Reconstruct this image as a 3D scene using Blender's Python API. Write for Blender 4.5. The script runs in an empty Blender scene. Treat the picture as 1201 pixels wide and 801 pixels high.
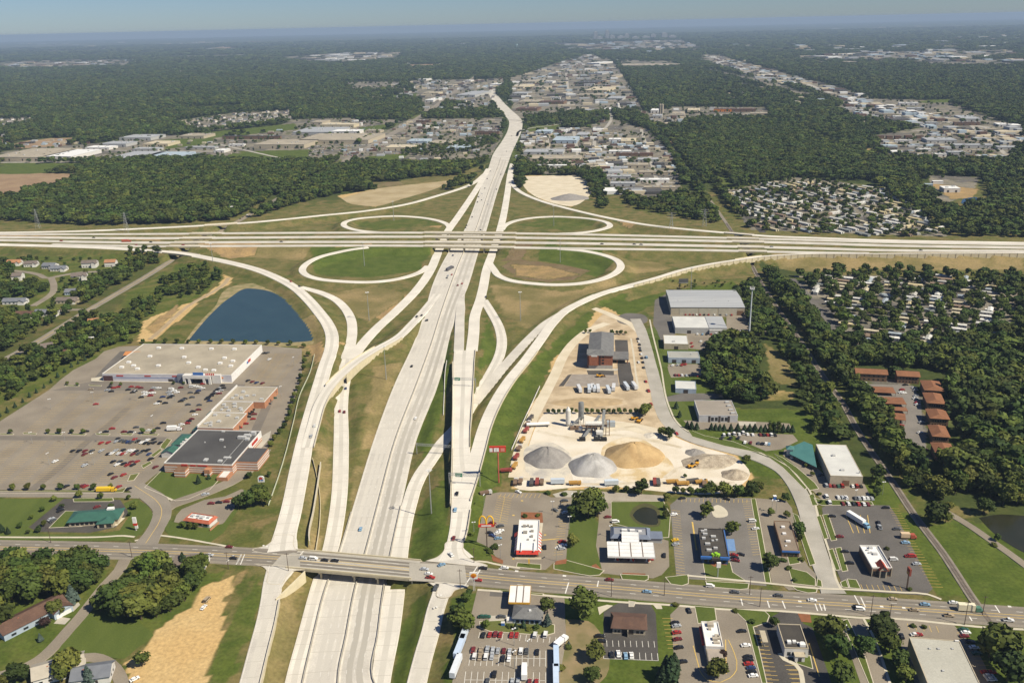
import bpy, bmesh, math, random
import numpy as np
from mathutils import Vector, Matrix
random.seed(7); rng = np.random.default_rng(7)
S = bpy.context.scene; C = S.collection
R = math.radians
# ---------------------------------------------------------------- camera
PW, PH, FOC = 1201.0, 801.0, 1050.0
TH = math.atan(372.0/FOC); RO = math.atan(0.0225); HC = 283.0
Fw = Vector((0, math.cos(TH), -math.sin(TH))); R0 = Vector((1, 0, 0)); U0 = Vector((0, math.sin(TH), math.cos(TH)))
CR = R0*math.cos(RO) - U0*math.sin(RO); CU = R0*math.sin(RO) + U0*math.cos(RO)
cam = bpy.data.objects.new('camera', bpy.data.cameras.new('camera')); C.objects.link(cam)
M = Matrix((CR, CU, -Fw)).transposed().to_4x4(); M.translation = (0, 0, HC); cam.matrix_world = M
cam.data.sensor_width = 36; cam.data.lens = FOC*36/PW; cam.data.clip_start = 1; cam.data.clip_end = 120000
S.camera = cam
# ---------------------------------------------------------------- light
SUN_EL, SUN_AZ = 48.0, 119.0      # azimuth measured clockwise from +Y (the viewing direction)
w = bpy.data.worlds.new('World'); S.world = w; w.use_nodes = True
nt = w.node_tree; bg = nt.nodes['Background']; sky = nt.nodes.new('ShaderNodeTexSky')
sky.sky_type = 'NISHITA'; sky.sun_disc = False; sky.sun_elevation = R(SUN_EL); sky.sun_rotation = R(SUN_AZ)
sky.altitude = 300; sky.air_density = 0.9; sky.dust_density = 0.2; sky.ozone_density = 4.0
tint = nt.nodes.new('ShaderNodeMix'); tint.data_type = 'RGBA'; tint.blend_type = 'MULTIPLY'; tint.inputs[0].default_value = 1; tint.inputs[7].default_value = (.62,.74,.96,1)
nt.links.new(sky.outputs[0], tint.inputs[6]); nt.links.new(tint.outputs[2], bg.inputs[0]); bg.inputs[1].default_value = 0.062
sl = bpy.data.lights.new('sun', 'SUN'); sl.energy = 5.0; sl.angle = R(0.5); sl.color = (1.0, 0.91, 0.74)
so = bpy.data.objects.new('sun', sl); C.objects.link(so)
sd = Vector((math.sin(R(SUN_AZ))*math.cos(R(SUN_EL)), math.cos(R(SUN_AZ))*math.cos(R(SUN_EL)), math.sin(R(SUN_EL))))
so.rotation_euler = sd.to_track_quat('Z', 'Y').to_euler(); so.location = (0, 600, 600)
S.view_settings.view_transform = 'Standard'; S.view_settings.look = 'None'
S.view_settings.exposure = 0.4; S.view_settings.gamma = 1.0; S.view_settings.use_curve_mapping = False
S.render.engine = 'CYCLES'; S.cycles.use_denoising = True; S.cycles.max_bounces = 4; S.cycles.diffuse_bounces = 2
S.cycles.glossy_bounces = 2; S.cycles.transmission_bounces = 2; S.cycles.volume_bounces = 0; S.cycles.caustics_reflective = False
S.cycles.caustics_refractive = False
# ---------------------------------------------------------------- photo point -> place on the ground (height z)
cr_, sr_, ct_, st_ = math.cos(RO), math.sin(RO), math.cos(TH), math.sin(TH)
def at(px, py, z=0.0):
    u, v = px - PW/2, py - PH/2
    u, v = u*cr_ - v*sr_, v*cr_ + u*sr_
    f = ct_*FOC - v*st_; up = -st_*FOC - v*ct_
    t = (z - HC)/min(up, -6.0)
    return Vector((u*t, f*t, z))
def atn(P, z=0.0):
    P = np.asarray(P, float); u = P[:, 0]-PW/2; v = P[:, 1]-PH/2
    u, v = u*cr_ - v*sr_, v*cr_ + u*sr_
    f = ct_*FOC - v*st_; up = np.minimum(-st_*FOC - v*ct_, -6.0); t = (z-HC)/up
    return np.stack([u*t, f*t], 1)
def proj(x, y, z=0.0):
    d = y*ct_ - (z-HC)*st_; up = y*st_ + (z-HC)*ct_
    u = x/d*FOC; v = -up/d*FOC
    return np.stack([u*cr_ + v*sr_ + PW/2, v*cr_ - u*sr_ + PH/2], -1)
# ---------------------------------------------------------------- materials
MAT = {}
def mat(name, c1, c2=None, scale=0.4, rough=0.8, metal=0.0, detail=4.0, contrast=(0.35, 0.65), rnd=0.0, stretch=None, objcol=False, spec=0.3, bump=0.0, fine=0.0):
    if name in MAT: return MAT[name]
    m = bpy.data.materials.new(name); m.use_nodes = True; MAT[name] = m
    n = m.node_tree.nodes; l = m.node_tree.links; b = n['Principled BSDF']
    b.inputs['Roughness'].default_value = rough; b.inputs['Metallic'].default_value = metal
    b.inputs['Specular IOR Level'].default_value = spec
    c2 = c2 or tuple(v*0.86 for v in c1)
    g = n.new('ShaderNodeNewGeometry'); pos = g.outputs['Position']
    if stretch:
        mp = n.new('ShaderNodeMapping'); mp.inputs['Rotation'].default_value = (0, 0, stretch[2]); mp.inputs['Scale'].default_value = (stretch[0], stretch[1], 1)
        l.new(pos, mp.inputs[0]); pos = mp.outputs[0]
    t = n.new('ShaderNodeTexNoise'); t.inputs['Scale'].default_value = scale; t.inputs['Detail'].default_value = detail
    l.new(pos, t.inputs['Vector'])
    r = n.new('ShaderNodeMapRange'); r.inputs[1].default_value, r.inputs[2].default_value = contrast; l.new(t.outputs[0], r.inputs[0])
    mx = n.new('ShaderNodeMix'); mx.data_type = 'RGBA'; l.new(r.outputs[0], mx.inputs[0])
    mx.inputs[6].default_value = (*c1, 1); mx.inputs[7].default_value = (*c2, 1); out = mx.outputs[2]
    if objcol:
        oi = n.new('ShaderNodeObjectInfo'); ml = n.new('ShaderNodeMix'); ml.data_type = 'RGBA'; ml.blend_type = 'MULTIPLY'; ml.inputs[0].default_value = 1
        l.new(out, ml.inputs[6]); l.new(oi.outputs['Color'], ml.inputs[7]); out = ml.outputs[2]
    if rnd:
        oi = n.new('ShaderNodeObjectInfo'); hs = n.new('ShaderNodeHueSaturation')
        a = n.new('ShaderNodeMapRange'); a.inputs[3].default_value = 1-rnd; a.inputs[4].default_value = 1+rnd; l.new(oi.outputs['Random'], a.inputs[0]); l.new(a.outputs[0], hs.inputs['Value'])
        w2 = n.new('ShaderNodeTexWhiteNoise'); w2.noise_dimensions = '1D'; l.new(oi.outputs['Random'], w2.inputs['W'])
        a = n.new('ShaderNodeMapRange'); a.inputs[3].default_value = 0.5-rnd*0.06; a.inputs[4].default_value = 0.5+rnd*0.06; l.new(w2.outputs[0], a.inputs[0]); l.new(a.outputs[0], hs.inputs['Hue'])
        l.new(out, hs.inputs['Color']); out = hs.outputs[0]
    if fine:
        t2 = n.new('ShaderNodeTexNoise'); t2.inputs['Scale'].default_value = 1.3; t2.inputs['Detail'].default_value = 2; l.new(g.outputs['Position'], t2.inputs['Vector'])
        r2 = n.new('ShaderNodeMapRange'); r2.inputs[1].default_value = .3; r2.inputs[2].default_value = .7; r2.inputs[3].default_value = 1-fine; r2.inputs[4].default_value = 1+fine; l.new(t2.outputs[0], r2.inputs[0])
        hv = n.new('ShaderNodeHueSaturation'); l.new(r2.outputs[0], hv.inputs['Value']); l.new(out, hv.inputs['Color']); out = hv.outputs[0]
    l.new(out, b.inputs['Base Color'])
    if bump:
        bp = n.new('ShaderNodeBump'); bp.inputs['Strength'].default_value = bump; l.new(t.outputs[0], bp.inputs['Height']); l.new(bp.outputs[0], b.inputs['Normal'])
    return m
# ---------------------------------------------------------------- mesh helpers
class MB:
    def __init__(s): s.v = []; s.f = []; s.m = []; s.k = 0
    def add(s, vs, fs, k=None):
        o = len(s.v); s.v += [tuple(p) for p in vs]; s.f += [tuple(i+o for i in f) for f in fs]; s.m += [s.k if k is None else k]*len(fs); return s
    def box(s, x0, x1, y0, y1, z0, z1, k=None):
        return s.add([(x0,y0,z0),(x1,y0,z0),(x1,y1,z0),(x0,y1,z0),(x0,y0,z1),(x1,y0,z1),(x1,y1,z1),(x0,y1,z1)],
                     [(0,3,2,1),(4,5,6,7),(0,1,5,4),(1,2,6,5),(2,3,7,6),(3,0,4,7)], k)
    def quad(s, a, b, c, d, k=None): return s.add([a, b, c, d], [(0,1,2,3)], k)
    def prism(s, poly, z0, z1, k=None, ktop=None):
        n = len(poly); vs = [(p[0], p[1], z0) for p in poly] + [(p[0], p[1], z1) for p in poly]
        ar = sum(poly[i][0]*poly[(i+1)%n][1]-poly[(i+1)%n][0]*poly[i][1] for i in range(n))
        if ar < 0: poly = poly[::-1]; return s.prism(poly, z0, z1, k, ktop)
        s.add(vs, [(i, (i+1)%n, n+(i+1)%n, n+i) for i in range(n)], k)
        s.add([(p[0], p[1], z1) for p in poly], [tuple(range(n))], k if ktop is None else ktop); return s
    def cyl(s, x, y, z0, z1, r, r2=None, n=10, k=None):
        r2 = r if r2 is None else r2
        vs = [(x+r*math.cos(2*math.pi*i/n), y+r*math.sin(2*math.pi*i/n), z0) for i in range(n)] + [(x+r2*math.cos(2*math.pi*i/n), y+r2*math.sin(2*math.pi*i/n), z1) for i in range(n)]
        return s.add(vs, [(i, (i+1)%n, n+(i+1)%n, n+i) for i in range(n)] + [tuple(range(n, 2*n)), tuple(range(n-1, -1, -1))], k)
    def bar(s, p, q, r, k=None, n=6, r2=None):
        p, q = Vector(p), Vector(q); d = (q-p).normalized(); a = d.orthogonal().normalized(); b = d.cross(a); r2 = r if r2 is None else r2
        ring = lambda c, rr: [c + a*rr*math.cos(2*math.pi*i/n) + b*rr*math.sin(2*math.pi*i/n) for i in range(n)]
        return s.add(ring(p, r)+ring(q, r2), [(i, (i+1)%n, n+(i+1)%n, n+i) for i in range(n)]+[tuple(range(n, 2*n)), tuple(range(n-1, -1, -1))], k)
    def build(s, name, mats, parent=None, smooth=False):
        me = bpy.data.meshes.new(name); me.from_pydata(s.v, [], s.f)
        for m in (mats if isinstance(mats, (list, tuple)) else [mats]): me.materials.append(m)
        me.polygons.foreach_set('material_index', s.m)
        if smooth: me.polygons.foreach_set('use_smooth', [True]*len(s.f))
        me.update(); return link(name, me, parent)
def link(name, me, parent=None):
    o = bpy.data.objects.new(name, me); C.objects.link(o)
    if parent is not None: o.parent = parent
    return o
def tag(o, label=None, cat=None, group=None, kind=None):
    if label: o['label'] = label
    if cat: o['category'] = cat
    if group: o['group'] = group
    if kind: o['kind'] = kind
    return o
def empty(name, loc=(0,0,0), rz=0.0, label=None, cat=None, group=None):
    o = bpy.data.objects.new(name, None); C.objects.link(o); o.location = loc; o.rotation_euler = (0, 0, rz); o.empty_display_size = 1
    return tag(o, label, cat, group)
def copy_tree(o, parent=None):
    c = o.copy(); C.objects.link(c); c.parent = parent
    for ch in o.children: copy_tree(ch, c)
    return c
# spline through points (any dimension)
def spline(P, step):
    P = np.asarray(P, float); n = len(P)
    if n < 2: return P
    E = np.vstack([2*P[0]-P[1], P, 2*P[-1]-P[-2]]); out = []
    for i in range(n-1):
        p0, p1, p2, p3 = E[i], E[i+1], E[i+2], E[i+3]
        L = max(np.linalg.norm((p2-p1)[:2]), 1e-6); k = max(1, int(math.ceil(L/step)))
        # centripetal-ish: limit tangents by chord length
        l0 = max(np.linalg.norm((p1-p0)[:2]), 1e-6); l2 = max(np.linalg.norm((p3-p2)[:2]), 1e-6)
        m1 = ((p1-p0)/l0*L + (p2-p1)/L*l0)/(l0+L)*L; m2 = ((p2-p1)/L*l2 + (p3-p2)/l2*L)/(L+l2)*L
        t = np.linspace(0, 1, k, endpoint=False)[:, None]
        out.append((2*t**3-3*t**2+1)*p1 + (t**3-2*t**2+t)*m1 + (-2*t**3+3*t**2)*p2 + (t**3-t**2)*m2)
    out.append(P[-1:]); return np.vstack(out)
def inpoly(X, Y, poly):
    poly = np.asarray(poly, float); ins = np.zeros(X.shape, bool); n = len(poly); j = n-1
    for i in range(n):
        xi, yi, xj, yj = poly[i, 0], poly[i, 1], poly[j, 0], poly[j, 1]
        with np.errstate(divide='ignore', invalid='ignore'):
            ins ^= ((yi > Y) != (yj > Y)) & (X < (xj-xi)*(Y-yi)/(yj-yi+1e-12)+xi)
        j = i
    return ins
# ================================================================ materials of the setting
CONC = mat('road_concrete', (0.58,0.545,0.475), (0.47,0.44,0.385), scale=0.05, rough=0.9, fine=0.07)
CONCW = mat('new_concrete', (0.68,0.64,0.56), (0.58,0.545,0.475), scale=0.05, rough=0.9, fine=0.05)
CONCO = mat('worn_concrete', (0.43,0.405,0.35), (0.34,0.315,0.27), scale=0.06, rough=0.9, fine=0.08)
STREET = mat('street_concrete', (0.40,0.375,0.325), (0.32,0.30,0.255), scale=0.07, rough=0.9, fine=0.06)
BASE_ASPH = mat('weathered_asphalt', (0.255,0.225,0.18), (0.21,0.185,0.15), scale=0.06, rough=0.92, fine=0.09)
LOTASPH = mat('lot_asphalt', (0.255,0.220,0.170), (0.205,0.175,0.135), scale=0.05, rough=0.92, fine=0.09)
DARKASPH = mat('dark_asphalt', (0.085,0.078,0.07), (0.062,0.057,0.052), scale=0.07, rough=0.9, fine=0.15)
MIDASPH = mat('mid_asphalt', (0.15,0.138,0.122), (0.115,0.106,0.095), scale=0.07, rough=0.9, fine=0.12)
KERB = mat('kerb_concrete', (0.56,0.51,0.40), (0.48,0.43,0.34), scale=0.3, rough=0.9)
WALLC = mat('wall_concrete', (0.60,0.53,0.36), (0.52,0.455,0.31), scale=0.2, rough=0.9)
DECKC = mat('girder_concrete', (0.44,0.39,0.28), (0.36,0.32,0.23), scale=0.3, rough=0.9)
WHITEP = mat('white_road_paint', (0.72,0.70,0.64), rough=0.8)
YELP = mat('yellow_road_paint', (0.62,0.43,0.12), rough=0.8)
STAIN = mat('tyre_darkened_concrete', (0.45,0.42,0.36), (0.37,0.345,0.295), scale=0.03, rough=0.9, stretch=(1,.15,0))
GREY = mat('galvanised_steel', (0.42,0.43,0.42), rough=0.5, metal=0.5)
# ================================================================ roads: pixel centre lines (x, y, height) and width in metres
FZ = 7.5
ROADS = {}
def road(key, name, pts, w, m=CONC, br=(), up=0.10, edges=False, step=7.0, infl=True, bry=()):
    """pts: (px,py,z[,w]) centre points, or with edges=True (xl,xr,y,z)"""
    if edges:
        L = np.array([[*at(a, y, z)] for a, b, y, z in pts]); Rr = np.array([[*at(b, y, z)] for a, b, y, z in pts])
        D = np.hstack([(L+Rr)/2, np.linalg.norm((L-Rr)[:, :2], axis=1)[:, None]])
    else:
        D = np.array([[*at(p[0], p[1], p[2]), p[3] if len(p) > 3 else w] for p in pts])
    D = spline(D, step); t = np.gradient(D[:, :2], axis=0); t /= np.linalg.norm(t, axis=1)[:, None] + 1e-9
    nrm = np.stack([-t[:, 1], t[:, 0]], 1)
    px = proj(D[:, 0], D[:, 1], D[:, 2])[:, 0]
    isb = np.zeros(len(D), bool)
    for a, b in br: isb |= (px > a) & (px < b)
    py = proj(D[:, 0], D[:, 1], D[:, 2])[:, 1]
    for a, b in bry: isb |= (py > a) & (py < b)
    ROADS[key] = dict(name=name, D=D, t=t, n=nrm, px=px, py=py, isb=isb, m=m, up=up, br=br, infl=infl)
# main expressway and its ramps
road('main', 'expressway', [(352,441,815,-6.5),(355,436.5,801,-6.5),(368,443,745,-6.5),(382,450,690,-6.5),(397,458,650,-6.5),(416,471.5,588,-5.5),(437,487,520,-4),(463,514,450,-2),(484,526,405,-.6),(497,535,370,0),(507,549,335,0),(526,561,296,0),(544,570,271,0),(553,576,250,0),(564,585,220,0),(573,594,197,0),(579,600,180,0),(588,606,167,0),(596,612,152,0),(597,612,142,0),(586,600,130,0),(579,590,120,0),(574.5,584,113,0)], 30, edges=True)
road('mainb', 'expressway', [(588,124,0),(581,116,0),(577.5,110,0),(577.5,106.5,0),(583,103.5,0),(593,101.4,0),(606,100,0),(626,98.6,0)], 30, up=.12)
road('auxl', 'ramp', [(331,354.5,815,-6.5),(334,355,801,-6.5),(349,368,745,-6.5),(364,381.5,690,-6.5),(378,396,645,-6),(387,405,597,-5),(391.5,408.6,520,-3),(393,408,470,-1.5),(396,411,445,-1.2),(399,415,425,-1),(403,418,406,-.5)], 9, edges=True, m=CONCW, up=.12)
road('rampa', 'ramp', [(352,337,3.2),(375,343,2.4),(392,350.5,1.6),(404,361,1),(411,373,.5),(413,390,0),(411,404,-.4),(407,420,-.8)], 9.5, m=CONCW, up=.14)
road('rampb', 'ramp', [(573,198,0),(562,217,0),(549,237,0),(536,256,0),(524,273,0),(513,298,0),(503,320,0),(487,342,0),(463,366,0),(440,387,0),(424,405,-.4),(413,421,-.8)], 11, m=CONCW, up=.13)
road('fly', 'flyover', [(513,345,0),(505,355,.1),(495,367,1),(483,380,3),(466,396,5),(440,410.5,6),(420,423,6),(403,437,6),(386,455,5.4),(375,474,4.4),(367,500,3),(360,525,1.8)], 9, m=CONCW, br=((392,441),), up=.2)
road('rampd', 'ramp', [(-90,284,7.5),(0,287,7.5),(60,288.5,7.5),(120,290.5,7.5),(175,294,7.5),(217,298,7.5),(250,304,7.2),(280,310.5,6.4),(300,316,5.8),(325,326,5),(345,337,4.4),(362,352,4),(374,366,3.8),(383,378,3.6),(389,392,3.4),(388,410,3.4),(382,428,3.4),(375,452,3.4),(367,480,3),(359,510,2.2),(351,550,1,13),(341,600,.2,13),(333,632,0,14),(331,646,0,17)], 12, m=CONCW, br=((197,226),), up=.16)
road('cdr', 'collector_road', [(601,192,0),(598,205,0),(595,227,0),(590,255,0),(586,271,0),(577.5,297,0),(571,315,0),(566,340,0),(563,352,0),(557,370,.6),(555.5,390,2.2),(553,412,3.6)], 10.5, m=CONCW, up=.12)
road('onra', 'ramp', [(548,322,0,.6),(544.5,338,0,2.5),(541.5,352,.05,6),(540.3,362,.3,9),(539.5,370,.8),(538.8,390,2.2),(538,412,3.6)], 9, m=CONC, up=.14)
road('ramps', 'elevated_ramp', [(533,557,411,3.7),(532,556,422,4.2),(532,554.5,450,5),(532,552.5,480,5.2),(531.5,551,505,5),(531.5,550.5,520,4.5),(531.3,551.5,535,3.8),(531,554,548,3.2),(530.5,557,562,2.6),(529.5,552,592,1.3),(528.5,549,612,.5),(526,546,628,.1),(523,542,640,0),(514,556,656,0)], 12, edges=True, m=CONCW, up=.16, bry=((450,520),))
road('rampe', 'ramp', [(567,352,0),(576,366,0),(586,386,-.3),(588.5,400,-.6),(586,416,-.8),(578,433,-1.0),(566,453,-1.2),(553,475,-1.5),(538,498,-2),(518,520,-2.6),(506,538,-3.2),(494,555,-3.9),(486.5,570,-4.5),(481,588,-5),(476,606,-5.5),(470,640,-6.2),(463,690,-6.5,11),(456,740,-6.5,11),(446,801,-6.5,9),(444,816,-6.5,9)], 9.5, m=CONCW, up=.12)
road('rampg', 'ramp', [(1290,296.5,7.5),(1201,297.5,7.5),(1020,298.3,7.5),(933,299,7.5),(890,302,7.5),(865,305.5,7.3),(833,310.5,6.6),(800,317.5,6),(772,326,5.4),(735,336,4.6),(710,343,4.1),(685,353,3.6),(665,363,3.2),(649,378,3),(632,401,3),(616,423,3.2),(598,445,3.4),(580,474,3.6),(567,505,3.9),(561,527,3.9),(556,545,3.3),(550,565,2.5),(545.5,582,1.75,8),(541.5,600,1.0,5)], 9.5, m=CONCW, br=((866,894),), up=.17)
road('rampe2', 'ramp', [(700,346,3.9),(680,355,3.3),(660,367,2.6),(642,378,2.0),(622,396,1.2),(605,414,.5),(590,431,0),(577,447,-.6),(566,460,-1),(555,473,-1.35)], 9.5, m=CONC, up=.13)
road('ramph', 'ramp', [(600,205,0),(600.5,215,.2),(610,225,.8),(635,236,2),(667,245,3.2),(710,255,4.6),(760,264,6),(810,269.5,7.2),(850,273,7.5),(900,277,7.5),(960,279.3,7.5),(1020,281.5,7.5),(1200,285,7.5),(1300,287,7.5)], 8.5, m=CONCW, br=((852,880),), up=.15)
road('rampk', 'ramp', [(570,203,0),(550,217.5,.4),(512,230,1.5),(475,240,2.8),(425,248,4.6),(375,253,6),(337,257,7),(300,260.5,7.5),(245,264.2,7.5),(175,267.8,7.5),(100,271,7.5),(0,273,7.5),(-80,274,7.5)], 9, m=CONCW, br=((243,276),), up=.15)
fl = lambda L: [(x, y, FZ) for x, y in L]
road('fwya', 'freeway', fl([(-90,274.5),(0,275),(100,274.8),(180,274.5),(300,273.5),(480,273),(640,274.3),(840,278.8),(960,282),(1020,283.6),(1200,287),(1300,289)]), 9.5, m=CONC, br=((224,258),(500,602),(856,886)), up=.18)
road('fwyb', 'freeway', fl([(-90,278),(0,278.3),(100,279.2),(180,279.5),(300,278.7),(480,277.7),(640,279.3),(840,282.7),(960,285.6),(1020,287.5),(1200,290.5),(1300,292)]), 11.5, m=CONC, br=((216,250),(499,601),(860,890)), up=.18)
road('fwyc', 'freeway', fl([(-90,281.5),(0,281.8),(100,283.8),(180,284.7),(300,284),(480,284),(640,285),(840,288.7),(960,291.5),(1020,293.2),(1200,294.7),(1300,296)]), 11.5, m=CONC, br=((206,242),(498,600),(865,895)), up=.18)
road('fwyd', 'freeway', fl([(60,286.8),(100,287.7),(180,288.8),(300,288.5),(480,288.3),(640,291),(840,293.8),(960,296.4),(1020,297.3)]), 9.5, m=CONC, br=((198,234),(498,599),(868,897)), up=.19)
road('loopa', 'loop_ramp', [(432,290.3,7.4),(414,292.5,7.2),(396,296,6.7),(375,301.5,5.8),(360,309,4.9),(354.5,316,4.1),(359,322.5,3.4),(374,327.3,2.7),(400,330,2),(430,331,1.4),(455,329.2,.9),(475,325.3,.5),(494,318.5,.1),(502,312,0)], 8.5, m=CONCW, up=.2)
road('loopb', 'loop_ramp', [(446,272.8,7.4),(428,271.5,7.1),(411,268.3,6.2),(403,264,5.2),(406,260,4.4),(417,257,3.5),(440,254.6,2.4),(462,253.6,1.6),(490,255,.8),(512,258.5,.3),(524,263,0),(528,268,0)], 8.5, m=CONCW, up=.2)
road('loopc', 'loop_ramp', [(574,309,0),(579,316,.1),(586,324,.3),(600,329.3,.8),(622,332.3,1.4),(652,334,2.2),(680,332.5,3.2),(705,327.5,4.2),(722,320,5),(728,312,5.6),(723,305,6.2),(707,299,6.8),(685,294.5,7.2),(655,291.8,7.45)], 9, m=CONCW, up=.2)
road('loopd', 'loop_ramp', [(588,270,0),(593,264,.1),(605,259,.5),(625,255.6,1.2),(647,254.3,2),(672,255,3),(697,257.5,4.2),(712,261.3,5.2),(715,265.5,6),(702,270,6.8),(680,273.2,7.3),(655,274.3,7.45)], 8.5, m=CONCW, up=.2)
road('rampr', 'ramp', [(331,664,0,17),(321,682,0,11),(316,705,0),(311,730,0),(303,760,0),(292.5,801,0),(288,818,0)], 9.3, m=CONC, up=.14)
road('ramprr', 'ramp', [(526,678,0,15),(519,692,-.1,10),(511,714,-.7),(505,740,-1.5),(499,760,-2.2),(489,799,-3.2),(485,816,-3.6)], 9, m=CONC, up=.14)
# streets
road('local', 'local_road', [(-60,641,0),(0,642.5,0),(120,645,0),(240,649.5,0),(330,654.5,0),(420,662,0),(516,671,0),(600,679.5,0),(708,688,0),(860,700.5,0),(1000,709.5,0),(1201,723.5,0),(1290,730,0)], 17, m=BASE_ASPH, br=((354,478),), up=.14)
road('drive', 'curving_street', [(745,374,0),(751,386,0),(756,402,0),(762.5,427,0),(769,452,0),(775,477,0),(783,494,0),(800,509,0),(825,519,0),(850,525.5,0),(875,532,0),(897,540,0),(918,551.5,0),(931,566,0),(940,582,0),(947,600,0),(953,627,0),(963,660,0),(972,683,0),(978,696,0,13)], 10.5, m=STREET, up=.13)
road('diag', 'diagonal_street', [(-50,443,0),(0,424,0),(26,410.5,0),(50,397,0),(74,382,0),(98,367,0),(117,356,0),(147,338.5,0),(175,322,0),(198,307.5,0),(240,283,0),(265,267.5,0),(282,258,0),(300,247.5,0),(350,219.5,0),(400,191.5,0,14),(450,163,0,20),(500,132.5,0,22),(533,107.5,0,20),(560,88,0,18)], 9, m=BASE_ASPH, up=.08)
road('entry', 'lot_entrance_street', [(166,645,0,16),(178,627,0),(188,610,0),(190,597,0),(183,586,0,13),(170,577,0,12),(158,569.5,0)], 11, m=BASE_ASPH, up=.125)
road('entryb', 'lot_entrance_street', [(186,603,0),(200,592,0),(215,586.5,0),(233,580.5,0),(252,573,0),(268,566,0),(288,553,0),(300,541,0),(310,527,0)], 9.5, m=LOTASPH, up=.12)
road('lotst', 'lot_street', [(-40,578.5,0),(0,579.2,0),(60,579.7,0),(130,580.2,0),(172,581,0)], 6.5, m=BASE_ASPH, up=.115)
road('reslane', 'residential_lane', [(146,656,0),(140,668,0),(124,685,0),(110,703,0),(95,722,0),(79,740,0),(62,759,0),(46,773,0),(30,782,0),(0,792,0),(-30,800,0)], 6.5, m=LOTASPH, up=.07)
road('track', 'frontage_road', [(146,815,0),(141,795,0),(134,783,0),(122,774,0),(108,770,0),(92,771,0)], 6, m=LOTASPH, up=.07)
road('rail', 'railway_ballast', [(652,55,0),(676,62,0),(706,72.5,0),(722,88,0),(735,105,0),(748,122,0),(758,138,0),(772,153,0),(789,174,0),(803,193,0),(820,215,0),(836,239,0),(856,268,0),(876,300,0),(893,332,0),(909,357,0),(924,379,0),(942,404,0),(957,428,0),(972,450,0),(988,472,0),(1003,499,0),(1017,522,0),(1034,546,0),(1052,573,0),(1074,606,0),(1089,626,0),(1105,647,0),(1121,671,0),(1141,702,0),(1164,733,0),(1184,763,0),(1203,789,0),(1222,815,0)], 4.8, m=mat('railway_ballast', (0.25,0.22,0.175), (0.19,0.165,0.135), scale=.2, rough=1), up=.06)
road('rightlane', 'park_lane', [(929,327,0),(936,333,0),(948,348,0),(960,362,0),(970,374,0),(980,388,0)], 7, m=MIDASPH, up=.07)
road('pondlane', 'gravel_lane', [(1096,589,0),(1110,600,0),(1122,607,0),(1140,618,0),(1160,632,0),(1180,646,0),(1215,672,0)], 5, m=LOTASPH, up=.07)
road('pondtrk', 'dirt_track', [(268,326,0),(262,334,0),(245,345,0),(222,358,0),(205,372,0),(190,386,0),(176,398,0)], 5, m=mat('track_dirt', (0.40,0.31,0.19), (0.33,0.25,0.15), scale=.1, rough=1), up=.07)
# far streets
road('fara', 'street', [(681,197,0),(700,196.5,0),(701,185,0),(697,170,0),(699,160,0),(712,148,0),(717,140,0),(714,130,0)], 9, m=STREET, up=.1)
road('farb', 'street', [(667,131,0),(667,115,0),(665.5,98,0),(664,86,0)], 12, m=STREET, up=.1)
road('farc', 'avenue', [(610,96,0),(634,90,0),(650,85.5,0),(668,78.5,0),(690,70,0),(700,64.5,0)], 16, m=STREET, up=.1)
road('fard', 'avenue', [(822,64,0),(845,70,0),(870,77,0),(900,86,0),(930,93,0),(960,104,0),(985,113,0),(1010,121,0),(1040,129,0),(1070,137,0),(1110,143,0),(1160,150,0)], 22, m=STREET, up=.1)
road('fare', 'side_road', [(530,141,0),(560,141.5,0),(590,141,0),(620,142,0),(668,143,0)], 8, m=STREET, up=.1)
road('farf', 'ramp', [(606,160,0),(612,153,0),(625,150,0),(650,147,0),(663,143.5,0)], 7, m=STREET, up=.1)
road('farg', 'ramp', [(582,150,0),(590,148,0),(578,143,0)], 7, m=STREET, up=.1)
road('transl', 'side_road', [(945,192,0),(980,172,0),(950,140,0)], 5, m=mat('grass_path', (0.13,0.15,0.06)), up=.06) if False else None
road('lefta', 'cul_de_sac_street', [(15,317.5,0),(30,319,0),(45,322,0),(57,326,0),(75,322.5,0),(95,319.5,0),(115,318.5,0),(130,316,0),(139,309,0)], 7, m=LOTASPH, up=.07)
road('leftb', 'cul_de_sac_street', [(60,326,0),(63,335,0),(60,345,0),(50,352,0),(38,359,0)], 7.5, m=LOTASPH, up=.075)
road('leftc', 'side_street', [(60,364,0),(80,363.5,0),(97,363,0)], 6, m=LOTASPH, up=.07)

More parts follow.
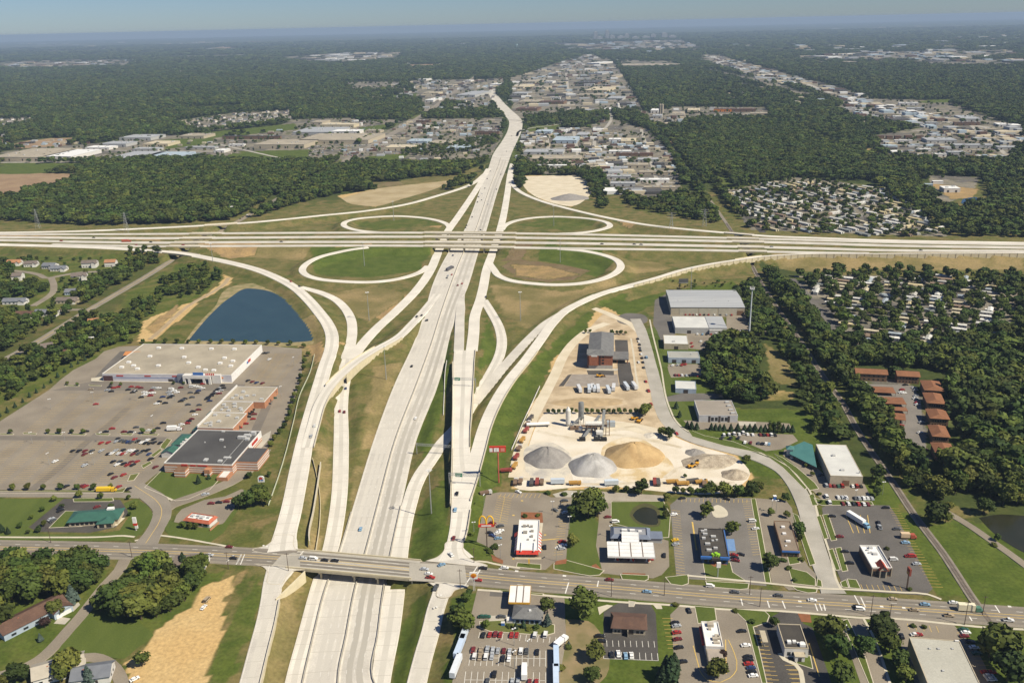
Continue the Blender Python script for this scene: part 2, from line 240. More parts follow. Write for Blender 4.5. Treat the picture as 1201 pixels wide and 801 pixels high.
# ================================================================ terrain
xs = np.arange(-760, 761, 3.0); d = 3.0
while xs[-1] < 36000: d *= 1.045; xs = np.concatenate([[xs[0]-d], xs, [xs[-1]+d]])
ys = [290.0]; 
while ys[-1] < 42000: ys.append(ys[-1] + max(3.0, min(ys[-1]**2/(HC*FOC)*0.5, 2500.0)))
ys = np.concatenate([[-4000, -800, 0, 150, 230], ys]); GX, GY = np.meshgrid(xs, ys); NX, NY = len(xs), len(ys)
WS = np.ones_like(GX)*1.0; HS = np.zeros_like(GX); MIN = np.full_like(GX, 1e9); ONROAD = np.zeros(GX.shape, bool)
def seg_influence(A, B, wa, wb, za, zb, always):
    L = np.hypot(*(B-A)); 
    zz = max(abs(za), abs(zb)); Rr = 4 + 2.9*zz if not always else 5.0
    rad = max(wa, wb)/2 + Rr + 3
    i0, i1 = np.searchsorted(xs, [min(A[0], B[0])-rad, max(A[0], B[0])+rad]); j0, j1 = np.searchsorted(ys, [min(A[1], B[1])-rad, max(A[1], B[1])+rad])
    if i1 <= i0 or j1 <= j0: return None
    X = GX[j0:j1, i0:i1]; Y = GY[j0:j1, i0:i1]
    t = np.clip(((X-A[0])*(B-A)[0] + (Y-A[1])*(B-A)[1])/(L*L+1e-9), 0, 1)
    dd = np.hypot(X-A[0]-t*(B-A)[0], Y-A[1]-t*(B-A)[1]) - (wa+(wb-wa)*t)/2
    return (slice(j0, j1), slice(i0, i1)), dd, za+(zb-za)*t, Rr
for k, r in ROADS.items():
    D = r['D']; 
    if not r['infl'] or D[:, 1].max() > 60000: continue
    best = np.full_like(GX, 1e9); bz = np.zeros_like(GX); bR = np.ones_like(GX)
    for i in range(len(D)-1):
        if r['isb'][i] and r['isb'][i+1]: continue
        if D[i, 1] > 1700 and abs(D[i, 2]) < .01: continue
        s = seg_influence(D[i, :2], D[i+1, :2], D[i, 3], D[i+1, 3], D[i, 2], D[i+1, 2], False)
        if s is None: continue
        sl_, dd, zz, Rr = s; b = best[sl_]; mk = dd < b
        b[mk] = dd[mk]; bz[sl_][mk] = zz[mk]; bR[sl_][mk] = Rr
    q = np.clip(best, 0, None)/bR; mk = q < 1
    wgt = np.zeros_like(GX); wgt[mk] = ((1-q[mk])/(q[mk]+.03))**2
    WS += wgt; HS += wgt*bz; ONROAD |= best < 1.8; MIN = np.minimum(MIN, best)
GZ = HS/WS; 
def sn(X, Y, s, seed=0):
    r = np.random.default_rng(seed); o = np.zeros_like(X)
    for k in range(5):
        a = r.uniform(0, 6.28); f = s*(1.0+.9*k); o += np.sin((X*math.cos(a)+Y*math.sin(a))*f + r.uniform(0, 6.28))/(1+k*.6)
    return o/2.2
rough = np.clip((MIN-2)/12, 0, 1)*(GY < 2000)*(np.abs(GX) < 1400)
GZ = GZ - 0.30*np.clip((3.2-MIN)/2, 0, 1) + np.where(np.abs(GZ) > .35, 1, 0)*rough*.35*sn(GX, GY, .12, 3)
GZ[(np.abs(GZ) < .28) & ~ONROAD] = 0
def cap(key, side, lo, hi, drop, axis='py', reach=26, fall=0.0):
    r = ROADS[key]; D, n = r['D'], r['n']; q = r[axis]
    for i in range(len(D)):
        if not lo < q[i] < hi: continue
        dr = drop if np.isscalar(drop) else np.interp(q[i], *drop)
        i0, i1 = np.searchsorted(xs, [D[i,0]-45, D[i,0]+45]); j0, j1 = np.searchsorted(ys, [D[i,1]-45, D[i,1]+45]); s = (slice(j0, j1), slice(i0, i1))
        X = GX[s]-D[i,0]; Y = GY[s]-D[i,1]; lat = (X*n[i,0]+Y*n[i,1])*side - D[i,3]/2; al = np.abs(X*n[i,1]-Y*n[i,0])
        mk = (al < 9) & (lat > .6) & (lat < reach)
        GZ[s][mk] = np.minimum(GZ[s][mk], np.minimum(D[i,2], 9)-dr-fall*lat[mk])
cap('rampg', 1, 715, 1300, ([715, 800, 900, 1300], [1.0, 2.6, 3.6, 4.6]), 'px', fall=.2)
cap('ramps', -1, 425, 600, ([425, 450, 520, 600], [1.5, 6.5, 6.8, 2.2]), reach=12)
cap('fly', 1, 396, 440, ([396, 440], [2, 6.5]), reach=12)
cap('rampr', 1, 700, 815, 2.0, reach=14, fall=.25)
def hz(x, y):
    i = int(np.clip(np.searchsorted(xs, x)-1, 0, NX-2)); j = int(np.clip(np.searchsorted(ys, y)-1, 0, NY-2))
    a = (x-xs[i])/(xs[i+1]-xs[i]); b = (y-ys[j])/(ys[j+1]-ys[j])
    return float((GZ[j, i]*(1-a)+GZ[j, i+1]*a)*(1-b) + (GZ[j+1, i]*(1-a)+GZ[j+1, i+1]*a)*b)
def ground(px, py):
    p = at(px, py, 0)
    for _ in range(4): p = at(px, py, hz(p.x, p.y))
    return p
# ground cover painted as real differences of cover: r dirt, g lush, b woodland floor, a worn/town
MIXA = np.zeros((NY, NX, 4)); MIXB = np.zeros((NY, NX, 4))
PXY = proj(GX, np.maximum(GY, 60), 0*GX)
jx = sn(GX, GY, .11, 11)*2.2; jy = sn(GX, GY, .10, 12)*2.2
far = np.clip((GY-1500)/300, 0, 1)
def paint(ch, polys, amt=1.0, jit=1.0, clear=True):
    for p in (polys if isinstance(polys[0][0], (tuple, list)) else [polys]):
        W = atn(p); x0, y0 = W.min(0)-8; x1, y1 = W.max(0)+8
        i0, i1 = np.searchsorted(xs, [x0, x1]); j0, j1 = np.searchsorted(ys, [y0, y1]); s = (slice(j0, j1), slice(i0, i1))
        if i1 <= i0 or j1 <= j0: continue
        ins = inpoly(GX[s]+jit*jx[s], GY[s]+jit*jy[s], W)
        A = MIXA if ch < 4 else MIXB
        if clear: MIXA[s][ins] *= (1-amt); MIXB[s][ins] *= (1-amt)
        A[s][..., ch % 4][ins] = amt
DIRT, LUSH, WOOD, TOWN, SAND, FIELD, DRY, MUD = range(8)
# woods by default beyond the interchange
MIXA[..., WOOD] = np.clip((GY-1480)/160, 0, 1)
# interchange grass belt
paint(FIELD-FIELD+DRY, [(-60,265),(120,262),(300,252),(420,235),(560,200),(610,205),(680,240),(860,262),(1260,280),(1260,320),(900,330),(700,380),(640,430),(600,500),(560,560),(545,650),(540,801),(240,801),(300,640),(350,520),(370,440),(300,330),(200,300),(-60,300)], .42, clear=True)
paint(DRY, [[(385,345),(440,335),(480,345),(430,380)],[(440,430),(470,425),(440,520),(425,520)],[(420,540),(440,545),(405,640),(395,640)],[(360,560),(372,520),(388,520),(384,560),(372,642),(362,642)],[(575,335),(640,340),(690,345),(620,385),(592,370)],[(690,300),(770,308),(790,315),(720,325)],[(905,304),(1200,302),(1200,316),(915,318)],[(355,660),(335,801),(300,801),(330,690)],[(250,290),(370,292),(350,306),(280,300)],[(330,380),(372,372),(378,400),(366,430)],[(650,344),(690,338),(720,330),(730,338),(690,348)]], .8)
paint(DIRT, [[(385,296),(438,291),(432,300),(408,306),(390,303)],[(230,290),(310,290),(300,300),(270,303),(235,296)],[(402,403),(378,412),(366,424),(384,425)],[(720,259),(735,262),(748,267),(738,269),(724,264)],[(0,281),(190,286),(190,289),(0,283)],[(360,405),(380,404),(378,425),(368,432)],[(497,262),(518,265),(514,268),(500,266)],[(440,372),(470,352),(478,345),(474,358),(450,376)]], .85)
paint(LUSH, [[(545,560),(585,575),(580,660),(550,655),(538,640)],[(475,655),(525,655),(530,560),(517,560),(490,590)],[(455,801),(475,700),(505,690),(490,760),(478,801)],[(520,801),(532,700),(560,692),(555,740),(545,801)],[(557,520),(600,455),(650,402),(690,365),(700,372),(640,440),(600,520),(588,570),(560,575)],[(205,310),(262,318),(250,335),(190,380),(170,395)],[(365,296),(505,296),(490,318),(430,326),(370,322)],[(500,540),(530,440),(530,400),(520,400),(488,510)],[(562,440),(584,410),(572,372),(565,400)],[(640,292),(700,298),(722,312),(700,326),(660,310),(630,306)]], .8)
paint(MUD, [(588,312),(605,304),(660,310),(690,318),(675,328),(640,331),(605,326)], .7)
paint(DIRT, [(600,310),(640,312),(680,322),(640,328),(606,323)], .7)
paint(MUD, [(628,291),(610,306),(590,306),(602,293)], .7)
paint(LUSH, [[(410,262),(500,256),(520,264),(440,270)],[(605,264),(650,256),(705,262),(670,271)]], .6)
# left
paint(WOOD, [(-60,470),(-60,300),(0,300),(20,296),(80,300),(160,305),(190,315),(140,360),(70,420),(0,465)], .55)
paint(LUSH, [[(0,300),(150,302),(160,312),(110,335),(60,370),(30,375),(0,372)],[(145,345),(190,320),(240,312),(255,320),(222,352),(190,372),(150,372)],[(-40,470),(60,410),(150,378),(160,395),(100,430),(0,475)]], .6)
paint(SAND, [[(160,400),(167,377),(190,367),(225,354),(235,356),(222,366),(196,388),(180,400)],[(262,322),(275,326),(268,334),(240,350),(235,348),(258,334)],[(228,388),(238,382),(236,392),(222,398)]], .85)
paint(DIRT, [(170,385),(200,362),(212,356),(200,372),(182,395)], .8)
# bottom left
paint(LUSH, [[(75,775),(125,695),(190,680),(262,670),(262,690),(180,745),(130,770)],[(-40,660),(130,660),(125,690),(60,770),(-40,801)],[(300,672),(310,690),(290,760),(270,801),(245,801),(262,740)],[(100,801),(112,778),(132,783),(136,801)]], .7)
paint(SAND, [(268,676),(275,684),(262,710),(262,745),(246,801),(150,815),(146,780),(160,765),(180,745),(222,712),(235,690),(255,682)], .95)
paint(DIRT, [(268,676),(295,668),(292,676),(270,690)], .6)
# right side
paint(LUSH, [[(700,368),(760,345),(860,330),(870,345),(780,345),(735,378)],[(745,380),(1000,480),(1060,590),(1040,620),(960,560),(850,520),(790,505)],[(1085,620),(1130,600),(1260,660),(1260,740),(1140,705)],[(1040,600),(1075,600),(1135,700),(1100,700),(1060,640)],[(655,690),(1201,740),(1201,815),(655,815)],[(860,500),(960,520),(930,560),(890,560),(850,545)],[(655,580),(700,600),(695,672),(655,665)]], .85)
paint(WOOD, [[(890,310),(1000,470),(1090,600),(1260,640),(1260,340),(1100,330),(940,320)],[(835,390),(900,345),(930,400),(990,480),(1040,560),(1010,560),(960,480),(840,480)]], .8)
paint(SAND, [[(890,455),(935,460),(930,470),(895,470)]], .5)
paint(DRY, [[(895,400),(925,420),(935,455),(905,450)],[(1090,590),(1130,596),(1160,600),(1130,608)]], .6)
# the concrete works and the building site: pale trampled sand
paint(SAND, [(700,362),(712,358),(735,378),(752,384),(765,425),(778,480),(800,508),(870,535),(882,560),(870,575),(600,573),(605,545),(622,490),(640,450),(650,420),(688,385)], .95)
paint(TOWN, [(656,415),(690,395),(755,385),(768,440),(690,460),(650,465)], .25, clear=False)
paint(LUSH, [(700,358),(735,345),(735,378),(715,362)], .8)
# far left fields and works
paint(FIELD, [[(-60,206),(45,203),(92,204),(97,212),(70,218),(40,223),(25,232),(-60,232)],[(8,170),(50,163),(98,161),(95,166),(80,171),(20,175)],[(-40,160),(22,160),(10,169),(-40,172)]], .95)
paint(LUSH, [[(0,195),(60,196),(90,200),(40,204),(-40,205)],[(278,178),(365,176),(360,187),(300,187)],[(250,155),(345,145),(350,152),(250,162)],[(185,165),(250,160),(250,168),(195,175)]], .8)
paint(SAND, [[(395,230),(440,222),(500,214),(532,211),(520,218),(470,234),(440,243),(415,240)],[(610,206),(680,206),(690,216),(690,232),(670,243),(640,237),(620,226)]], .9)
paint(FIELD, [(432,214),(500,212),(515,212),(440,222)], .5)
paint(DRY, [(470,212),(560,196),(575,190),(560,206),(520,222),(480,232)], .5)
paint(LUSH, [(830,205),(880,210),(885,225),(845,222)], .7)
paint(LUSH, [[(613,158),(625,148),(660,146),(662,150),(640,155)],[(600,170),(606,168),(612,186),(604,205),(600,200)],[(940,150),(990,168),(1010,180),(1000,184),(970,172)],[(1085,152),(1130,155),(1128,158),(1085,158)],[(1090,190),(1110,188),(1105,196),(1085,197)]], .7)
paint(TOWN, [[(0,178),(60,172),(120,168),(190,158),(250,160),(280,162),(350,140),(420,138),(430,160),(395,190),(300,192),(250,188),(90,190),(0,192)],
 [(400,180),(480,140),(590,138),(590,160),(575,185),(540,200),(400,198)],[(480,95),(600,92),(580,110),(575,130),(530,120),(500,130)],[(400,142),(478,140),(440,160),(400,175)],
 [(612,190),(612,155),(680,150),(720,140),(760,152),(790,180),(800,225),(770,232),(730,232),(700,200),(640,205)],[(600,92),(690,62),(720,75),(755,128),(730,130),(660,135),(600,140)],[(720,70),(790,72),(800,78),(730,80)],
 [(745,132),(800,126),(800,150),(780,150),(765,146)],[(845,222),(860,222),(930,208),(965,210),(1040,222),(1110,268),(1110,278),(880,270)],[(1000,115),(1110,118),(1160,135),(1200,148),(1200,170),(1190,190),(1050,188),(1020,160),(1080,150),(1000,140),(980,128)],
 [(785,125),(900,126),(905,140),(830,140),(790,145)],[(820,65),(900,82),(960,100),(1000,112),(980,118),(930,98),(880,88),(820,72)],[(0,75),(70,74),(165,71),(165,77),(0,80)],[(400,65),(470,62),(470,68),(400,75)],[(1090,205),(1150,208),(1140,230),(1110,238),(1090,230)],
 [(205,142),(280,132),(340,130),(345,142),(280,150),(235,155)],[(0,140),(48,138),(48,146),(0,150)],[(930,332),(1000,322),(1180,330),(1200,345),(1180,385),(1100,402),(1000,405),(975,380)],[(1000,445),(1060,445),(1085,470),(1090,540),(1070,540),(1050,490),(1020,470)]], .75)
paint(DIRT, [[(1000,178),(1022,174),(1040,185),(1060,195),(1035,196),(1015,188)],[(775,165),(800,163),(800,168),(775,168)],[(1090,215),(1150,222),(1140,232),(1115,234)],[(250,56),(285,55),(286,58),(250,59)]], .8)
paint(TOWN, [[(930,68),(1000,62),(1200,58),(1200,66),(1080,70),(1000,72)],[(1040,72),(1200,70),(1200,78),(1120,79)],[(820,62),(850,66),(900,80),(960,96),(1010,110),(1000,118),(940,102),(880,89),(840,74)],[(980,110),(1060,127),(1110,139),(1160,147),(1140,152),(1080,146),(1000,132)],[(640,52),(800,47),(830,58),(690,60)],[(340,71),(335,67),(420,61),(475,62),(470,69),(400,74)],[(0,73),(80,70),(165,70),(165,77),(0,80)],[(700,62),(720,72),(735,95),(752,125),(746,128),(728,97),(712,76)],[(400,98),(420,96),(470,96),(470,104),(420,108)],[(200,66),(300,64),(300,66),(200,68)],[(830,80),(900,96),(960,112),(950,116),(890,100),(830,84)]], .75)
paint(FIELD, [[(250,55.5),(285,54.5),(290,58),(250,59)],[(60,60),(130,58),(130,60),(60,62)],[(480,76),(520,75),(515,78),(480,79)],[(900,58),(960,56),(960,58.5),(900,60)],[(300,103),(345,101),(350,104),(300,106)],[(150,98),(190,97),(195,99),(150,100)]], .8)
paint(LUSH, [[(215,126),(270,124),(300,127),(240,130)],[(460,112),(490,110),(490,116),(460,117)],[(1080,118),(1130,116),(1130,120),(1080,121)],[(880,104),(900,103),(905,107),(880,108)]], .8)
paint(LUSH, [[(278,178),(365,176),(360,187),(300,187)],[(250,155),(345,145),(350,152),(250,162)],[(185,165),(250,160),(250,168),(195,175)],[(0,191),(110,192),(90,200),(0,198)],[(420,150),(470,144),(455,152),(425,156)],[(430,184),(480,180),(470,190),(430,192)],[(270,180),(300,180),(290,188),(260,188)]], .85)
# ---- terrain mesh
def terrain():
    n = NX*NY; co = np.stack([GX.ravel(), GY.ravel(), GZ.ravel()], 1).astype(np.float32)
    i = np.arange(NX-1)[None, :] + NX*np.arange(NY-1)[:, None]
    f = np.stack([i, i+1, i+1+NX, i+NX], -1).reshape(-1, 4)
    me = bpy.data.meshes.new('ground'); me.vertices.add(n); me.vertices.foreach_set('co', co.ravel())
    me.loops.add(len(f)*4); me.loops.foreach_set('vertex_index', f.ravel().astype(np.int32)); me.polygons.add(len(f))
    me.polygons.foreach_set('loop_start', np.arange(0, len(f)*4, 4, dtype=np.int32)); me.polygons.foreach_set('loop_total', np.full(len(f), 4, np.int32))
    me.polygons.foreach_set('use_smooth', np.ones(len(f), bool)); me.update(calc_edges=True)
    global GROUND; GROUND = me
    for nm, A in (('covera', MIXA), ('coverb', MIXB)):
        a = me.attributes.new(nm, 'FLOAT_COLOR', 'POINT'); a.data.foreach_set('color', A.astype(np.float32).ravel())
    m = bpy.data.materials.new('ground_cover'); m.use_nodes = True; N = m.node_tree.nodes; Lk = m.node_tree.links; b = N['Principled BSDF']
    b.inputs['Roughness'].default_value = 1; b.inputs['Specular IOR Level'].default_value = .1
    g = N.new('ShaderNodeNewGeometry')
    def noise(s, lo, hi, det=5, st=None):
        t = N.new('ShaderNodeTexNoise'); t.inputs['Scale'].default_value = s; t.inputs['Detail'].default_value = det; t.inputs['Roughness'].default_value = .6
        Lk.new(g.outputs['Position'], t.inputs['Vector'])
        r = N.new('ShaderNodeMapRange'); r.inputs[1].default_value = lo; r.inputs[2].default_value = hi; Lk.new(t.outputs[0], r.inputs[0]); return r.outputs[0]
    def mix(fac, a, bb):
        x = N.new('ShaderNodeMix'); x.data_type = 'RGBA'
        if isinstance(fac, float): x.inputs[0].default_value = fac
        else: Lk.new(fac, x.inputs[0])
        for k, v in ((6, a), (7, bb)):
            if isinstance(v, tuple): x.inputs[k].default_value = (*v, 1)
            else: Lk.new(v, x.inputs[k])
        return x.outputs[2]
    big = noise(.018, .42, .58); mid = noise(.07, .40, .60); fin = noise(.5, .3, .7, 3)
    grass = mix(big, (.118,.116,.033), (.185,.142,.060)); grass = mix(mid, grass, (.074,.092,.021))
    lush = mix(mid, (.090,.118,.022), (.064,.092,.016)); wood = mix(mid, (.040,.056,.016), (.060,.076,.022)); wood = mix(noise(.004,.60,.66,4), wood, (.12,.135,.045))
    dirt = mix(mid, (.36,.245,.11), (.27,.19,.095)); town = mix(mid, (.25,.222,.175), (.18,.165,.135)); town = mix(noise(.012,.50,.54), town, (.13,.12,.11)); town = mix(noise(.02,.58,.64), town, (.085,.095,.04))
    sand = mix(mid, (.52,.375,.18), (.45,.32,.15)); sand = mix(noise(.02,.4,.6), sand, (.50,.34,.15)); field = mix(noise(.02,.4,.6), (.25,.17,.105), (.30,.215,.13)); dry = mix(big, (.27,.205,.095), (.165,.142,.055)); mud = mix(mid, (.15,.105,.062), (.20,.145,.085))
    out = grass
    br = noise(.05, .2, .8, 6); 
    for nm, cols in (('covera', (dirt, lush, wood)), ('coverb', (sand, field, dry))):
        a = N.new('ShaderNodeAttribute'); a.attribute_name = nm; sp = N.new('ShaderNodeSeparateColor'); Lk.new(a.outputs['Color'], sp.inputs[0])
        for o_, c_ in zip((0, 1, 2, None), cols + ((town,) if nm == 'covera' else (mud,))):
            src = sp.outputs[o_] if o_ is not None else a.outputs['Alpha']
            # break the edge up: cover = smoothstep around (mask + noise)
            ad = N.new('ShaderNodeMath'); ad.operation = 'MULTIPLY_ADD'; Lk.new(br, ad.inputs[0]); ad.inputs[1].default_value = .5; ad.inputs[2].default_value = -.25
            a2 = N.new('ShaderNodeMath'); a2.operation = 'ADD'; Lk.new(src, a2.inputs[0]); Lk.new(ad.outputs[0], a2.inputs[1])
            r = N.new('ShaderNodeMapRange'); r.interpolation_type = 'SMOOTHSTEP'; r.inputs[1].default_value = .25; r.inputs[2].default_value = .85; Lk.new(a2.outputs[0], r.inputs[0])
            mlt = N.new('ShaderNodeMath'); mlt.operation = 'MULTIPLY'; mlt.use_clamp = True; s4 = N.new('ShaderNodeMath'); s4.operation = 'MULTIPLY'; s4.use_clamp = True; Lk.new(src, s4.inputs[0]); s4.inputs[1].default_value = 8
            Lk.new(r.outputs[0], mlt.inputs[0]); Lk.new(s4.outputs[0], mlt.inputs[1]); out = mix(mlt.outputs[0], out, c_)
    hv = N.new('ShaderNodeHueSaturation'); r = N.new('ShaderNodeMapRange'); r.inputs[3].default_value = .78; r.inputs[4].default_value = 1.2; Lk.new(fin, r.inputs[0]); Lk.new(r.outputs[0], hv.inputs['Value']); Lk.new(out, hv.inputs['Color'])
    Lk.new(hv.outputs[0], b.inputs['Base Color']); me.materials.append(m)
    o = link('ground', me); tag(o, kind='structure')
terrain()
# ---- road ribbons, bridges
def strip(mb, P, n, a, b, z, k=0):
    """a,b lateral offsets arrays"""
    vs = []; L = len(P)
    for i in range(L):
        vs += [(P[i,0]+n[i,0]*a[i], P[i,1]+n[i,1]*a[i], z[i]), (P[i,0]+n[i,0]*b[i], P[i,1]+n[i,1]*b[i], z[i])]
    mb.add(vs, [(2*i, 2*i+2, 2*i+3, 2*i+1) for i in range(L-1)], k)
def wall_run(mb, P, n, off, thick, zb, zt, k=0):
    L = len(P); vs = []
    for i in range(L):
        for o_, z in ((off-thick/2, zb[i]), (off-thick/2, zt[i]), (off+thick/2, zt[i]), (off+thick/2, zb[i])):
            oo = o_ if np.isscalar(o_) else o_[i]
            vs.append((P[i,0]+n[i,0]*oo, P[i,1]+n[i,1]*oo, z))
    fs = []
    for i in range(L-1):
        a = 4*i; b = a+4
        for e in range(3): fs.append((a+e, a+e+1, b+e+1, b+e))
    fs += [(0,3,2,1), (4*L-4, 4*L-3, 4*L-2, 4*L-1)]
    mb.add(vs, fs, k)
BRLAB = {}
for k, r in ROADS.items():
    D, n, isb = r['D'], r['n'], r['isb']; mb = MB(); z = D[:, 2] + r['up']; h = D[:, 3]/2
    sk = 0.9 if D[:, 1].min() < 1900 and k not in ('main',) else .9
    L = len(D); i0 = 0
    vs = []; fs = []
    for i in range(L):
        for o_, dz in ((-h[i]-.5, -sk), (-h[i], 0), (h[i], 0), (h[i]+.5, -sk)):
            vs.append((D[i,0]+n[i,0]*o_, D[i,1]+n[i,1]*o_, z[i]+dz))
    for i in range(L-1):
        if isb[i] and isb[i+1]: continue
        a = 4*i; b = a+4; fs += [(a+e, b+e, b+e+1, a+e+1) for e in range(3)]
    mb.add(vs, fs); o = mb.build(r['name'], r['m']); tag(o, kind='structure')
# ---- painted lines and tyre-worn lanes on the expressway and the streets
def lane_lines(key, offs, lo, hi, m=WHITEP, wd=.22, dash=None, axis='py', dz=.012, nm='lane_marking', rel=True, soft=False):
    r = ROADS[key]; q = r[axis]; ok = np.where((q > lo) & (q < hi))[0]
    a, b = ok[0], ok[-1]+1; P = r['D'][a:b, :3]; N = r['n'][a:b]; h = r['D'][a:b, 3]/2; z = P[:, 2]+r['up']+dz
    mb = MB()
    for o_ in offs:
        oo = h*o_ if rel else np.full(len(P), o_)
        if dash is None: strip(mb, P, N, oo-wd/2, oo+wd/2, z)
        else:
            s = np.concatenate([[0], np.cumsum(np.hypot(*np.diff(P[:, :2], axis=0).T))])
            for d_ in np.arange(2, s[-1]-dash[0], dash[1]):
                v = [[np.interp(d_+e, s, c_) for c_ in (P[:,0], P[:,1], z, oo, N[:,0], N[:,1])] for e in (0, dash[0])]
                mb.quad(*[(k[0]+k[4]*(k[3]+sgn*wd/2), k[1]+k[5]*(k[3]+sgn*wd/2), k[2]) for k, sgn in ((v[0],1),(v[0],-1),(v[1],-1),(v[1],1))])
    tag(mb.build(nm, m), kind='structure')
lane_lines('main', (-.33,-.63), 188, 815, STAIN, wd=3.0, nm='tyre_track', dz=.007)
lane_lines('main', (.16,.40,.63), 188, 815, mat('light_tyre_track', (.56,.525,.455), (.50,.47,.41), scale=.03, stretch=(1,.15,0)), wd=2.4, nm='tyre_track', dz=.006)
lane_lines('main', (-.25,-.48,-.72,.28,.52), 300, 815, dash=(3, 12), wd=.2)
lane_lines('main', (.06,-.06,.95,-.95), 200, 815, mat('pale_shoulder', (.64,.60,.52)), wd=1.2, nm='shoulder_marking', dz=.009)
for k, sp in (('main', 14), ('rampd', 11), ('ramps', 11), ('auxl', 11), ('rampr', 11), ('ramprr', 11), ('rampe', 11), ('rampg', 11)):
    r = ROADS[k]; D, N = r['D'], r['n']; ok = np.where((D[:,1] < 1000) & (r['py'] > 300) & ~r['isb'])[0]; s = np.concatenate([[0], np.cumsum(np.hypot(*np.diff(D[ok][:, :2], axis=0).T))]); mb = MB()
    for d_ in np.arange(3, s[-1]-1, sp):
        v = [[np.interp(d_+e, s, c_) for c_ in (D[ok,0], D[ok,1], D[ok,2]+r['up']+.0135, D[ok,3]/2, N[ok,0], N[ok,1])] for e in (0, .22)]
        mb.quad(*[(q[0]+q[4]*q[3]*g, q[1]+q[5]*q[3]*g, q[2]) for q, g in ((v[0],1),(v[0],-1),(v[1],-1),(v[1],1))])
    tag(mb.build('paving_joint', mat('joint_filler', (.36,.33,.28), (.44,.41,.35), scale=.08, rough=1)), kind='structure')
for k in ('rampd', 'ramps', 'rampr', 'ramprr', 'fly', 'auxl', 'rampe'):
    lane_lines(k, (0.0,), 300, 815, mat('ramp_tyre_track', (.57,.535,.465), (.50,.47,.405), scale=.03), wd=3.0, nm='tyre_track', dz=.006)
    lane_lines(k, (.86,-.86), 300, 815, mat('pale_shoulder', (.64,.60,.52)), wd=.5, nm='edge_marking', dz=.009)
for k in ('local',):
    lane_lines(k, (.14,-.14), -40, 1260, YELP, wd=.35, axis='px'); lane_lines(k, (.47,-.47), -40, 1260, WHITEP, wd=.25, dash=(3, 12), axis='px')
    lane_lines(k, (.3,-.31,.66,-.66), -40, 1260, mat('street_tyre_track', (.205,.183,.15), (.165,.147,.12), scale=.05), wd=1.9, axis='px', nm='tyre_track', dz=.008)
lane_lines('diag', (.06,-.06), 240, 420, YELP, wd=.25)
lane_lines('entry', (.04,), 560, 650, YELP, wd=.3)
# ================================================================ bridges, parapets, retaining walls, barriers
def bridge(key, label, piers=(), thick=1.5, m=None, rail=.9, run=0, botz=None, abut=True, walls=True):
    r = ROADS[key]; D, n, isb, px = r['D'], r['n'], r['isb'], r['px']
    idx = np.where(isb)[0]; runs = np.split(idx, np.where(np.diff(idx) > 1)[0]+1)
    if run >= len(runs): return
    q = runs[run]; a, b = max(q[0]-1, 0), min(q[-1]+1, len(D)-1)
    P, N, z, h = D[a:b+1, :3], n[a:b+1], D[a:b+1, 2]+r['up'], D[a:b+1, 3]/2
    c = P[len(P)//2]; root = empty('road_bridge', (c[0], c[1], 0), 0, label, 'bridge', 'road bridges of the interchange')
    P = P.copy(); P[:, :2] -= c[:2]
    d = MB(); strip(d, P, N, -h-.5, h+.5, z+.003); d.build('deck', m or r['m'], root)
    g = MB(); vs = []
    for i in range(len(P)):
        for o_, dz in ((-h[i]-.7, -.02), (-h[i]-.7, -thick), (h[i]+.7, -thick), (h[i]+.7, -.02)): vs.append((P[i,0]+N[i,0]*o_, P[i,1]+N[i,1]*o_, z[i]+dz))
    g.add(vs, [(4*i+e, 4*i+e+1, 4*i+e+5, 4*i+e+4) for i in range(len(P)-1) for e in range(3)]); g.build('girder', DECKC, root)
    for s in (-1, 1):
        w_ = MB(); wall_run(w_, P, N, s*(h+.45), .4, z-.1, z+rail); w_.build('parapet', WALLC, root)
    if abut:
        for i, sg in ((0, -1), (len(P)-1, 1)):
            t_ = np.array([N[i,1], -N[i,0]])*sg; w_ = MB(); zb = min(hz(D[a,0], D[a,1]), hz(D[b,0], D[b,1]), 0, botz or 0) - .5
            hh = h[i]+.9; p = P[i, :2]; e = N[i]*hh; o1 = p+t_*.6
            w_.prism([(p[0]+e[0], p[1]+e[1]), (p[0]-e[0], p[1]-e[1]), (o1[0]-e[0], o1[1]-e[1]), (o1[0]+e[0], o1[1]+e[1])], zb, z[i]-.05); w_.build('abutment', WALLC, root)
    for x in piers:
        i = int(np.argmin(np.abs(px[a:b+1]-x))); w_ = MB(); e = N[i]; t_ = np.array([N[i,1], -N[i,0]]); gz = (botz if botz is not None else hz(P[i,0]+c[0], P[i,1]+c[1])) - .4
        for f in np.linspace(-.8, .8, 4):
            w_.cyl(P[i,0]+e[0]*h[i]*f, P[i,1]+e[1]*h[i]*f, gz, z[i]-thick-1, .55, n=8)
        A = P[i,:2]+e*(h[i]+.3); Bq = P[i,:2]-e*(h[i]+.3); t_ = t_*.6
        w_.prism([tuple(A+t_), tuple(A-t_), tuple(Bq-t_), tuple(Bq+t_)], z[i]-thick-1.1, z[i]-thick+.02); w_.build('pier', WALLC, root)
    return root
ordn = ['northernmost', 'second', 'third', 'nearest']
for k, o_ in zip('abcd', ordn):
    rk = 'fwy'+k
    bridge(rk, f'concrete freeway bridge over the diagonal street, {o_} of the four parallel decks', run=0)
    bridge(rk, f'long concrete freeway bridge over the expressway, {o_} of the four parallel decks', run=1, piers=(524, 545, 566))
    bridge(rk, f'concrete freeway bridge over the railway cut, {o_} of the four parallel decks', run=2)
bridge('rampk', 'slim ramp bridge over the diagonal street, beside the woods behind the freeway')
bridge('rampd', 'curving ramp bridge over the diagonal street, in front of the freeway decks')
bridge('ramph', 'slim ramp bridge over the railway beside the mobile home park')
bridge('rampg', 'walled ramp bridge over the tree-lined railway, in front of the freeway')
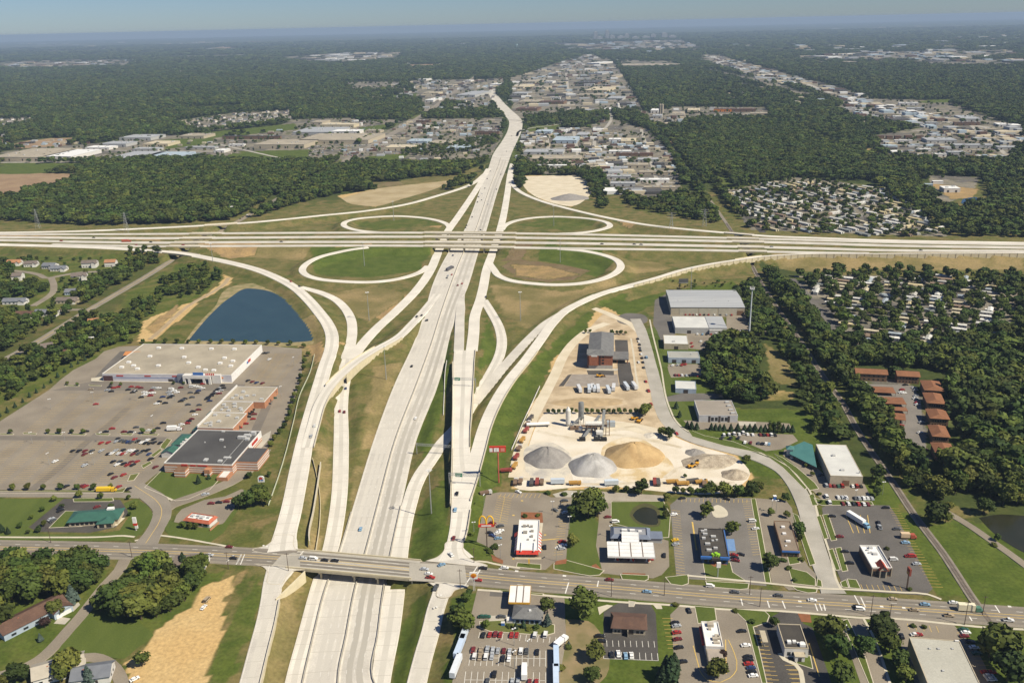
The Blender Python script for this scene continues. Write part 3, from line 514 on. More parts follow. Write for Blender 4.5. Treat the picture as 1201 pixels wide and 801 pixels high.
bridge('fly', 'curved flyover bridge crossing above the left exit ramp', botz=-1.6)
bridge('ramps', 'elevated ramp bridge crossing above the curving ramp beside the expressway', botz=-2.5)
bridge('local', 'wide concrete street bridge carrying waiting cars over the expressway', piers=(383, 418, 451), m=CONCO, botz=-6.6, thick=1.3)
def retaining(key, side, lo, hi, axis, down, up, label, cat='wall', off=.6, name='retaining_wall', m=None, thick=.4, panels=0, grp=None):
    r = ROADS[key]; q = r[axis]; ok = np.where((q > lo) & (q < hi))[0]
    if len(ok) < 2: return
    a, b = ok[0], ok[-1]+1; P = r['D'][a:b, :3].copy(); N = r['n'][a:b]; h = r['D'][a:b, 3]/2; qq = q[a:b]
    dn = np.full(len(P), down) if np.isscalar(down) else np.interp(qq, *down); z = P[:, 2]+r['up']
    c = P[len(P)//2].copy(); P[:, :2] -= c[:2]; root = empty(name, (c[0], c[1], c[2]), 0, label, cat, grp); P[:, 2] -= c[2]; z = z-c[2]
    w_ = MB(); wall_run(w_, P, N, side*(h+off), thick, z-dn, z+up); w_.build('wall_panel', m or WALLC, root)
    w_ = MB(); wall_run(w_, P, N, side*(h+off), thick+.25, z+up-.02, z+up+.2); w_.build('coping', KERB, root)
    if panels:
        s = np.concatenate([[0], np.cumsum(np.hypot(*np.diff(P[:, :2], axis=0).T))]); w_ = MB()
        for d_ in np.arange(3, s[-1], panels):
            x, y, zz, hh, dd = [np.interp(d_, s, v) for v in (P[:,0], P[:,1], z, h, dn)]; i = int(np.searchsorted(s, d_))-1; e = N[i]*side; t_ = np.array([N[i,1], -N[i,0]])*.25
            o1 = np.array([x, y])+e*(hh+off-.1); o2 = np.array([x, y])+e*(hh+off+thick/2+.22)
            w_.prism([tuple(o1+t_), tuple(o1-t_), tuple(o2-t_), tuple(o2+t_)], zz-dd, zz+up+.25)
        w_.build('wall_post', mat('wall_post', (.30,.25,.17)), root)
retaining('rampg', 1, 735, 1290, 'px', ([735, 800, 880, 1290], [1.2, 3.0, 4.0, 5.0]), 1.4, 'long cream ribbed retaining wall along the ramp joining the freeway', panels=9)
retaining('ramps', -1, 423, 596, 'py', ([423, 450, 520, 596], [1.5, 7.0, 7.4, 2.4]), .9, 'tall shaded retaining wall under the elevated ramp beside the expressway')
retaining('ramps', 1, 411, 506, 'py', ([411, 450, 506], [1.0, 6.5, 6.5]), .9, 'concrete parapet wall on the grass side of the elevated ramp')
retaining('ramps', 1, 592, 634, 'py', .6, .9, 'low concrete barrier beside the restaurant lawn and the ramp end', 'barrier')
retaining('fly', 1, 394, 442, 'py', ([394, 440], [2.5, 7.4]), .9, 'curved cream retaining wall under the flyover bridge', off=.8)
retaining('fly', 1, 442, 530, 'py', ([442, 530], [4.5, 2.0]), .9, 'cream parapet wall along the ramp below the flyover bridge')
retaining('rampr', 1, 704, 815, 'py', 2.6, .9, 'cream retaining wall beside the narrow ramp under the dirt field')
retaining('rampd', 1, 540, 640, 'py', 2.2, .6, 'thin cream wall in the grass between the ramp and the expressway', off=7.5)
retaining('rampg', 1, 410, 590, 'py', .6, .9, 'white concrete barrier on the outer ramp near the gravel works', 'barrier')
w_ = MB(); A, B_ = at(324, 704), at(358, 671); dd = (B_-A).normalized(); nn = Vector((-dd.y, dd.x, 0))*.4
root = empty('wing_wall', A, 0, 'big slanting cream wing wall at the corner of the street bridge', 'wall')
L_ = (B_-A); w_.add([(0,0,-5.2),(0,0,.9),(*(L_.xy),.9),(*(L_.xy),-6.9)], [(0,1,2,3)]); w_.add([(*nn.xy,-5.2),(*nn.xy,.9),(*((L_+nn).xy),.9),(*((L_+nn).xy),-6.9)], [(3,2,1,0)])
w_.add([(0,0,.9),(*nn.xy,.9),(*((L_+nn).xy),.9),(*(L_.xy),.9)], [(0,1,2,3)]); w_.build('wall_panel', WALLC, root)
w_ = MB(); w_.bar((0,0,.95), (L_.x, L_.y, .95), .15); w_.build('coping', KERB, root)
def barrier(key, off, lo, hi, label, name='median_barrier', th=.6, ht=.9, m=None):
    r = ROADS[key]; q = r['py']; ok = np.where((q > lo) & (q < hi))[0]; a, b = ok[0], ok[-1]+1
    P = r['D'][a:b, :3].copy(); z = P[:, 2]+r['up']; h = r['D'][a:b, 3]/2; c = P[len(P)//2].copy(); P[:, :2] -= c[:2]
    mb = MB(); wall_run(mb, P, r['n'][a:b], h*off, th, z-.2-c[2], z+ht-c[2]); o = mb.build(name, m or mat('barrier_concrete', (.40,.37,.31))); o.location = c
    tag(o, label, 'barrier')
barrier('main', -.02, 185, 815, 'long grey median barrier down the middle of the expressway')
barrier('main', 1.0, 598, 815, 'concrete barrier between the expressway and its left exit lane')
barrier('main', -1.0, 590, 815, 'concrete barrier between the expressway and its right entry lane')
mb = MB(); mb.box(-60000, 60000, -6000, 43500, -9.5, 292); hz_o = mb.build('haze', bpy.data.materials.new('haze')); tag(hz_o, kind='stuff')
hm = hz_o.data.materials[0]; hm.use_nodes = True; N = hm.node_tree.nodes; N.remove(N['Principled BSDF']); pv = N.new('ShaderNodeVolumePrincipled')
pv.inputs['Color'].default_value = (.46,.61,.82,1); pv.inputs['Density'].default_value = 5.4e-5; pv.inputs['Anisotropy'].default_value = 0.0
hm.node_tree.links.new(pv.outputs[0], N['Material Output'].inputs['Volume'])
# ================================================================ lots, lawns, islands, painted stalls
LAWN = mat('mown_lawn', (.088,.115,.021), (.070,.097,.016), scale=.12, rough=1, fine=.15, stretch=(1,.25,0))
LAWNB = mat('verge_grass', (.10,.125,.028), (.125,.125,.036), scale=.08, rough=1, fine=.15)
BARK = mat('bark_mulch', (.26,.10,.045), (.20,.085,.04), scale=.4, rough=1)
WALK = mat('sidewalk_concrete', (.55,.50,.39), (.48,.44,.34), scale=.2, rough=.9)
PALE = mat('pale_concrete_pad', (.44,.405,.335), (.38,.35,.29), scale=.1, rough=.9, fine=.05)
GRAVEL = mat('gravel_driveway', (.36,.32,.26), (.30,.265,.21), scale=.1, rough=1, fine=.1)
HAUL = mat('haul_road_dust', (.62,.55,.42), (.53,.46,.33), scale=.06, rough=1, fine=.06)
WATER = mat('pond_water', (.030,.060,.072), (.024,.050,.062), scale=.04, rough=.3, spec=.22)
MURK = mat('murky_pond_water', (.022,.024,.012), (.030,.030,.016), scale=.1, rough=.25, spec=.35)
LAY = [0.0]
def patch(name, pts, m, lvl=None, kerb=False, raise_=0.0, smooth=0):
    """flat sheet on the level ground; pts in photo pixels"""
    LAY[0] += .0003; z = (.035 if lvl is None else lvl) + LAY[0] + raise_
    P = atn(pts)
    if smooth: P = spline(np.vstack([P, P[:1]]), smooth)[:-1]
    mb = MB(); ar = np.sum(P[:,0]*np.roll(P[:,1],-1)-np.roll(P[:,0],-1)*P[:,1])
    if ar < 0: P = P[::-1]
    if raise_: mb.prism([tuple(p) for p in P], 0.0, z)
    else: mb.add([(p[0], p[1], z) for p in P], [tuple(range(len(P)))])
    o = mb.build(name, m); tag(o, kind='structure')
    if kerb:
        Q = np.vstack([P, P[:1]]); kb = MB(); w = .35; n_ = len(P); ins = []; out = []
        for i in range(n_):
            a, b, c = P[i-1], P[i], P[(i+1) % n_]; d1 = (b-a)/(np.linalg.norm(b-a)+1e-9); d2 = (c-b)/(np.linalg.norm(c-b)+1e-9)
            n1 = np.array([d1[1], -d1[0]]); n2 = np.array([d2[1], -d2[0]]); nn = n1+n2; nn /= max(.5, np.dot(nn, n1)); nn = nn/max(1, np.linalg.norm(nn)/1.6)
            out.append(b+nn*w); ins.append(b-nn*.05)
        zk = z + .10 if not raise_ else z + .02
        vs = [(*p, 0) for p in out]+[(*p, zk) for p in out]+[(*p, zk) for p in ins]
        fs = [(i, (i+1) % n_, n_+(i+1) % n_, n_+i) for i in range(n_)]+[(n_+i, n_+(i+1) % n_, 2*n_+(i+1) % n_, 2*n_+i) for i in range(n_)]
        kb.add(vs, fs); tag(kb.build('kerb', KERB), kind='structure')
    return o
def island(pts, m=None, smooth=0): return patch('lawn_island', pts, m or LAWN, raise_=.13, kerb=True, smooth=smooth)
def ribbon(name, pts, w, m, z=.06, smooth=True):
    P = atn(pts); P = spline(P, 6.0) if smooth else P
    t = np.gradient(P, axis=0); t /= np.linalg.norm(t, axis=1)[:, None]; n = np.stack([-t[:,1], t[:,0]], 1); LAY[0] += .0003
    mb = MB(); L = len(P); strip(mb, P, n, np.full(L, -w/2), np.full(L, w/2), np.full(L, z+LAY[0])); tag(mb.build(name, m), kind='structure')
MK = {WHITEP.name: MB(), YELP.name: MB()}
def line(p, q, w=.22, m=YELP, z=.105):
    a, b = at(*p), at(*q); d = (b-a).normalized(); n = Vector((-d.y, d.x, 0))*w/2
    MK[m.name].quad(*[(v.x, v.y, z) for v in (a+n, a-n, b-n, b+n)][::-1])
def stalls(p, q, spacing=2.75, length=5.5, ang=0.0, m=YELP, both=False, base=False, w=.22, skip=()):
    """painted stall lines from p to q; length in metres to the left of p->q (negative = right); ang slants them"""
    a, b = at(*p), at(*q); L = (b-a).length; d = (b-a)/L; n = Vector((-d.y, d.x, 0)); v = (n*math.cos(R(ang)) + d*math.sin(R(ang)))
    k = max(2, int(round(L/spacing)))
    for i in range(k+1):
        c = a+d*(L*i/k)
        for s in ((1, -1) if both else (1,)):
            e = c+v*length*s; s_ = Vector((-v.y, v.x, 0))*w/2
            MK[m.name].quad(*[(u.x, u.y, .105) for u in (c+s_, c-s_, e-s_, e+s_)])
    if base: line(p, q, w, m)
patch('sandy_clearing', [(610,207),(680,206.5),(690,216),(690,231),(668,242),(640,236),(620,225)], HAUL, lvl=.05, smooth=12); patch('sandy_clearing', [(400,233),(440,222),(500,215),(530,212),(515,220),(470,234),(440,242),(415,240)], mat('dry_field', (.42,.34,.20), (.32,.25,.13), scale=.03, fine=.1), lvl=.05, smooth=12)
# --- left plaza
patch('plaza_car_park', [(-40,506),(0,494),(58,457),(70,446),(86,434),(112,421),(122,412),(140,406.5),(178,405),(310,405.5),(354,409),(354,440),(346,466),(334,494),(318,518),(304,541),(292,559),(250,564),(190,551),(178,560),(166,570),(150,573.5),(-40,575)], LOTASPH)
patch('plaza_front_lane', [(108,447),(270,450),(288,451),(283,458),(60,458)], mat('lane_asphalt', (.185,.162,.132), (.155,.136,.112), scale=.08))
ribbon('worn_lane', [(-20,513.5),(100,514),(196,515)], 7, MAT['lane_asphalt'], z=.06); ribbon('worn_lane', [(36,575),(70,548),(100,520),(128,498),(150,478)], 6, MAT['lane_asphalt'], z=.06); ribbon('worn_lane', [(112,448),(126,432),(146,412)], 8, MIDASPH, z=.06); ribbon('worn_lane', [(322,452),(312,478),(300,505),(290,535)], 7, MAT['lane_asphalt'], z=.06)
patch('store_walk', [(107,443.5),(118,442),(272,446.5),(273,449.5),(107,447)], WALK, lvl=.07)
patch('loading_yard', [(289,522),(318,505),(316,514),(298,536)], PALE, lvl=.06)
# drive aisles and faint stall rows
for i in range(9):
    x0 = 26+i*27.5; stalls((x0+62,462), (x0+9,507), spacing=3, length=5.2, both=True, m=YELP, w=.16)
for i in range(8):
    x0 = -8+i*25; stalls((x0+30,518), (x0-22,566), spacing=3, length=5.2, both=True, m=YELP, w=.16)
for i in range(4): stalls((352-i*11,415), (316-i*8,455), spacing=3, length=5.2, both=i > 0, m=YELP, w=.16)
patch('grass_strip', [(-40,577),(0,576.3),(108,575.2),(140,574),(148,571.5),(144,577),(130,578),(60,578.3),(-40,578.8)], LAWNB, lvl=.05, kerb=True)
for p in ([(0,508.5),(16,509),(15,510),(0,509.6)],[(27,507.6),(43,508.4),(42,509.6),(28,509)],[(54,508),(73,508.6),(72,510),(55,509.4)],[(82,508.3),(101,509),(99,510.4),(83,509.6)],[(112,508.2),(129,509),(127,510.6),(113,509.6)],[(141,508.4),(156,509),(154,510.6),(142,509.8)],[(165,508.4),(186,509.2),(184,510.8),(166,509.8)],[(76,451.5),(93,452),(92,453.2),(77,452.8)],[(104,451.2),(119,452.2),(118,453),(105,452.3)]): patch('kerbed_island', p, LAWNB, raise_=.12, kerb=True)
for p in ([(190,521),(196,514),(201,516),(193,527),(188,525)],[(166,546),(176,541),(178,543),(168,549)],[(177,534),(188,526),(190,528),(180,536)],[(153,557),(163,555),(157,563),(150,564)]): patch('planted_island', p, LAWNB, raise_=.12, kerb=True)
patch('lawn', [(-40,585),(75,584),(33,618),(44,626),(108,627),(140,622),(152,604),(145,590),(160,584.5),(172,592),(180.5,603),(178,614),(160,629),(145,634),(-40,635)], LAWN, lvl=.045)
ribbon('sidewalk', [(-40,629.5),(60,630),(120,629.5),(145,628.2),(158,629.5)], 1.6, WALK, z=.08)
patch('restaurant_lot', [(75,584.5),(34,618),(44,623.5),(106,624.5),(136,618),(151,601),(141,586),(100,584.5)], DARKASPH)
island([(86,585),(132,584),(133,587),(128,588),(87,588.3)]); island([(77,599.5),(97,599.5),(96,617),(58,618.8)]); patch('dining_walk', [(126,608),(147,607),(137,616.5),(120,618)], WALK, lvl=.08)
patch('lawn', [(189,552.5),(257,555),(257,562),(246,574),(220,585.5),(206,587),(186,578),(170,571.5)], LAWN, lvl=.05, kerb=True)
ribbon('sidewalk', [(170,573),(186,580),(206,588)], 1.5, WALK, z=.08)
patch('drive_in_lot', [(213,597),(240,586),(264,582),(283,573.5),(288,575),(278,588),(274,598),(266,610),(256,618),(236,618),(204,612),(207,604)], LOTASPH)
patch('lawn', [(196,607),(204,613),(236,619),(262,614),(272,600),(284,590),(262,625),(245,637),(222,633),(198,628),(193,620)], LAWN, lvl=.045)
ribbon('sidewalk', [(158,634),(190,628),(199,629),(225,633),(250,637.5),(300,643),(314,641),(322,634)], 1.5, WALK, z=.08)
island([(255,588),(268,584),(278,582),(277,585),(262,588.5)], BARK)
# big pond and its bank
patch('pond_bank', [(216,402),(228,385),(250,362),(282,334),(300,332),(330,340),(350,352),(366,368),(375,385),(372,402),(340,406),(230,405)], mat('sandy_bank', (.33,.26,.14), (.17,.16,.06), scale=.1, rough=1), lvl=.02, smooth=5)
patch('pond', [(221,399.5),(231,387),(250,366),(270,349),(290,338.5),(308,340),(330,347.5),(350,358),(364,372),(370,385),(369,399),(345,401.5),(290,400.5),(240,400)], WATER, lvl=.05, smooth=5)
ribbon('sidewalk', [(367,541),(369,560),(373,582),(374,605),(371,630),(367,642)], .8, WALL_C if 'WALL_C' in globals() else KERB, z=.3) if False else None
# --- bottom left
patch('lawn', [(60,775),(80,745),(108,712),(122,700),(170,735),(180,745),(160,760),(146,772),(132,771),(110,766),(84,768)], LAWN, lvl=.03, smooth=6)
for p in ([(63,731),(70,723),(83,725),(76,732)],[(81,712),(92,706),(94,709),(86,717)]): patch('house_driveway', p, PALE, lvl=.05)
# --- arches restaurant
patch('restaurant_lot', [(570,580),(586,577),(636,578),(646,583),(671,583),(668,606),(664,656),(649,660),(640,668),(604,668),(590,663),(572,641),(559,635),(561,626)], LOTASPH)
ribbon('sidewalk', [(543,660),(562,658),(589,663),(610,666)], 1.5, WALK, z=.08)
island([(607,660),(634,662),(634,667.5),(606,664.5)]); island([(650,661),(664,657),(708,669),(703,674),(692,675),(680,673),(650,667)])
patch('mulch_bed', [(652,658),(665,655.5),(664,661),(650,662.5)], BARK, lvl=.2); patch('mulch_bed', [(576,650),(590,657),(590,661),(578,658)], BARK, lvl=.1)
patch('mulch_bed', [(611,600.5),(636,601),(637,613),(632,613),(631,609),(611,609)], BARK, lvl=.1); patch('building_walk', [(603,650),(604,642),(632,609.5),(637,613),(632,650)], WALK, lvl=.07)
patch('drive_through_pad', [(648,579.5),(664,575),(685,576),(686,580),(672,583),(652,583)], PALE, lvl=.06)
stalls((586,612),(592,583), length=5, both=True, ang=20, base=True); stalls((668,589),(660,650), length=-5.2, ang=-12); stalls((588,579),(634,579.3), length=-5, ang=15)
for k in range(4): line((656+k*.0, 622.5+k*2.4), (665,621.5+k*2.4), .9, m=MAT_B) if 'MAT_B' in globals() else None
line((634,633.5),(656,631.5),.8); 
for x, y in ((611,587),(601,604),(600,640),(634,644),(638,627),(599,649),(627,653),(601,655)): line((x,y),(x+2.5,y+.4),1.2)
patch('lawn', [(671,583),(702,613),(699,640),(706,668),(700,671),(664,656),(668,606)], LAWN, lvl=.05)
# --- service station with the white canopies
patch('station_apron', [(704,582),(716,582),(716,632),(774,631),(784,634),(785,664),(776,674),(766,678),(740,676),(706,672),(699,640),(702,613)], LOTASPH)
patch('gravel_drive', [(700,576),(778,581),(779,587.5),(719,587.5),(716,590),(703,590)], GRAVEL, lvl=.04)
ribbon('gravel_drive', [(700,586),(697,578),(690,571)], 7, GRAVEL)
patch('lawn', [(717,588.5),(778,588),(786,604),(784,630),(774,630.5),(764,625),(717,613)], LAWN, lvl=.05, kerb=True)
patch('pond_margin', [(738,604),(744,594.5),(757,590),(771,595),(774,606),(772,617),(760,617.5),(746,613)], mat('reedy_bank', (.085,.075,.03), (.06,.065,.02), scale=.3), lvl=.055, smooth=3)
patch('small_pond', [(742,604),(747,598),(757,594.5),(768,598),(771,606),(770,615),(759,615),(748,611)], MURK, lvl=.075, smooth=3)
island([(728,673.5),(760,675),(760,679),(756,681),(730,679)]); patch('mulch_bed', [(730,671.5),(757,672.5),(757,674),(730,673)], BARK, lvl=.1); island([(781,677),(807,674),(807,684),(800,686.5),(787,684.5)])
patch('mulch_bed', [(694,663),(699,661),(706,668),(704,672),(694,670)], BARK, lvl=.1)
# --- blue-trimmed restaurant
patch('restaurant_lot', [(786,592),(797,583),(880,584),(892,640),(899,687),(878,685),(856,672),(853,656),(824,656),(827,680),(810,679),(793,675),(790,640)], mat('worn_lot_asphalt', (.195,.18,.158), (.155,.142,.125), scale=.06, fine=.1))
stalls((788,598),(793,672), length=5, ang=12); stalls((880,588),(893,650), length=-5, ang=-12); stalls((800,584.5),(876,585.5), length=-4.5, ang=10)
island([(824.5,658),(856,659.5),(859,671),(876,682),(828,679.5)]); island([(828,681.5),(878,684.5),(877,690),(868,691),(840,688.5),(830,686)])
patch('mulch_bed', [(825,655.5),(856,656.5),(852,663),(845,662),(838,665),(829,659)], BARK, lvl=.2); patch('blue_stalls', [(851,632),(861,632),(863,646),(854,646)], mat('blue_paint', (.13,.23,.42), (.16,.27,.45)), lvl=.08)
stalls((855,650),(859,672), length=-5); island([(881,585),(886,585),(904,684),(898,684)]); ribbon('sidewalk', [(806,675),(850,679),(900,684),(960,690),(1000,691.5),(1060,695),(1088,697),(1104,703)], 1.5, WALK, z=.22)
patch('tree_bed', [(833,596),(842,592),(852,598),(853,605),(840,607)], WALK, lvl=.08, smooth=3); line((812,612),(817,645),.9)
island([(868,593),(890,612),(891,618),(868,612)], LAWNB) if False else None
# --- flat brown building beside the curving street
patch('office_lot', [(887,584),(922,587),(929,596),(931,610),(938,648),(948,664),(957,673),(956,690),(925,692),(918,686),(906,685),(896,640)], LOTASPH)
island([(930,602),(936,605),(956,661),(950,663)]); island([(925,666),(946,671),(956,679),(956,687),(930,684)]); island([(959,679),(963,681),(964,688),(958,687)]); island([(930,688),(958,691),(957,694.5),(948,695),(935,692)])
island([(921,640),(932,637),(938,660),(926,662)])
# --- diner lot
patch('diner_lot', [(964,595),(972,591.5),(1043,592.5),(1051,604),(1094,690),(1086,698),(1068,697),(1000,693),(988,685),(978,660),(969,630)], mat('diner_asphalt', (.10,.092,.083), (.13,.12,.108), scale=.06, fine=.12))
for p in ([(958,606),(962,604.5),(971,631),(966.5,632)],[(965,604),(971,603),(981,633),(975,634)],[(972,645),(976.5,643.5),(985,668),(980.5,668.5)],[(980,643),(986,642),(994,669),(988,670)],[(986,683),(992,680),(995,689),(988,688)],[(994,679),(1004,680),(1009,690),(997,689)]): island(p)
stalls((974,605),(982,632), length=-6); stalls((987,644),(995,668), length=-6); stalls((1042,596),(1056,622), length=6); stalls((1060,634),(1092,688), length=6); stalls((1012,691),(1058,693), length=4.5, spacing=3); 
for x in (0, 1, 2, 3): line((992+x*8.5,604),(1001+x*6.5,625),.4)
island([(948,696),(960,693),(958,690)]) if False else None
# --- teal-roofed building
patch('office_yard', [(953,575),(975,562),(1012,564),(1023,586),(985,588.5),(964,586)], LOTASPH); patch('office_yard', [(920,527),(933,530),(962,552),(974,565),(960,574),(948,566),(935,548),(918,534)], LOTASPH)
patch('office_yard', [(855,507),(930,509.5),(936,517),(916,527),(898,529),(868,516)], LOTASPH)
island([(897,533),(905,536),(925,548),(946,572),(944,574),(933,563),(918,548)]); island([(949,581),(954,579),(959,592),(953,593)]); island([(955,584),(962,586),(1022,588.5),(1024,592),(964,592.5),(958,590)]); island([(908,532.5),(918,537),(934,548),(955,566),(960,573),(950,575),(935,557)])
island([(806,503),(826,511),(860,518),(893,531),(886,530),(850,523),(812,512)]); island([(880,522),(912,526),(908,530),(895,531),(885,528)]) if False else None
ribbon('sidewalk', [(762,375),(764,385),(775,430),(786,480),(793,494),(801,502),(825,514),(850,521),(887,529.5),(907,538),(927,549),(938,561),(948,573),(953,583),(962,615),(975,655),(983,685),(987,692)], 1.3, WALK, z=.12)
patch('office_drive', [(800,491.5),(820,493),(866,493.5),(926,496.5),(929,503.5),(868,503),(812,504)], LOTASPH); patch('concrete_pad', [(866,494.5),(887,495),(886,499.5),(867,499)], PALE, lvl=.06)
patch('side_drive', [(775,467),(800,461),(846,461.5),(849,467),(812,470.5),(777,471)], MIDASPH); patch('works_yard', [(782,427),(823,427),(826,441),(786,443)], LOTASPH); patch('works_yard', [(805,392),(850,389),(856,400),(830,411),(808,409)], LOTASPH)
patch('works_yard', [(852,368),(890,362),(902,392),(856,396),(790,391),(792,386),(852,386)], LOTASPH); patch('works_drive', [(768,352),(786,343),(787,368),(792,392),(776,401),(766,380)], MIDASPH); patch('turning_circle', [(722,372),(735,367.5),(752,368.5),(758,378),(742,382),(727,379)], MIDASPH, smooth=4)
patch('works_yard', [(785,363),(878,364),(884,372),(786,371)], LOTASPH)
for p in ([(757,386),(768,384),(772,391),(760,393)],[(758,394.5),(770,393),(772,396),(761,397)],[(761,402),(774,400),(783,409),(764,410)],[(764,416),(780,414),(784,430),(768,431)],[(769,437),(785,438),(796,462),(777,465)],[(777,472),(800,471),(816,484),(815,493),(800,493),(786,485)]): patch('lawn', p, LAWN, lvl=.05)
# --- hotel site and haul roads
ribbon('haul_road', [(712,379),(691,387.5),(678,397),(660,419),(652,437),(645,451),(633,474),(620,500),(609,533),(604,560)], 9, HAUL); ribbon('haul_road', [(678,356),(700,363),(724,373),(741,381),(752,391)], 8, HAUL)
ribbon('haul_road', [(700,503),(735,500),(760,505),(790,513)], 14, HAUL); patch('site_floor', [(690,386),(715,366),(738,378),(752,388),(764,428),(776,478),(784,500),(700,496),(628,494),(650,442),(662,418)], mat('site_dust', (.50,.40,.265), (.37,.285,.18), scale=.07, rough=1, fine=.14, contrast=(.42,.6)), lvl=.02, smooth=8); patch('yard_floor', [(608,548),(660,480),(700,490),(760,500),(810,520),(868,540),(880,556),(862,573),(700,570),(603,571)], mat('yard_dust', (.66,.60,.50), (.56,.49,.37), scale=.045, rough=1, fine=.08, contrast=(.4,.66)), lvl=.03, smooth=8)
for p in ([(721,398.5),(736,399),(737.5,417),(722,416.5)],[(724,424.5),(739,425),(741,437),(743,443),(742,453),(727,452),(725,440)],[(688,434.5),(720,434.5),(720,440),(690,439.5)],[(666,440),(671,438.5),(661,453),(655,453)]): patch('fresh_asphalt', p, DARKASPH, lvl=.05)
patch('gravel_deck', [(671,439),(724,439),(726,453.5),(662,453)], mat('stone_base', (.30,.265,.225), (.25,.215,.18), scale=.2, fine=.1), lvl=.045); patch('hotel_walk', [(689,431.5),(725,432.5),(724,435),(688,434)], PALE, lvl=.06); ribbon('site_walk', [(740,397),(743,415),(746,440),(749,456)], 1.6, WALK)
# --- bottom row
patch('station_lot', [(560,690.5),(612,695),(662,700),(664,750),(657,790),(655,815),(528,815),(532,790),(548,738),(554,715)], LOTASPH)
island([(563,729),(600,727),(637,729),(650,733),(650,742),(640,745),(575,740),(563,736)], LAWNB); island([(586,692),(637,696.5),(636,698),(590,694)], LAWNB); patch('fuel_tank_pad', [(574,722),(598,721),(598,728.5),(574,728)], PALE, lvl=.07); patch('dark_patch', [(575,693),(598,694),(596,700),(574,699)], MIDASPH, lvl=.06)
stalls((563,741),(652,747), length=-4.6, spacing=2.8, m=WHITEP); stalls((551,771),(640,772), length=5.6, both=True, spacing=2.8, m=WHITEP, base=True); stalls((545,797),(640,798), length=5.6, both=True, spacing=2.8, m=WHITEP, base=True)
patch('bank_lot', [(708,718),(716,712),(727,706),(763,708.5),(769,719),(772.5,775),(707.5,772)], DARKASPH); stalls((708,772),(772,774.5), length=5.2, spacing=2.8, m=WHITEP, base=True); stalls((712,758),(768,759), length=4.6, spacing=2.8, m=WHITEP)
patch('mulch_bed', [(701,712),(712,709),(719,710),(708,717),(703,721)], WALK, lvl=.09); patch('mulch_bed', [(765,708),(775,708),(777,714),(770,714)], WALK, lvl=.09); island([(738,705),(745,706),(743,711),(738,711)], PALE)
patch('dry_ground', [(664,726),(690,728),(706,745),(704,800),(664,812)], mat('bare_dry_ground', (.27,.20,.11), (.14,.13,.05), scale=.08, rough=1), lvl=.03, smooth=6)
patch('restaurant_lot', [(786,720.5),(798,709),(860,714),(874,724),(893,801),(896,815),(788,815),(798,790),(790,765),(788,740)], LOTASPH)
island([(815,711),(838,713),(840,727),(819,731)]); stalls((789,725),(796,760), length=-5.2, ang=0, spacing=2.9); stalls((874,726),(893,800), length=5.2, spacing=2.9); line((851,750),(852,790),.4); line((813,757),(820,783),.4)
ribbon('lot_line', [(820,785),(828,796),(845,800),(856,795),(864,785),(861,765),(854,750)], .35, YELP, z=.1)
island([(860,714),(897,717),(902,722),(899,730),(883,735),(889,757),(899,801),(894,801),(875,728)]); patch('office_lot', [(883,737),(903,724),(918,716),(938,718),(942,731),(953,736),(974,797),(978,815),(903,815)], DARKASPH)
stalls((883,739),(901,802), length=5.3, spacing=3); stalls((925,786),(934,811), length=5.3, spacing=3, both=False); stalls((934,780),(946,811), length=-5.3, spacing=3); line((949,754),(961,793),.45)
island([(933,772),(950,769),(953,784),(935,778)]); ribbon('sidewalk', [(914,766),(920,773),(933,779),(942,805),(944,815)], 2.2, WALK, z=.12); patch('mulch_bed', [(935,718),(950,720),(952,730),(940,729)], BARK, lvl=.1)
patch('twin_drive', [(984,725),(1011,725.5),(1028,760),(1048,815),(1014,815),(990,745)], LOTASPH); island([(989,728),(994,726),(1002,742),(1015,772),(1024,801),(1020,803),(1004,765),(993,742)], LAWN); ribbon('sidewalk', [(1012,724),(1025,748),(1040,790),(1048,815)], 1.3, WALK, z=.12)
patch('warehouse_lot', [(1045,725),(1118,732),(1146,762),(1166,801),(1172,815),(1078,815),(1058,760)], LOTASPH); stalls((1064,731),(1098,734), length=-5, spacing=3.2); stalls((1122,742),(1160,800), length=5.2, spacing=3)
ribbon('sidewalk', [(560,691.5),(600,694.5),(660,700),(728,706),(780,709),(860,715),(905,716),(970,721),(1010,724.5),(1050,725.5),(1118,732),(1160,736),(1201,738)], 1.6, WALK, z=.12)
for p, m_ in (([(616,552),(622,522),(642,518),(664,528),(672,552),(655,562),(630,562)], 'grey'),([(672,565),(674,535),(696,530),(720,545),(730,566),(700,572)], 'pale'),([(706,550),(712,520),(742,512),(775,530),(790,552),(750,566),(722,562)], 'tan')): patch('spilled_gravel', p, mat(m_+'_spill', *{'grey':((.40,.375,.335),(.58,.53,.43)),'pale':((.50,.48,.44),(.64,.59,.50)),'tan':((.52,.40,.22),(.64,.56,.42))}[m_], scale=.09, rough=1, contrast=(.38,.58), fine=.1), lvl=.06, smooth=5)
for pts in ([(606,560),(640,565),(700,568),(760,566),(820,568),(862,566)],[(630,505),(660,512),(690,514),(720,510),(760,516),(800,525)],[(780,560),(800,548),(830,550),(850,548)],[(720,505),(745,500),(765,508)]): ribbon('wheel_rut', pts, 3.2, mat('rut_dust', (.48,.41,.29), (.60,.54,.43), scale=.12, fine=.1), z=.075)
for p in ([(322,628),(319,635),(312,640),(298,643.8),(354,648.6),(347,645),(344,640),(343,628)],[(298,661),(309,664.5),(315,672),(315,684),(331,684),(336,675),(343,669.5),(356,668)],[(500,657.8),(513,653.5),(521,646),(524,636),(541.5,636),(543,647),(552,656),(570,662.5)],[(503,683),(512,689),(514,700),(526.5,700),(533,692),(548,687.8)]): patch('ramp_mouth', p, CONC, lvl=.085, smooth=2.5, kerb=True)
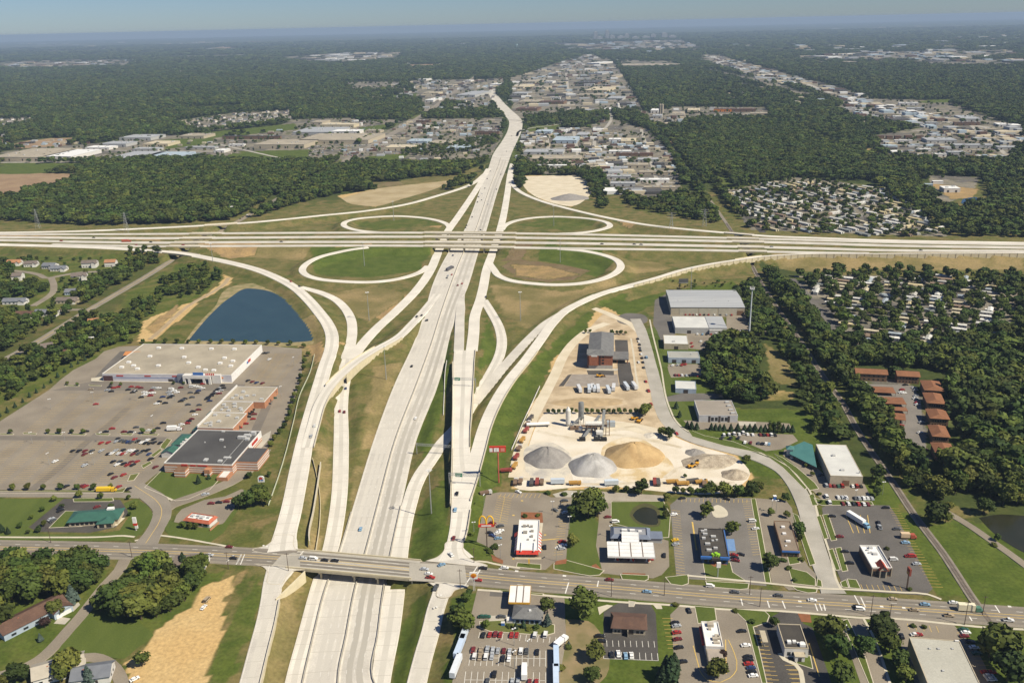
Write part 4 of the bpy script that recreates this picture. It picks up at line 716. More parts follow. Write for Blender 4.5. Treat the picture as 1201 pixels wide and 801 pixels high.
for p in ([(330,651),(345,648),(352,650),(352,668),(318,664)],[(480,660),(545,663),(548,684),(480,681)]): patch('junction_slab', p, mat('junction_concrete', (.40,.37,.31), (.33,.305,.255), scale=.06, fine=.08), lvl=.135)
# right corner pond
patch('right_pond', [(1148,607),(1175,603),(1192,604),(1240,610),(1240,660),(1201,648),(1180,636),(1162,622)], MURK, lvl=.05, smooth=6)
patch('far_small_pond', [(1127,238),(1132,233),(1144,231.5),(1148,235),(1153,244),(1144,248),(1136,243)], mat('blue_pond_water', (.02,.05,.085), rough=.15), lvl=.1, smooth=8)
# estate and park lanes
for pts, w in (([(931,324),(945,325),(956,323)],6),([(968,361),(985,359),(1005,360),(1020,372),(1035,386),(1043,397)],7),([(1010,360),(1030,358),(1045,360)],6),([(1070,372),(1080,383),(1090,393),(1102,397)],7),([(1172,326),(1185,333),(1192,342),(1178,357),(1160,372),(1148,384)],10),([(1080,338),(1092,346),(1108,352)],7),([(1020,330),(1030,335),(1024,344)],6)): ribbon('park_lane', pts, w, LOTASPH)
patch('apartment_car_park', [(1005,450),(1070,452),(1080,470),(1082,500),(1088,536),(1078,536),(1062,515),(1050,500),(1036,480),(1018,465)], mat('apartment_asphalt', (.21,.19,.165), (.17,.155,.135), scale=.06, fine=.1))
ribbon('park_street', [(858,231),(866,240),(876,253),(888,266),(895,273)], 9, DARKASPH, z=.08); ribbon('park_street', [(925,216),(940,222),(955,232)], 7, LOTASPH, z=.1)
for p in ((1025,228,1045,240),(1055,250,1090,268),(1030,258,1042,272)): ribbon('park_street', [(p[0],p[1]),(p[2],p[3])], 8, LOTASPH, z=.1, smooth=False)
# crossings, arrows and stop lines on the local road
for p, q in (((283,650),(277,662)),((287,650),(282,662)),((283,651),(278,661))): line(p, q, .5, WHITEP, z=.165)
for p, q in (((349,654),(356,646)),((266,659),(274,651)),((700.5,688),(702,681)),((558,677),(566,663)),((545,687),(560,664)),((663,696),(667,683)),((869,702),(871,710)),((900,704.5),(902.5,712.5)),((917.5,704.5),(921,713.5)),((956,708),(959,716.5)),((961,708),(964,716)),((966,708.5),(968,716)),((1009.5,700.5),(1015,712)),((1002,698),(1008,709)),((1167,710),(1172.5,718.5)),((1137,723),(1140,728))): line(p, q, .6, WHITEP, z=.165)
for x, y in ((585,667),(604,669.5),(660,675),(936,705),(1182,711),(1058,712.5),(1032,711)): line((x,y),(x+4,y+.4),1.3,WHITEP,z=.165)
for x, y in ((308,640),(312,641),(331,617),(337,617),(332,625),(340,624),(345,574),(350,573),(341,583),(346,582),(511,712),(508,713),(516,698),(512,698)): line((x,y),(x+2.2,y-.4),1.2,WHITEP,z=.185)
for nm, mb in (('white_marking', MK[WHITEP.name]), ('yellow_marking', MK[YELP.name])): tag(mb.build(nm, WHITEP if nm[0] == 'w' else YELP), kind='structure')
# railway: two rails and sleepers on the ballast
r = ROADS['rail']; D_, N_ = r['D'], r['n']; nearr = np.where(D_[:,1] < 1300)[0]; P_ = D_[nearr,:3]; n_ = N_[nearr]
mb = MB(); L_ = len(P_)
for s in (-.75, .75): strip(mb, P_, n_, np.full(L_, s-.12), np.full(L_, s+.12), P_[:,2]+.25)
s_ = np.concatenate([[0], np.cumsum(np.hypot(*np.diff(P_[:,:2], axis=0).T))]); sb = MB()
for d_ in np.arange(0, s_[-1], 1.2):
    x, y, a, b = [np.interp(d_, s_, v) for v in (P_[:,0], P_[:,1], n_[:,0], n_[:,1])]; zz = .2; e = np.array([a, b])*1.3; t_ = np.array([b, -a])*.16
    sb.quad((x+e[0]+t_[0], y+e[1]+t_[1], zz), (x+e[0]-t_[0], y+e[1]-t_[1], zz), (x-e[0]-t_[0], y-e[1]-t_[1], zz), (x-e[0]+t_[0], y-e[1]+t_[1], zz))
rt = empty('railway_track', (0,0,0), 0, 'single railway track running on grey ballast through the tree belt', 'railway')
mb.build('rail', mat('rail_steel', (.20,.15,.12), rough=.5), rt); sb.build('sleeper', mat('sleeper_wood', (.075,.06,.05)), rt)
# ================================================================ buildings
WHITEW = mat('white_wall', (.66,.64,.60), (.60,.58,.54), scale=.3); SHADETINTW = mat('shade_tinted_white_wall', (.56,.55,.58), (.50,.49,.52), scale=.3)  # lavender tone paints in the weaker light on the store front
BRICK = mat('red_brick', (.34,.13,.07), (.27,.10,.055), scale=.8); SALM = mat('salmon_brick', (.45,.22,.12), (.38,.18,.10), scale=.6); STONEB = mat('pale_block', (.42,.39,.34), scale=.5)
TANROOF = mat('gravel_roof', (.38,.335,.255), (.29,.255,.195), scale=.05, rough=1, fine=.08); DARKROOF = mat('dark_membrane_roof', (.082,.080,.078), (.060,.058,.057), scale=.05, rough=.9, fine=.12)
BLACKROOF = mat('black_roof', (.05,.045,.04), (.065,.058,.048), scale=.15, fine=.1); WHITEROOF = mat('white_roof', (.74,.74,.72), (.66,.66,.64), scale=.15); METROOF = mat('grey_metal_roof', (.40,.41,.41), (.35,.36,.365), scale=.1, rough=.5, stretch=(.15,2,0))
PALEROOF = mat('pale_metal_roof', (.60,.60,.56), (.52,.52,.49), scale=.12, rough=.6); BLUEROOF = mat('blue_grey_roof', (.17,.20,.26), (.14,.165,.22), scale=.2); SHINGLE = mat('grey_shingle', (.17,.17,.165), (.13,.13,.13), scale=.3, fine=.1)
BROWNROOF = mat('brown_shingle', (.125,.072,.05), (.095,.055,.04), scale=.25, fine=.12); RUSTROOF = mat('rust_brown_shingle', (.235,.105,.05), (.19,.085,.042), scale=.2, fine=.12); GREENROOF = mat('green_metal_roof', (.045,.125,.095), (.038,.105,.08), scale=.3, rough=.5); TEALROOF = mat('teal_metal_roof', (.075,.20,.185), (.06,.17,.16), scale=.2, rough=.5)
REDP = mat('red_panel', (.55,.05,.03), rough=.5); WHITEP2 = mat('white_panel', (.78,.77,.74), rough=.5); BLUEP = mat('blue_panel', (.05,.15,.42), rough=.5); YELLP = mat('yellow_panel', (.80,.47,.03), rough=.5); ORANGEP = mat('orange_panel', (.75,.25,.03), rough=.5)
GLASS = mat('dark_window', (.025,.03,.035), rough=.15, spec=.5); DOORM = mat('dark_door', (.06,.05,.045), rough=.5); AC = mat('rooftop_unit', (.50,.50,.48), (.40,.40,.39), scale=.6, rough=.5); BROWNW = mat('brown_wall', (.20,.12,.075), (.16,.10,.06), scale=.5); TANW = mat('tan_wall', (.46,.40,.29), (.40,.345,.25), scale=.4); GREYW = mat('grey_metal_wall', (.42,.42,.40), (.37,.37,.355), scale=.3, stretch=(3,3,0)); BLUEW = mat('pale_blue_wall', (.36,.43,.50), scale=.4)
class Bld:
    def __init__(s, name, label, A, B, Cc, h, cat='building', group=None, square=True):
        a, b, c = at(*A, h), at(*B, h), at(*Cc, h); ab = b-a; s.w = ab.length; rz = math.atan2(ab.y, ab.x); yv = Vector((-math.sin(rz), math.cos(rz), 0)); s.d = (c-a).dot(yv); s.h = h
        s.root = empty(name, (a.x, a.y, 0), rz, label, cat, group); s.rz = rz
    def part(s, name, mb, m, parent=None, label=None):
        o = mb.build(name, m, parent or s.root)
        if label: o['label'] = label
        return o
    def box(s, name, x0, x1, y0, y1, z0, z1, m, parent=None, label=None): return s.part(name, MB().box(x0, x1, y0, y1, z0, z1), m, parent, label)
    def flat(s, wm, rm, par=.6, pt=.35, pm=None, x0=0, x1=None, y0=0, y1=None, h=None, edge=True):
        """walls, recessed flat roof and a parapet"""
        x1 = s.w if x1 is None else x1; y1 = s.d if y1 is None else y1; h = h or s.h
        s.part('wall', MB().box(x0, x1, y0, y1, -.3, h-par), wm); s.part('roof', MB().box(x0+pt, x1-pt, y0+pt, y1-pt, h-par-.2, h-par+.06), rm)
        if par > 0:
            p = MB(); p.box(x0-.04, x1+.04, y0-.04, y0+pt, h-par-.1, h); p.box(x0-.04, x1+.04, y1-pt, y1+.04, h-par-.1, h); p.box(x0-.04, x0+pt, y0+pt, y1-pt, h-par-.1, h); p.box(x1-pt, x1+.04, y0+pt, y1-pt, h-par-.1, h); s.part('parapet', p, pm or wm)
    def gable(s, wm, rm, rise, axis='x', eave=.5, hip=0.0, x0=0, x1=None, y0=0, y1=None, h=None, wname='wall', rname='roof'):
        x1 = s.w if x1 is None else x1; y1 = s.d if y1 is None else y1; h = h or s.h
        w_ = MB(); w_.box(x0, x1, y0, y1, -.3, h); r_ = MB(); e = eave; ym = (y0+y1)/2; xm = (x0+x1)/2; zt = h+rise; ze = h-.12
        if axis == 'x':
            i = hip*(y1-y0)/2
            V = [(x0-e,y0-e,ze),(x1+e,y0-e,ze),(x1+e,y1+e,ze),(x0-e,y1+e,ze),(x0-e+i,ym,zt),(x1+e-i,ym,zt)]
            if not hip: w_.add([(x0,y0,h),(x0,y1,h),(x0,ym,zt-.15)],[(0,1,2)]); w_.add([(x1,y0,h),(x1,y1,h),(x1,ym,zt-.15)],[(1,0,2)])
            F = [(0,1,5,4),(2,3,4,5)] + ([(1,2,5),(3,0,4)] if hip else [])
        else:
            i = hip*(x1-x0)/2
            V = [(x0-e,y0-e,ze),(x1+e,y0-e,ze),(x1+e,y1+e,ze),(x0-e,y1+e,ze),(xm,y0-e+i,zt),(xm,y1+e-i,zt)]
            if not hip: w_.add([(x0,y0,h),(x1,y0,h),(xm,y0,zt-.15)],[(0,1,2)]); w_.add([(x0,y1,h),(x1,y1,h),(xm,y1,zt-.15)],[(1,0,2)])
            F = [(1,2,5,4),(3,0,4,5)] + ([(0,1,4),(2,3,5)] if hip else [])
        V2 = [(a, b, c+.14) for a, b, c in V]; n = len(V); F2 = [tuple(k+n for k in f) for f in F]; b4 = [(0,1),(1,2),(2,3),(3,0)]
        r_.add(V+V2, [f[::-1] for f in F]+F2+[(p, q, q+n, p+n) for p, q in b4]); s.part(wname, w_, wm); return s.part(rname, r_, rm)
    def windows(s, n, z0, z1, x0, x1, y=0, frac=.7, m=None, side='front', name='window'):
        st = (x1-x0)/n
        for i in range(n):
            a = x0+st*(i+.5-frac/2); b = a+st*frac
            if side == 'front': q = MB().box(a, b, y-.06, y+.1, z0, z1)
            else: q = MB().box(y-.1 if side == 'left' else y-.1, y+.06 if side == 'right' else y+.1, a, b, z0, z1) if side == 'right' else MB().box(y-.06, y+.1, a, b, z0, z1)
            s.part(name, q, m or GLASS)
    def door(s, x, y=0, w=1.6, h=2.3, m=None): s.box('door', x-w/2, x+w/2, y-.09, y+.1, 0, h, m or DOORM)
    def units(s, L, z, m=None, name='rooftop_unit'):
        """L: (fraction x, fraction y, sx, sy, sz)"""
        for u, v, a, b, c in L:
            q = MB().box(u*s.w-a/2, u*s.w+a/2, v*s.d-b/2, v*s.d+b/2, z-.05, z+c); o = s.part(name, q, m or AC)
    def letters(s, x0, x1, z0, z1, m, y=0, n=6, gap=.3, name='sign_letters', side='front'):
        q = MB(); st = (x1-x0)/n
        for i in range(n):
            a = x0+st*i; b = a+st*(1-gap)
            if side == 'front': q.box(a, b, y-.22, y-.03, z0, z1)
            else: q.box(y+.03, y+.22, a, b, z0, z1)
        s.part(name, q, m)
# ---- big store
b = Bld('big_store', 'huge tan-roofed store with white walls and a dark entrance beside the blue pond', (119.7,438), (271,439.7), (166.8,403.3), 7.0)
b.flat(SHADETINTW, TANROOF, par=.5, pt=.5, pm=WHITEW); ZR = 6.5
for x, y in ((460,97),(605,100),(790,103),(935,105),(405,150),(620,155),(873,160),(925,180),(272,187),(845,193),(648,190),(458,208),(912,210),(303,208),(228,218),(327,228),(708,218),(753,235),(805,238)):
    p = at(100+x/5.34, 390+y/5.34, 7) - b.root.location; c_, s_ = math.cos(-b.rz), math.sin(-b.rz); X, Y = p.x*c_-p.y*s_, p.x*s_+p.y*c_
    o = b.part('rooftop_unit', MB().box(X-1.7, X+1.7, Y-1.3, Y+1.3, ZR-.05, ZR+1.5), WHITEP2)
e0, e1 = b.w*.645, b.w*.855
b.box('entrance_portal', e0, e1, -5, .3, 5.1, 7.9, WHITEW); 
for f in (0.0, .18, .72, .93): b.box('portal_column', e0+(e1-e0)*f, e0+(e1-e0)*f+2, -5, -3.6, -.2, 5.1, WHITEW)
b.box('entrance_door', e0+6, e1-8, -.25, .12, 0, 4.2, GLASS); b.box('entrance_wing', e0-6, e0-.3, -2.5, .2, -.2, 7.6, mat('slate_panel', (.19,.21,.26))); b.box('entrance_wing', e1+.3, e1+8, -2.5, .2, -.2, 7.6, WHITEW)
b.box('roof_sign', e0+9, e0+18, -4.2, -3.6, 7.9, 10.4, BLUEP); b.letters(e0+20, e0+28, 8.0, 9.8, REDP, y=-3.8, n=5)
b.letters(b.w*.11, b.w*.165, 4.6, 5.7, REDP, n=7); b.letters(b.w*.33, b.w*.38, 4.6, 5.7, REDP, n=6); b.letters(b.w*.545, b.w*.59, 4.6, 5.7, REDP, n=6); b.letters(b.w*.92, b.w*.94, 3.6, 5.0, ORANGEP, n=2)
b.box('blue_band', .2, e0-7, -.07, .1, 3.2, 3.5, BLUEP); b.box('sun_bright_side_wall', b.w-.1, b.w+.15, .3, b.d-.3, -.2, 6.95, WHITEP2); b.letters(b.d*.52, b.d*.60, 3.2, 5.6, REDP, y=b.w+.16, n=3, side='right'); b.letters(b.d*.47, b.d*.52, 3.2, 5.0, BLUEP, y=b.w+.16, n=2, side='right')  # right side covered in brighter white, sunlight put into its colour
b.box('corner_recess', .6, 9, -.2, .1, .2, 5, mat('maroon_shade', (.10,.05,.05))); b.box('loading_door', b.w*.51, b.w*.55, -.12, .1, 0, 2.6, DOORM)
g = Bld('garden_canopy', 'orange-roofed garden shelter against the end of the huge tan-roofed store', (145,416.5), (161.5,416.5), (148,412), 5, 'shelter')
g.gable(TANW, mat('orange_roof', (.52,.22,.08)), 1.6); g.box('display_bench', 2, g.w-3, -6, -1.2, 0, 1.4, WHITEW)
# ---- strip mall: three stepped tan-roofed blocks
for A, B_, C_, lab, bays in (((261,470),(310,471),(278,453),'northern block of the strip mall with tan roof, nearest the huge store',3),((248,483),(285,484),(261.4,470.4),'middle block of the strip mall with tan roof',2),((231.5,501),(273,502),(248.4,483.4),'southern block of the strip mall, touching the dark-roofed supermarket',2)):
    b = Bld('strip_mall_block', lab, A, B_, C_, 6); b.flat(SALM, TANROOF, par=.35, pm=WHITEW)
    b.box('front_parapet', -.5, .35, .2, b.d-.2, 4.2, 7.4, WHITEW); a_ = MB(); a_.add([(-.5,0,4.4),(-.5,b.d,4.4),(-5,b.d,3),(-5,0,3),(-.5,0,4.1),(-.5,b.d,4.1),(-5,b.d,2.8),(-5,0,2.8)],[(0,1,2,3),(7,6,5,4),(2,6,7,3),(0,3,7,4),(1,5,6,2)]); b.part('awning', a_, GREENROOF)
    for k in range(bays*3): b.box('awning_post', -4.9, -4.6, b.d*(k+.5)/(bays*3), b.d*(k+.5)/(bays*3)+.3, -.1, 2.9, WHITEW)
    b.units([(random.uniform(.12,.9), random.uniform(.12,.88), random.uniform(1.6,3), random.uniform(1.6,2.6), random.uniform(.9,1.5)) for _ in range(9)], 5.7)
    b.windows(bays*2, .3, 2.6, 1, b.d-1, y=0, side='left')
    b.box('rear_door', b.w-.05, b.w+.1, b.d*.4, b.d*.4+2, 0, 2.4, DOORM)
# ---- supermarket with dark roof
b = Bld('supermarket', 'dark grey-roofed supermarket with white and brick-red bands facing a lawn', (192,542.5), (272,545), (229.5,503.3), 7.5)
b.flat(SALM, DARKROOF, par=.7, pt=.45, pm=WHITEW); 
for z in (1.2, 2.7, 4.3): b.box('white_band', -.08, b.w+.1, -.1, b.d, z, z+.55, WHITEW)
b.units([(.86,.84,5,2.4,1.8),(.80,.78,6,2.4,1.8),(.9,.74,3,3,1.4),(.93,.9,3,3,2.6),(.52,.70,2.6,2,1.2),(.42,.97,2,2,1),(.56,.12,2.6,3.4,1),(.78,.10,2.8,2.4,1.1),(.84,.2,5,2,.9),(.30,.62,.8,.8,.8),(.66,.5,1,1,.7)], 6.8)
b.box('roof_seam', b.w*.84, b.w*.845, .6, b.d-1, 6.85, 6.95, AC); b.box('entrance_block', b.w*.20, b.w*.36, -6, -.15, -.2, 5.0, SALM); b.box('entrance_band', b.w*.20-.1, b.w*.36+.1, -6.1, -.2, 1.2, 1.8, WHITEW); b.box('entrance_band', b.w*.20-.1, b.w*.36+.1, -6.1, -.2, 3.2, 3.9, WHITEW); b.box('entrance_roof', b.w*.2+.1, b.w*.36-.1, -5.9, -.3, 5.0, 5.15, BROWNW)
b.box('porch_block', b.w*.62, b.w*.70, -4, -.15, -.2, 5.2, SALM); b.box('entrance_band', b.w*.62-.1, b.w*.70+.1, -4.1, -.2, 1.4, 2.1, WHITEW); b.box('rear_wing', b.w+.1, b.w+15, b.d*.12, b.d*.52, -.2, 6.6, SALM); b.box('wing_roof', b.w+.3, b.w+14.8, b.d*.12+.3, b.d*.52-.3, 6.6, 6.72, DARKROOF)
for z in (1.2, 3.0, 4.8): b.box('white_band', b.w+.1, b.w+15.1, b.d*.12-.1, b.d*.52+.1, z, z+.7, WHITEW)
b.box('loading_bay', b.w*.84, b.w*1.0, -9, -.2, -.2, 2.6, SALM); b.box('bay_ramp', b.w*.87, b.w*.97, -8.7, -.4, 2.6, 2.75, WHITEW); b.box('sign_wall', b.w, b.w+.3, b.d*.54, b.d*.99, 3.0, 7.9, WHITEP2)
b.letters(b.d*.64, b.d*.85, 4.4, 6.6, REDP, y=b.w+.3, n=9, side='right'); b.letters(b.w*.26, b.w*.35, 5.6, 7.0, REDP, n=5); b.letters(b.w*.39, b.w*.47, 5.6, 6.7, REDP, n=7); b.letters(b.w*.50, b.w*.64, 5.6, 6.7, REDP, n=11)
v = MB(); v.box(-7, -.4, 4, 17, 3.9, 4.3)
b.gable(WHITEW, GREENROOF, 2.2, axis='y', x0=-13, x1=-3, y0=b.d*.40, y1=b.d*.56, h=3.6, wname='canopy_base', rname='canopy_roof'); b.gable(WHITEW, GREENROOF, 2.4, axis='x', x0=-12, x1=-1.5, y0=b.d*.66, y1=b.d*.98, h=3.8, hip=.6, wname='canopy_base', rname='canopy_roof')
for y in (b.d*.58, b.d*.64, b.d*.72): b.box('white_pylon', -3.2, -1.6, y, y+1.2, -.2, 6.6, WHITEW)
# ---- green hip-roofed restaurant
b = Bld('green_roofed_restaurant', 'low restaurant with broad dark green metal roof on a dark lot', (80,612), (137.5,608), (96,599.5), 3.6)
b.gable(TANW, GREENROOF, 2.4, hip=.9, eave=1.0); b.gable(TANW, GREENROOF, 1.5, axis='y', x0=b.w*.62, x1=b.w*.95, y0=-4, y1=b.d*.5, hip=.5, h=3.2, wname='porch', rname='porch_roof'); b.windows(6, .8, 2.4, 1, b.w*.6); b.windows(2, .3, 2.4, b.w*.64, b.w*.93, y=-4); b.units([(.78,.75,4,2.6,2.8)], 3.6, WHITEP2, 'roof_vent')
# ---- red mansard drive-in
b = Bld('red_roofed_drive_in', 'small drive-in restaurant with red sloping roof edge and white roof deck', (215.5,607.5), (245,612), (214,598.3), 4.2)
b.part('wall', MB().box(0, b.w, 0, b.d, -.2, 3.0), WHITEW); m_ = MB(); 
def mansard(mb, w, d, z0, z1, inn, out):
    V = [(-out,-out,z0),(w+out,-out,z0),(w+out,d+out,z0),(-out,d+out,z0),(inn,inn,z1),(w-inn,inn,z1),(w-inn,d-inn,z1),(inn,d-inn,z1),(inn+.3,inn+.3,z1),(w-inn-.3,inn+.3,z1),(w-inn-.3,d-inn-.3,z1),(inn+.3,d-inn-.3,z1),(inn+.3,inn+.3,z1-.7),(w-inn-.3,inn+.3,z1-.7),(w-inn-.3,d-inn-.3,z1-.7),(inn+.3,d-inn-.3,z1-.7)]
    F = [(k, (k+1) % 4, 4+(k+1) % 4, 4+k) for k in range(4)]+[(4+k, 4+(k+1) % 4, 8+(k+1) % 4, 8+k) for k in range(4)]+[(8+k, 8+(k+1) % 4, 12+(k+1) % 4, 12+k) for k in range(4)]+[(3,2,1,0)]
    mb.add(V, F)
mansard(m_, b.w, b.d, 2.9, 4.4, .8, .6); b.part('mansard', m_, mat('terracotta_roof', (.45,.13,.07), (.37,.105,.06), scale=.4)); b.box('roof', 1.0, b.w-1.0, 1.0, b.d-1.0, 3.4, 3.72, WHITEROOF); b.windows(4, .8, 2.3, 1, b.w-1); b.units([(.2,.5,2,2,1.1),(.4,.6,2.4,1.6,1),(.6,.45,2,2.4,1.1),(.8,.6,1.6,1.6,1),(.45,.3,1.2,1,.8)], 3.7); b.box('drive_through_fence', b.w+2, b.w+2.4, -3, b.d*.8, 0, 1.2, SALM)
# ---- arches restaurant
b = Bld('striped_roof_restaurant', 'burger restaurant with white roof deck and red and white striped mansard', (605.5,645), (631.5,645.3), (610.5,609), 4.6)
b.part('wall', MB().box(0, b.w, 0, b.d, -.2, 3.0), BROWNW); m_ = MB(); V0 = 0
def stripes(x0, y0, x1, y1, nx, ny, n):
    for k in range(n):
        f0, f1 = k/n, (k+1)/n; mt = 0 if k % 2 == 0 else 1; q = lambda f, o, z: (x0+(x1-x0)*f+nx*o, y0+(y1-y0)*f+ny*o, z)
        m_.add([q(f0, 1.3, 2.7), q(f1, 1.3, 2.7), q(f1, -.2, 4.6), q(f0, -.2, 4.6)], [(0,1,2,3)], mt)
stripes(b.w, 0, b.w, b.d*.62, 1, 0, 13); stripes(0, b.d*.5, 0, 0, -1, 0, 11); stripes(0, 0, b.w, 0, 0, -1, 1); stripes(0, b.d*.62, 0, b.d*.5, -1.6, 0, 1)
b.part('mansard', m_, [REDP, WHITEP2]); b.box('roof', .25, b.w-.25, .25, b.d, 3.0, 4.0, WHITEROOF); p = MB()
for a in ((.1,b.w-.1,.1,.5),(.1,b.w-.1,b.d-.4,b.d),(.1,.5,.5,b.d-.4),(b.w-.5,b.w-.1,.5,b.d-.4)): p.box(*a, 3.0, 4.6)
b.part('parapet', p, WHITEW); b.units([(.28,.78,1.8,1.4,1.2),(.45,.79,1.4,1.2,1.2),(.62,.77,1.6,1.2,1.1),(.34,.58,2.4,2.2,.9),(.66,.62,1.8,1.4,1),(.66,.45,1.5,1.6,.9),(.5,.35,1,1,.7),(.8,.33,.8,.8,.7)], 4.0, mat('soiled_unit', (.30,.28,.24))); b.box('beam', b.w*.2, b.w*.21+.4, -1.2, b.d*.25, 4.6, 4.95, WHITEP2); b.box('beam', b.w*.78, b.w*.79+.4, -1.2, b.d*.25, 4.6, 4.95, WHITEP2); b.windows(5, .6, 2.4, .6, b.w-.6); b.box('front_step', -1, b.w+1.5, -2.2, -.1, 0, .25, TANW)
# ---- petrol station with white canopies
def canopy(name, label, A, B_, C_, h, nx, ny, top=None, edge=None, ribs=0, bands=0, und=None):
    c = Bld(name, label, A, B_, C_, h, 'canopy'); c.box('canopy_roof', 0, c.w, 0, c.d, h-.7, h-.02, top or WHITEROOF); p = MB()
    for q in ((-.12,c.w+.12,-.12,.0),(-.12,c.w+.12,c.d,c.d+.12),(-.12,0,0,c.d),(c.w,c.w+.12,0,c.d)): p.box(*q, h-.95, h+.15)
    c.part('fascia', p, edge or WHITEP2)
    for k in range(ribs): x = c.w*(k+1)/(ribs+1); c.box('roof_gutter', x-.25, x+.25, .1, c.d-.1, h-.02, h+.08, mat('rusty_gutter', (.16,.11,.08)))
    for k in range(bands): y = c.d*(k+1)/(bands+1); c.box('roof_seam', .1, c.w-.1, y-.12, y+.12, h-.02, h+.05, AC)
    for i in range(nx):
        for j in range(ny):
            x, y = c.w*(i+.5)/nx, c.d*(j+.5)/ny; c.box('column', x-.25, x+.25, y-.25, y+.25, -.1, h-.68, WHITEW); pm = c.box('fuel_pump', x+.9, x+1.7, y-.4, y+.4, -.05, 1.7, REDP); c.box('pump_island', x-.9, x+2.3, y-.8, y+.8, -.05, .15, KERB)
    return c
canopy('station_canopy', 'wide white ribbed fuel canopy in front of the blue-grey station shop', (713,652), (768.3,653.3), (713.6,635), 5.2, 3, 2, ribs=3, bands=3)
canopy('station_canopy', 'small white ribbed canopy between the wide canopy and the blue-grey shop', (729.5,635.2), (749.6,636), (729.8,623.4), 5.6, 2, 1, ribs=0, bands=2)
b = Bld('station_shop', 'blue-grey station shop behind the white canopies, beside the small dark pond', (717,628), (762.5,629.5), (718.5,616), 4.3); b.part('wall', MB().box(0, b.w, 0, b.d, -.2, 3.0), GREYW); m_ = MB(); mansard(m_, b.w, b.d, 2.9, 4.5, 1.4, .6); b.part('mansard', m_, BLUEROOF); b.box('roof', 1.6, b.w-1.6, 1.6, b.d-1.6, 3.5, 3.84, mat('deck_grey', (.25,.26,.28))); b.units([(.34,.55,3,1.6,1.2),(.55,.55,3,1.6,1.2),(.75,.5,2,1.4,1)], 3.8, WHITEP2); b.windows(6, .6, 2.5, 1, b.w-1); b.box('annex', b.w+.2, b.w+7, b.d*.05, b.d*.7, -.2, 3, GREYW); b.box('annex_roof', b.w, b.w+7.3, 0, b.d*.72, 3, 3.3, BLUEROOF)
# ---- blue-trimmed restaurant with black roof
b = Bld('blue_trimmed_restaurant', 'restaurant with black roof and bright blue trim behind a small lawn', (823.5,651), (854.5,652.5), (819.8,618.8), 5.2)
b.flat(mat('dark_blue_wall', (.045,.085,.19), (.04,.075,.16)), BLACKROOF, par=.5, pm=BLACKROOF); b.units([(.15,.88,2,1.4,1),(.28,.92,1.6,1.4,1),(.24,.78,2.6,1.4,1),(.16,.62,2,1.6,1),(.55,.70,2.8,1.4,1),(.5,.55,1.4,1.2,.8),(.28,.42,2.8,1.6,1),(.3,.2,2.8,1.6,1),(.56,.28,2.2,1.4,1),(.66,.58,1.2,1.2,.8)], 4.7)
a_ = MB(); b.box('fascia', -.8, b.w*.36, -1.2, -.1, 3.6, 5.0, BLUEP); b.box('fascia', b.w*.68, b.w+.6, -1.2, -.1, 3.6, 5.0, BLUEP); b.box('entrance_canopy', b.w*.36, b.w*.68, -1.8, -.1, 3.2, 4.6, BLACKROOF); b.box('side_trim', b.w, b.w+.7, 2, b.d, 3.6, 4.6, BLUEP); b.box('side_trim', -.6, 0, 2, b.d-6, 3.4, 4.4, mat('teal_trim', (.04,.12,.18)))
for f, z in ((.42,5.2),(.53,5.9),(.62,5.2)): b.part('round_ornament', MB().cyl(b.w*f, .8, z-.9, z+.9, .95, n=10), mat('lime_green', (.28,.55,.03)))
b.windows(5, .8, 2.6, 1, b.w-1); b.door(b.w*.52)
# ---- flat brown office
b = Bld('flat_office', 'long low brown flat-roofed office beside the curving street, blue front edge', (917.5,645), (937.8,646), (907.5,610.3), 4.2); b.flat(BROWNW, mat('brown_gravel_roof', (.24,.19,.14), (.20,.16,.12), scale=.15, fine=.1), par=.3); b.box('blue_fascia', -.2, b.w+.2, -.5, -.05, 3.1, 4.1, BLUEP); b.units([(.45,.78,2,1.6,.9),(.4,.55,2,1.6,.9),(.5,.3,2.6,1.4,.9),(.3,.15,1,1,.6)], 3.9, WHITEP2); b.windows(4, .6, 2.5, .8, b.w-.8); b.door(b.w*.5)
# ---- white roofed diner with arched front
b = Bld('arched_front_diner', 'brick diner with brilliant white flat roof and tall arched red gable entrance', (1023,665), (1046.5,665.3), (1013,639), 5.6); b.flat(BROWNW, WHITEROOF, par=.8, pm=WHITEW); b.units([(.5,.9,2,1.6,1.2),(.28,.8,1.2,1,.8),(.55,.62,2.4,1.6,1),(.4,.7,1,1,.7),(.3,.68,1,1,.7)], 4.8)
b.gable(TANW, mat('red_gable_roof', (.42,.07,.035)), 2.6, axis='y', x0=b.w*.36, x1=b.w*.72, y0=-1.6, y1=b.d*.22, h=4.8, wname='entrance_gable', rname='gable_roof'); b.box('entrance_glass', b.w*.43, b.w*.65, -1.75, -1.5, .2, 4.6, GLASS); b.windows(2, .8, 3.2, .6, b.w*.34, frac=.85); b.windows(2, .8, 3.2, b.w*.74, b.w-.6, frac=.85)
for x in (0, b.w-.3): b.box('corner_pilaster', x, x+.35, -.3, -.05, 0, 5.5, TANW)
b.box('side_strip', b.w-1.6, b.w-1.1, 2, b.d-1, 4.86, 5.1, AC)
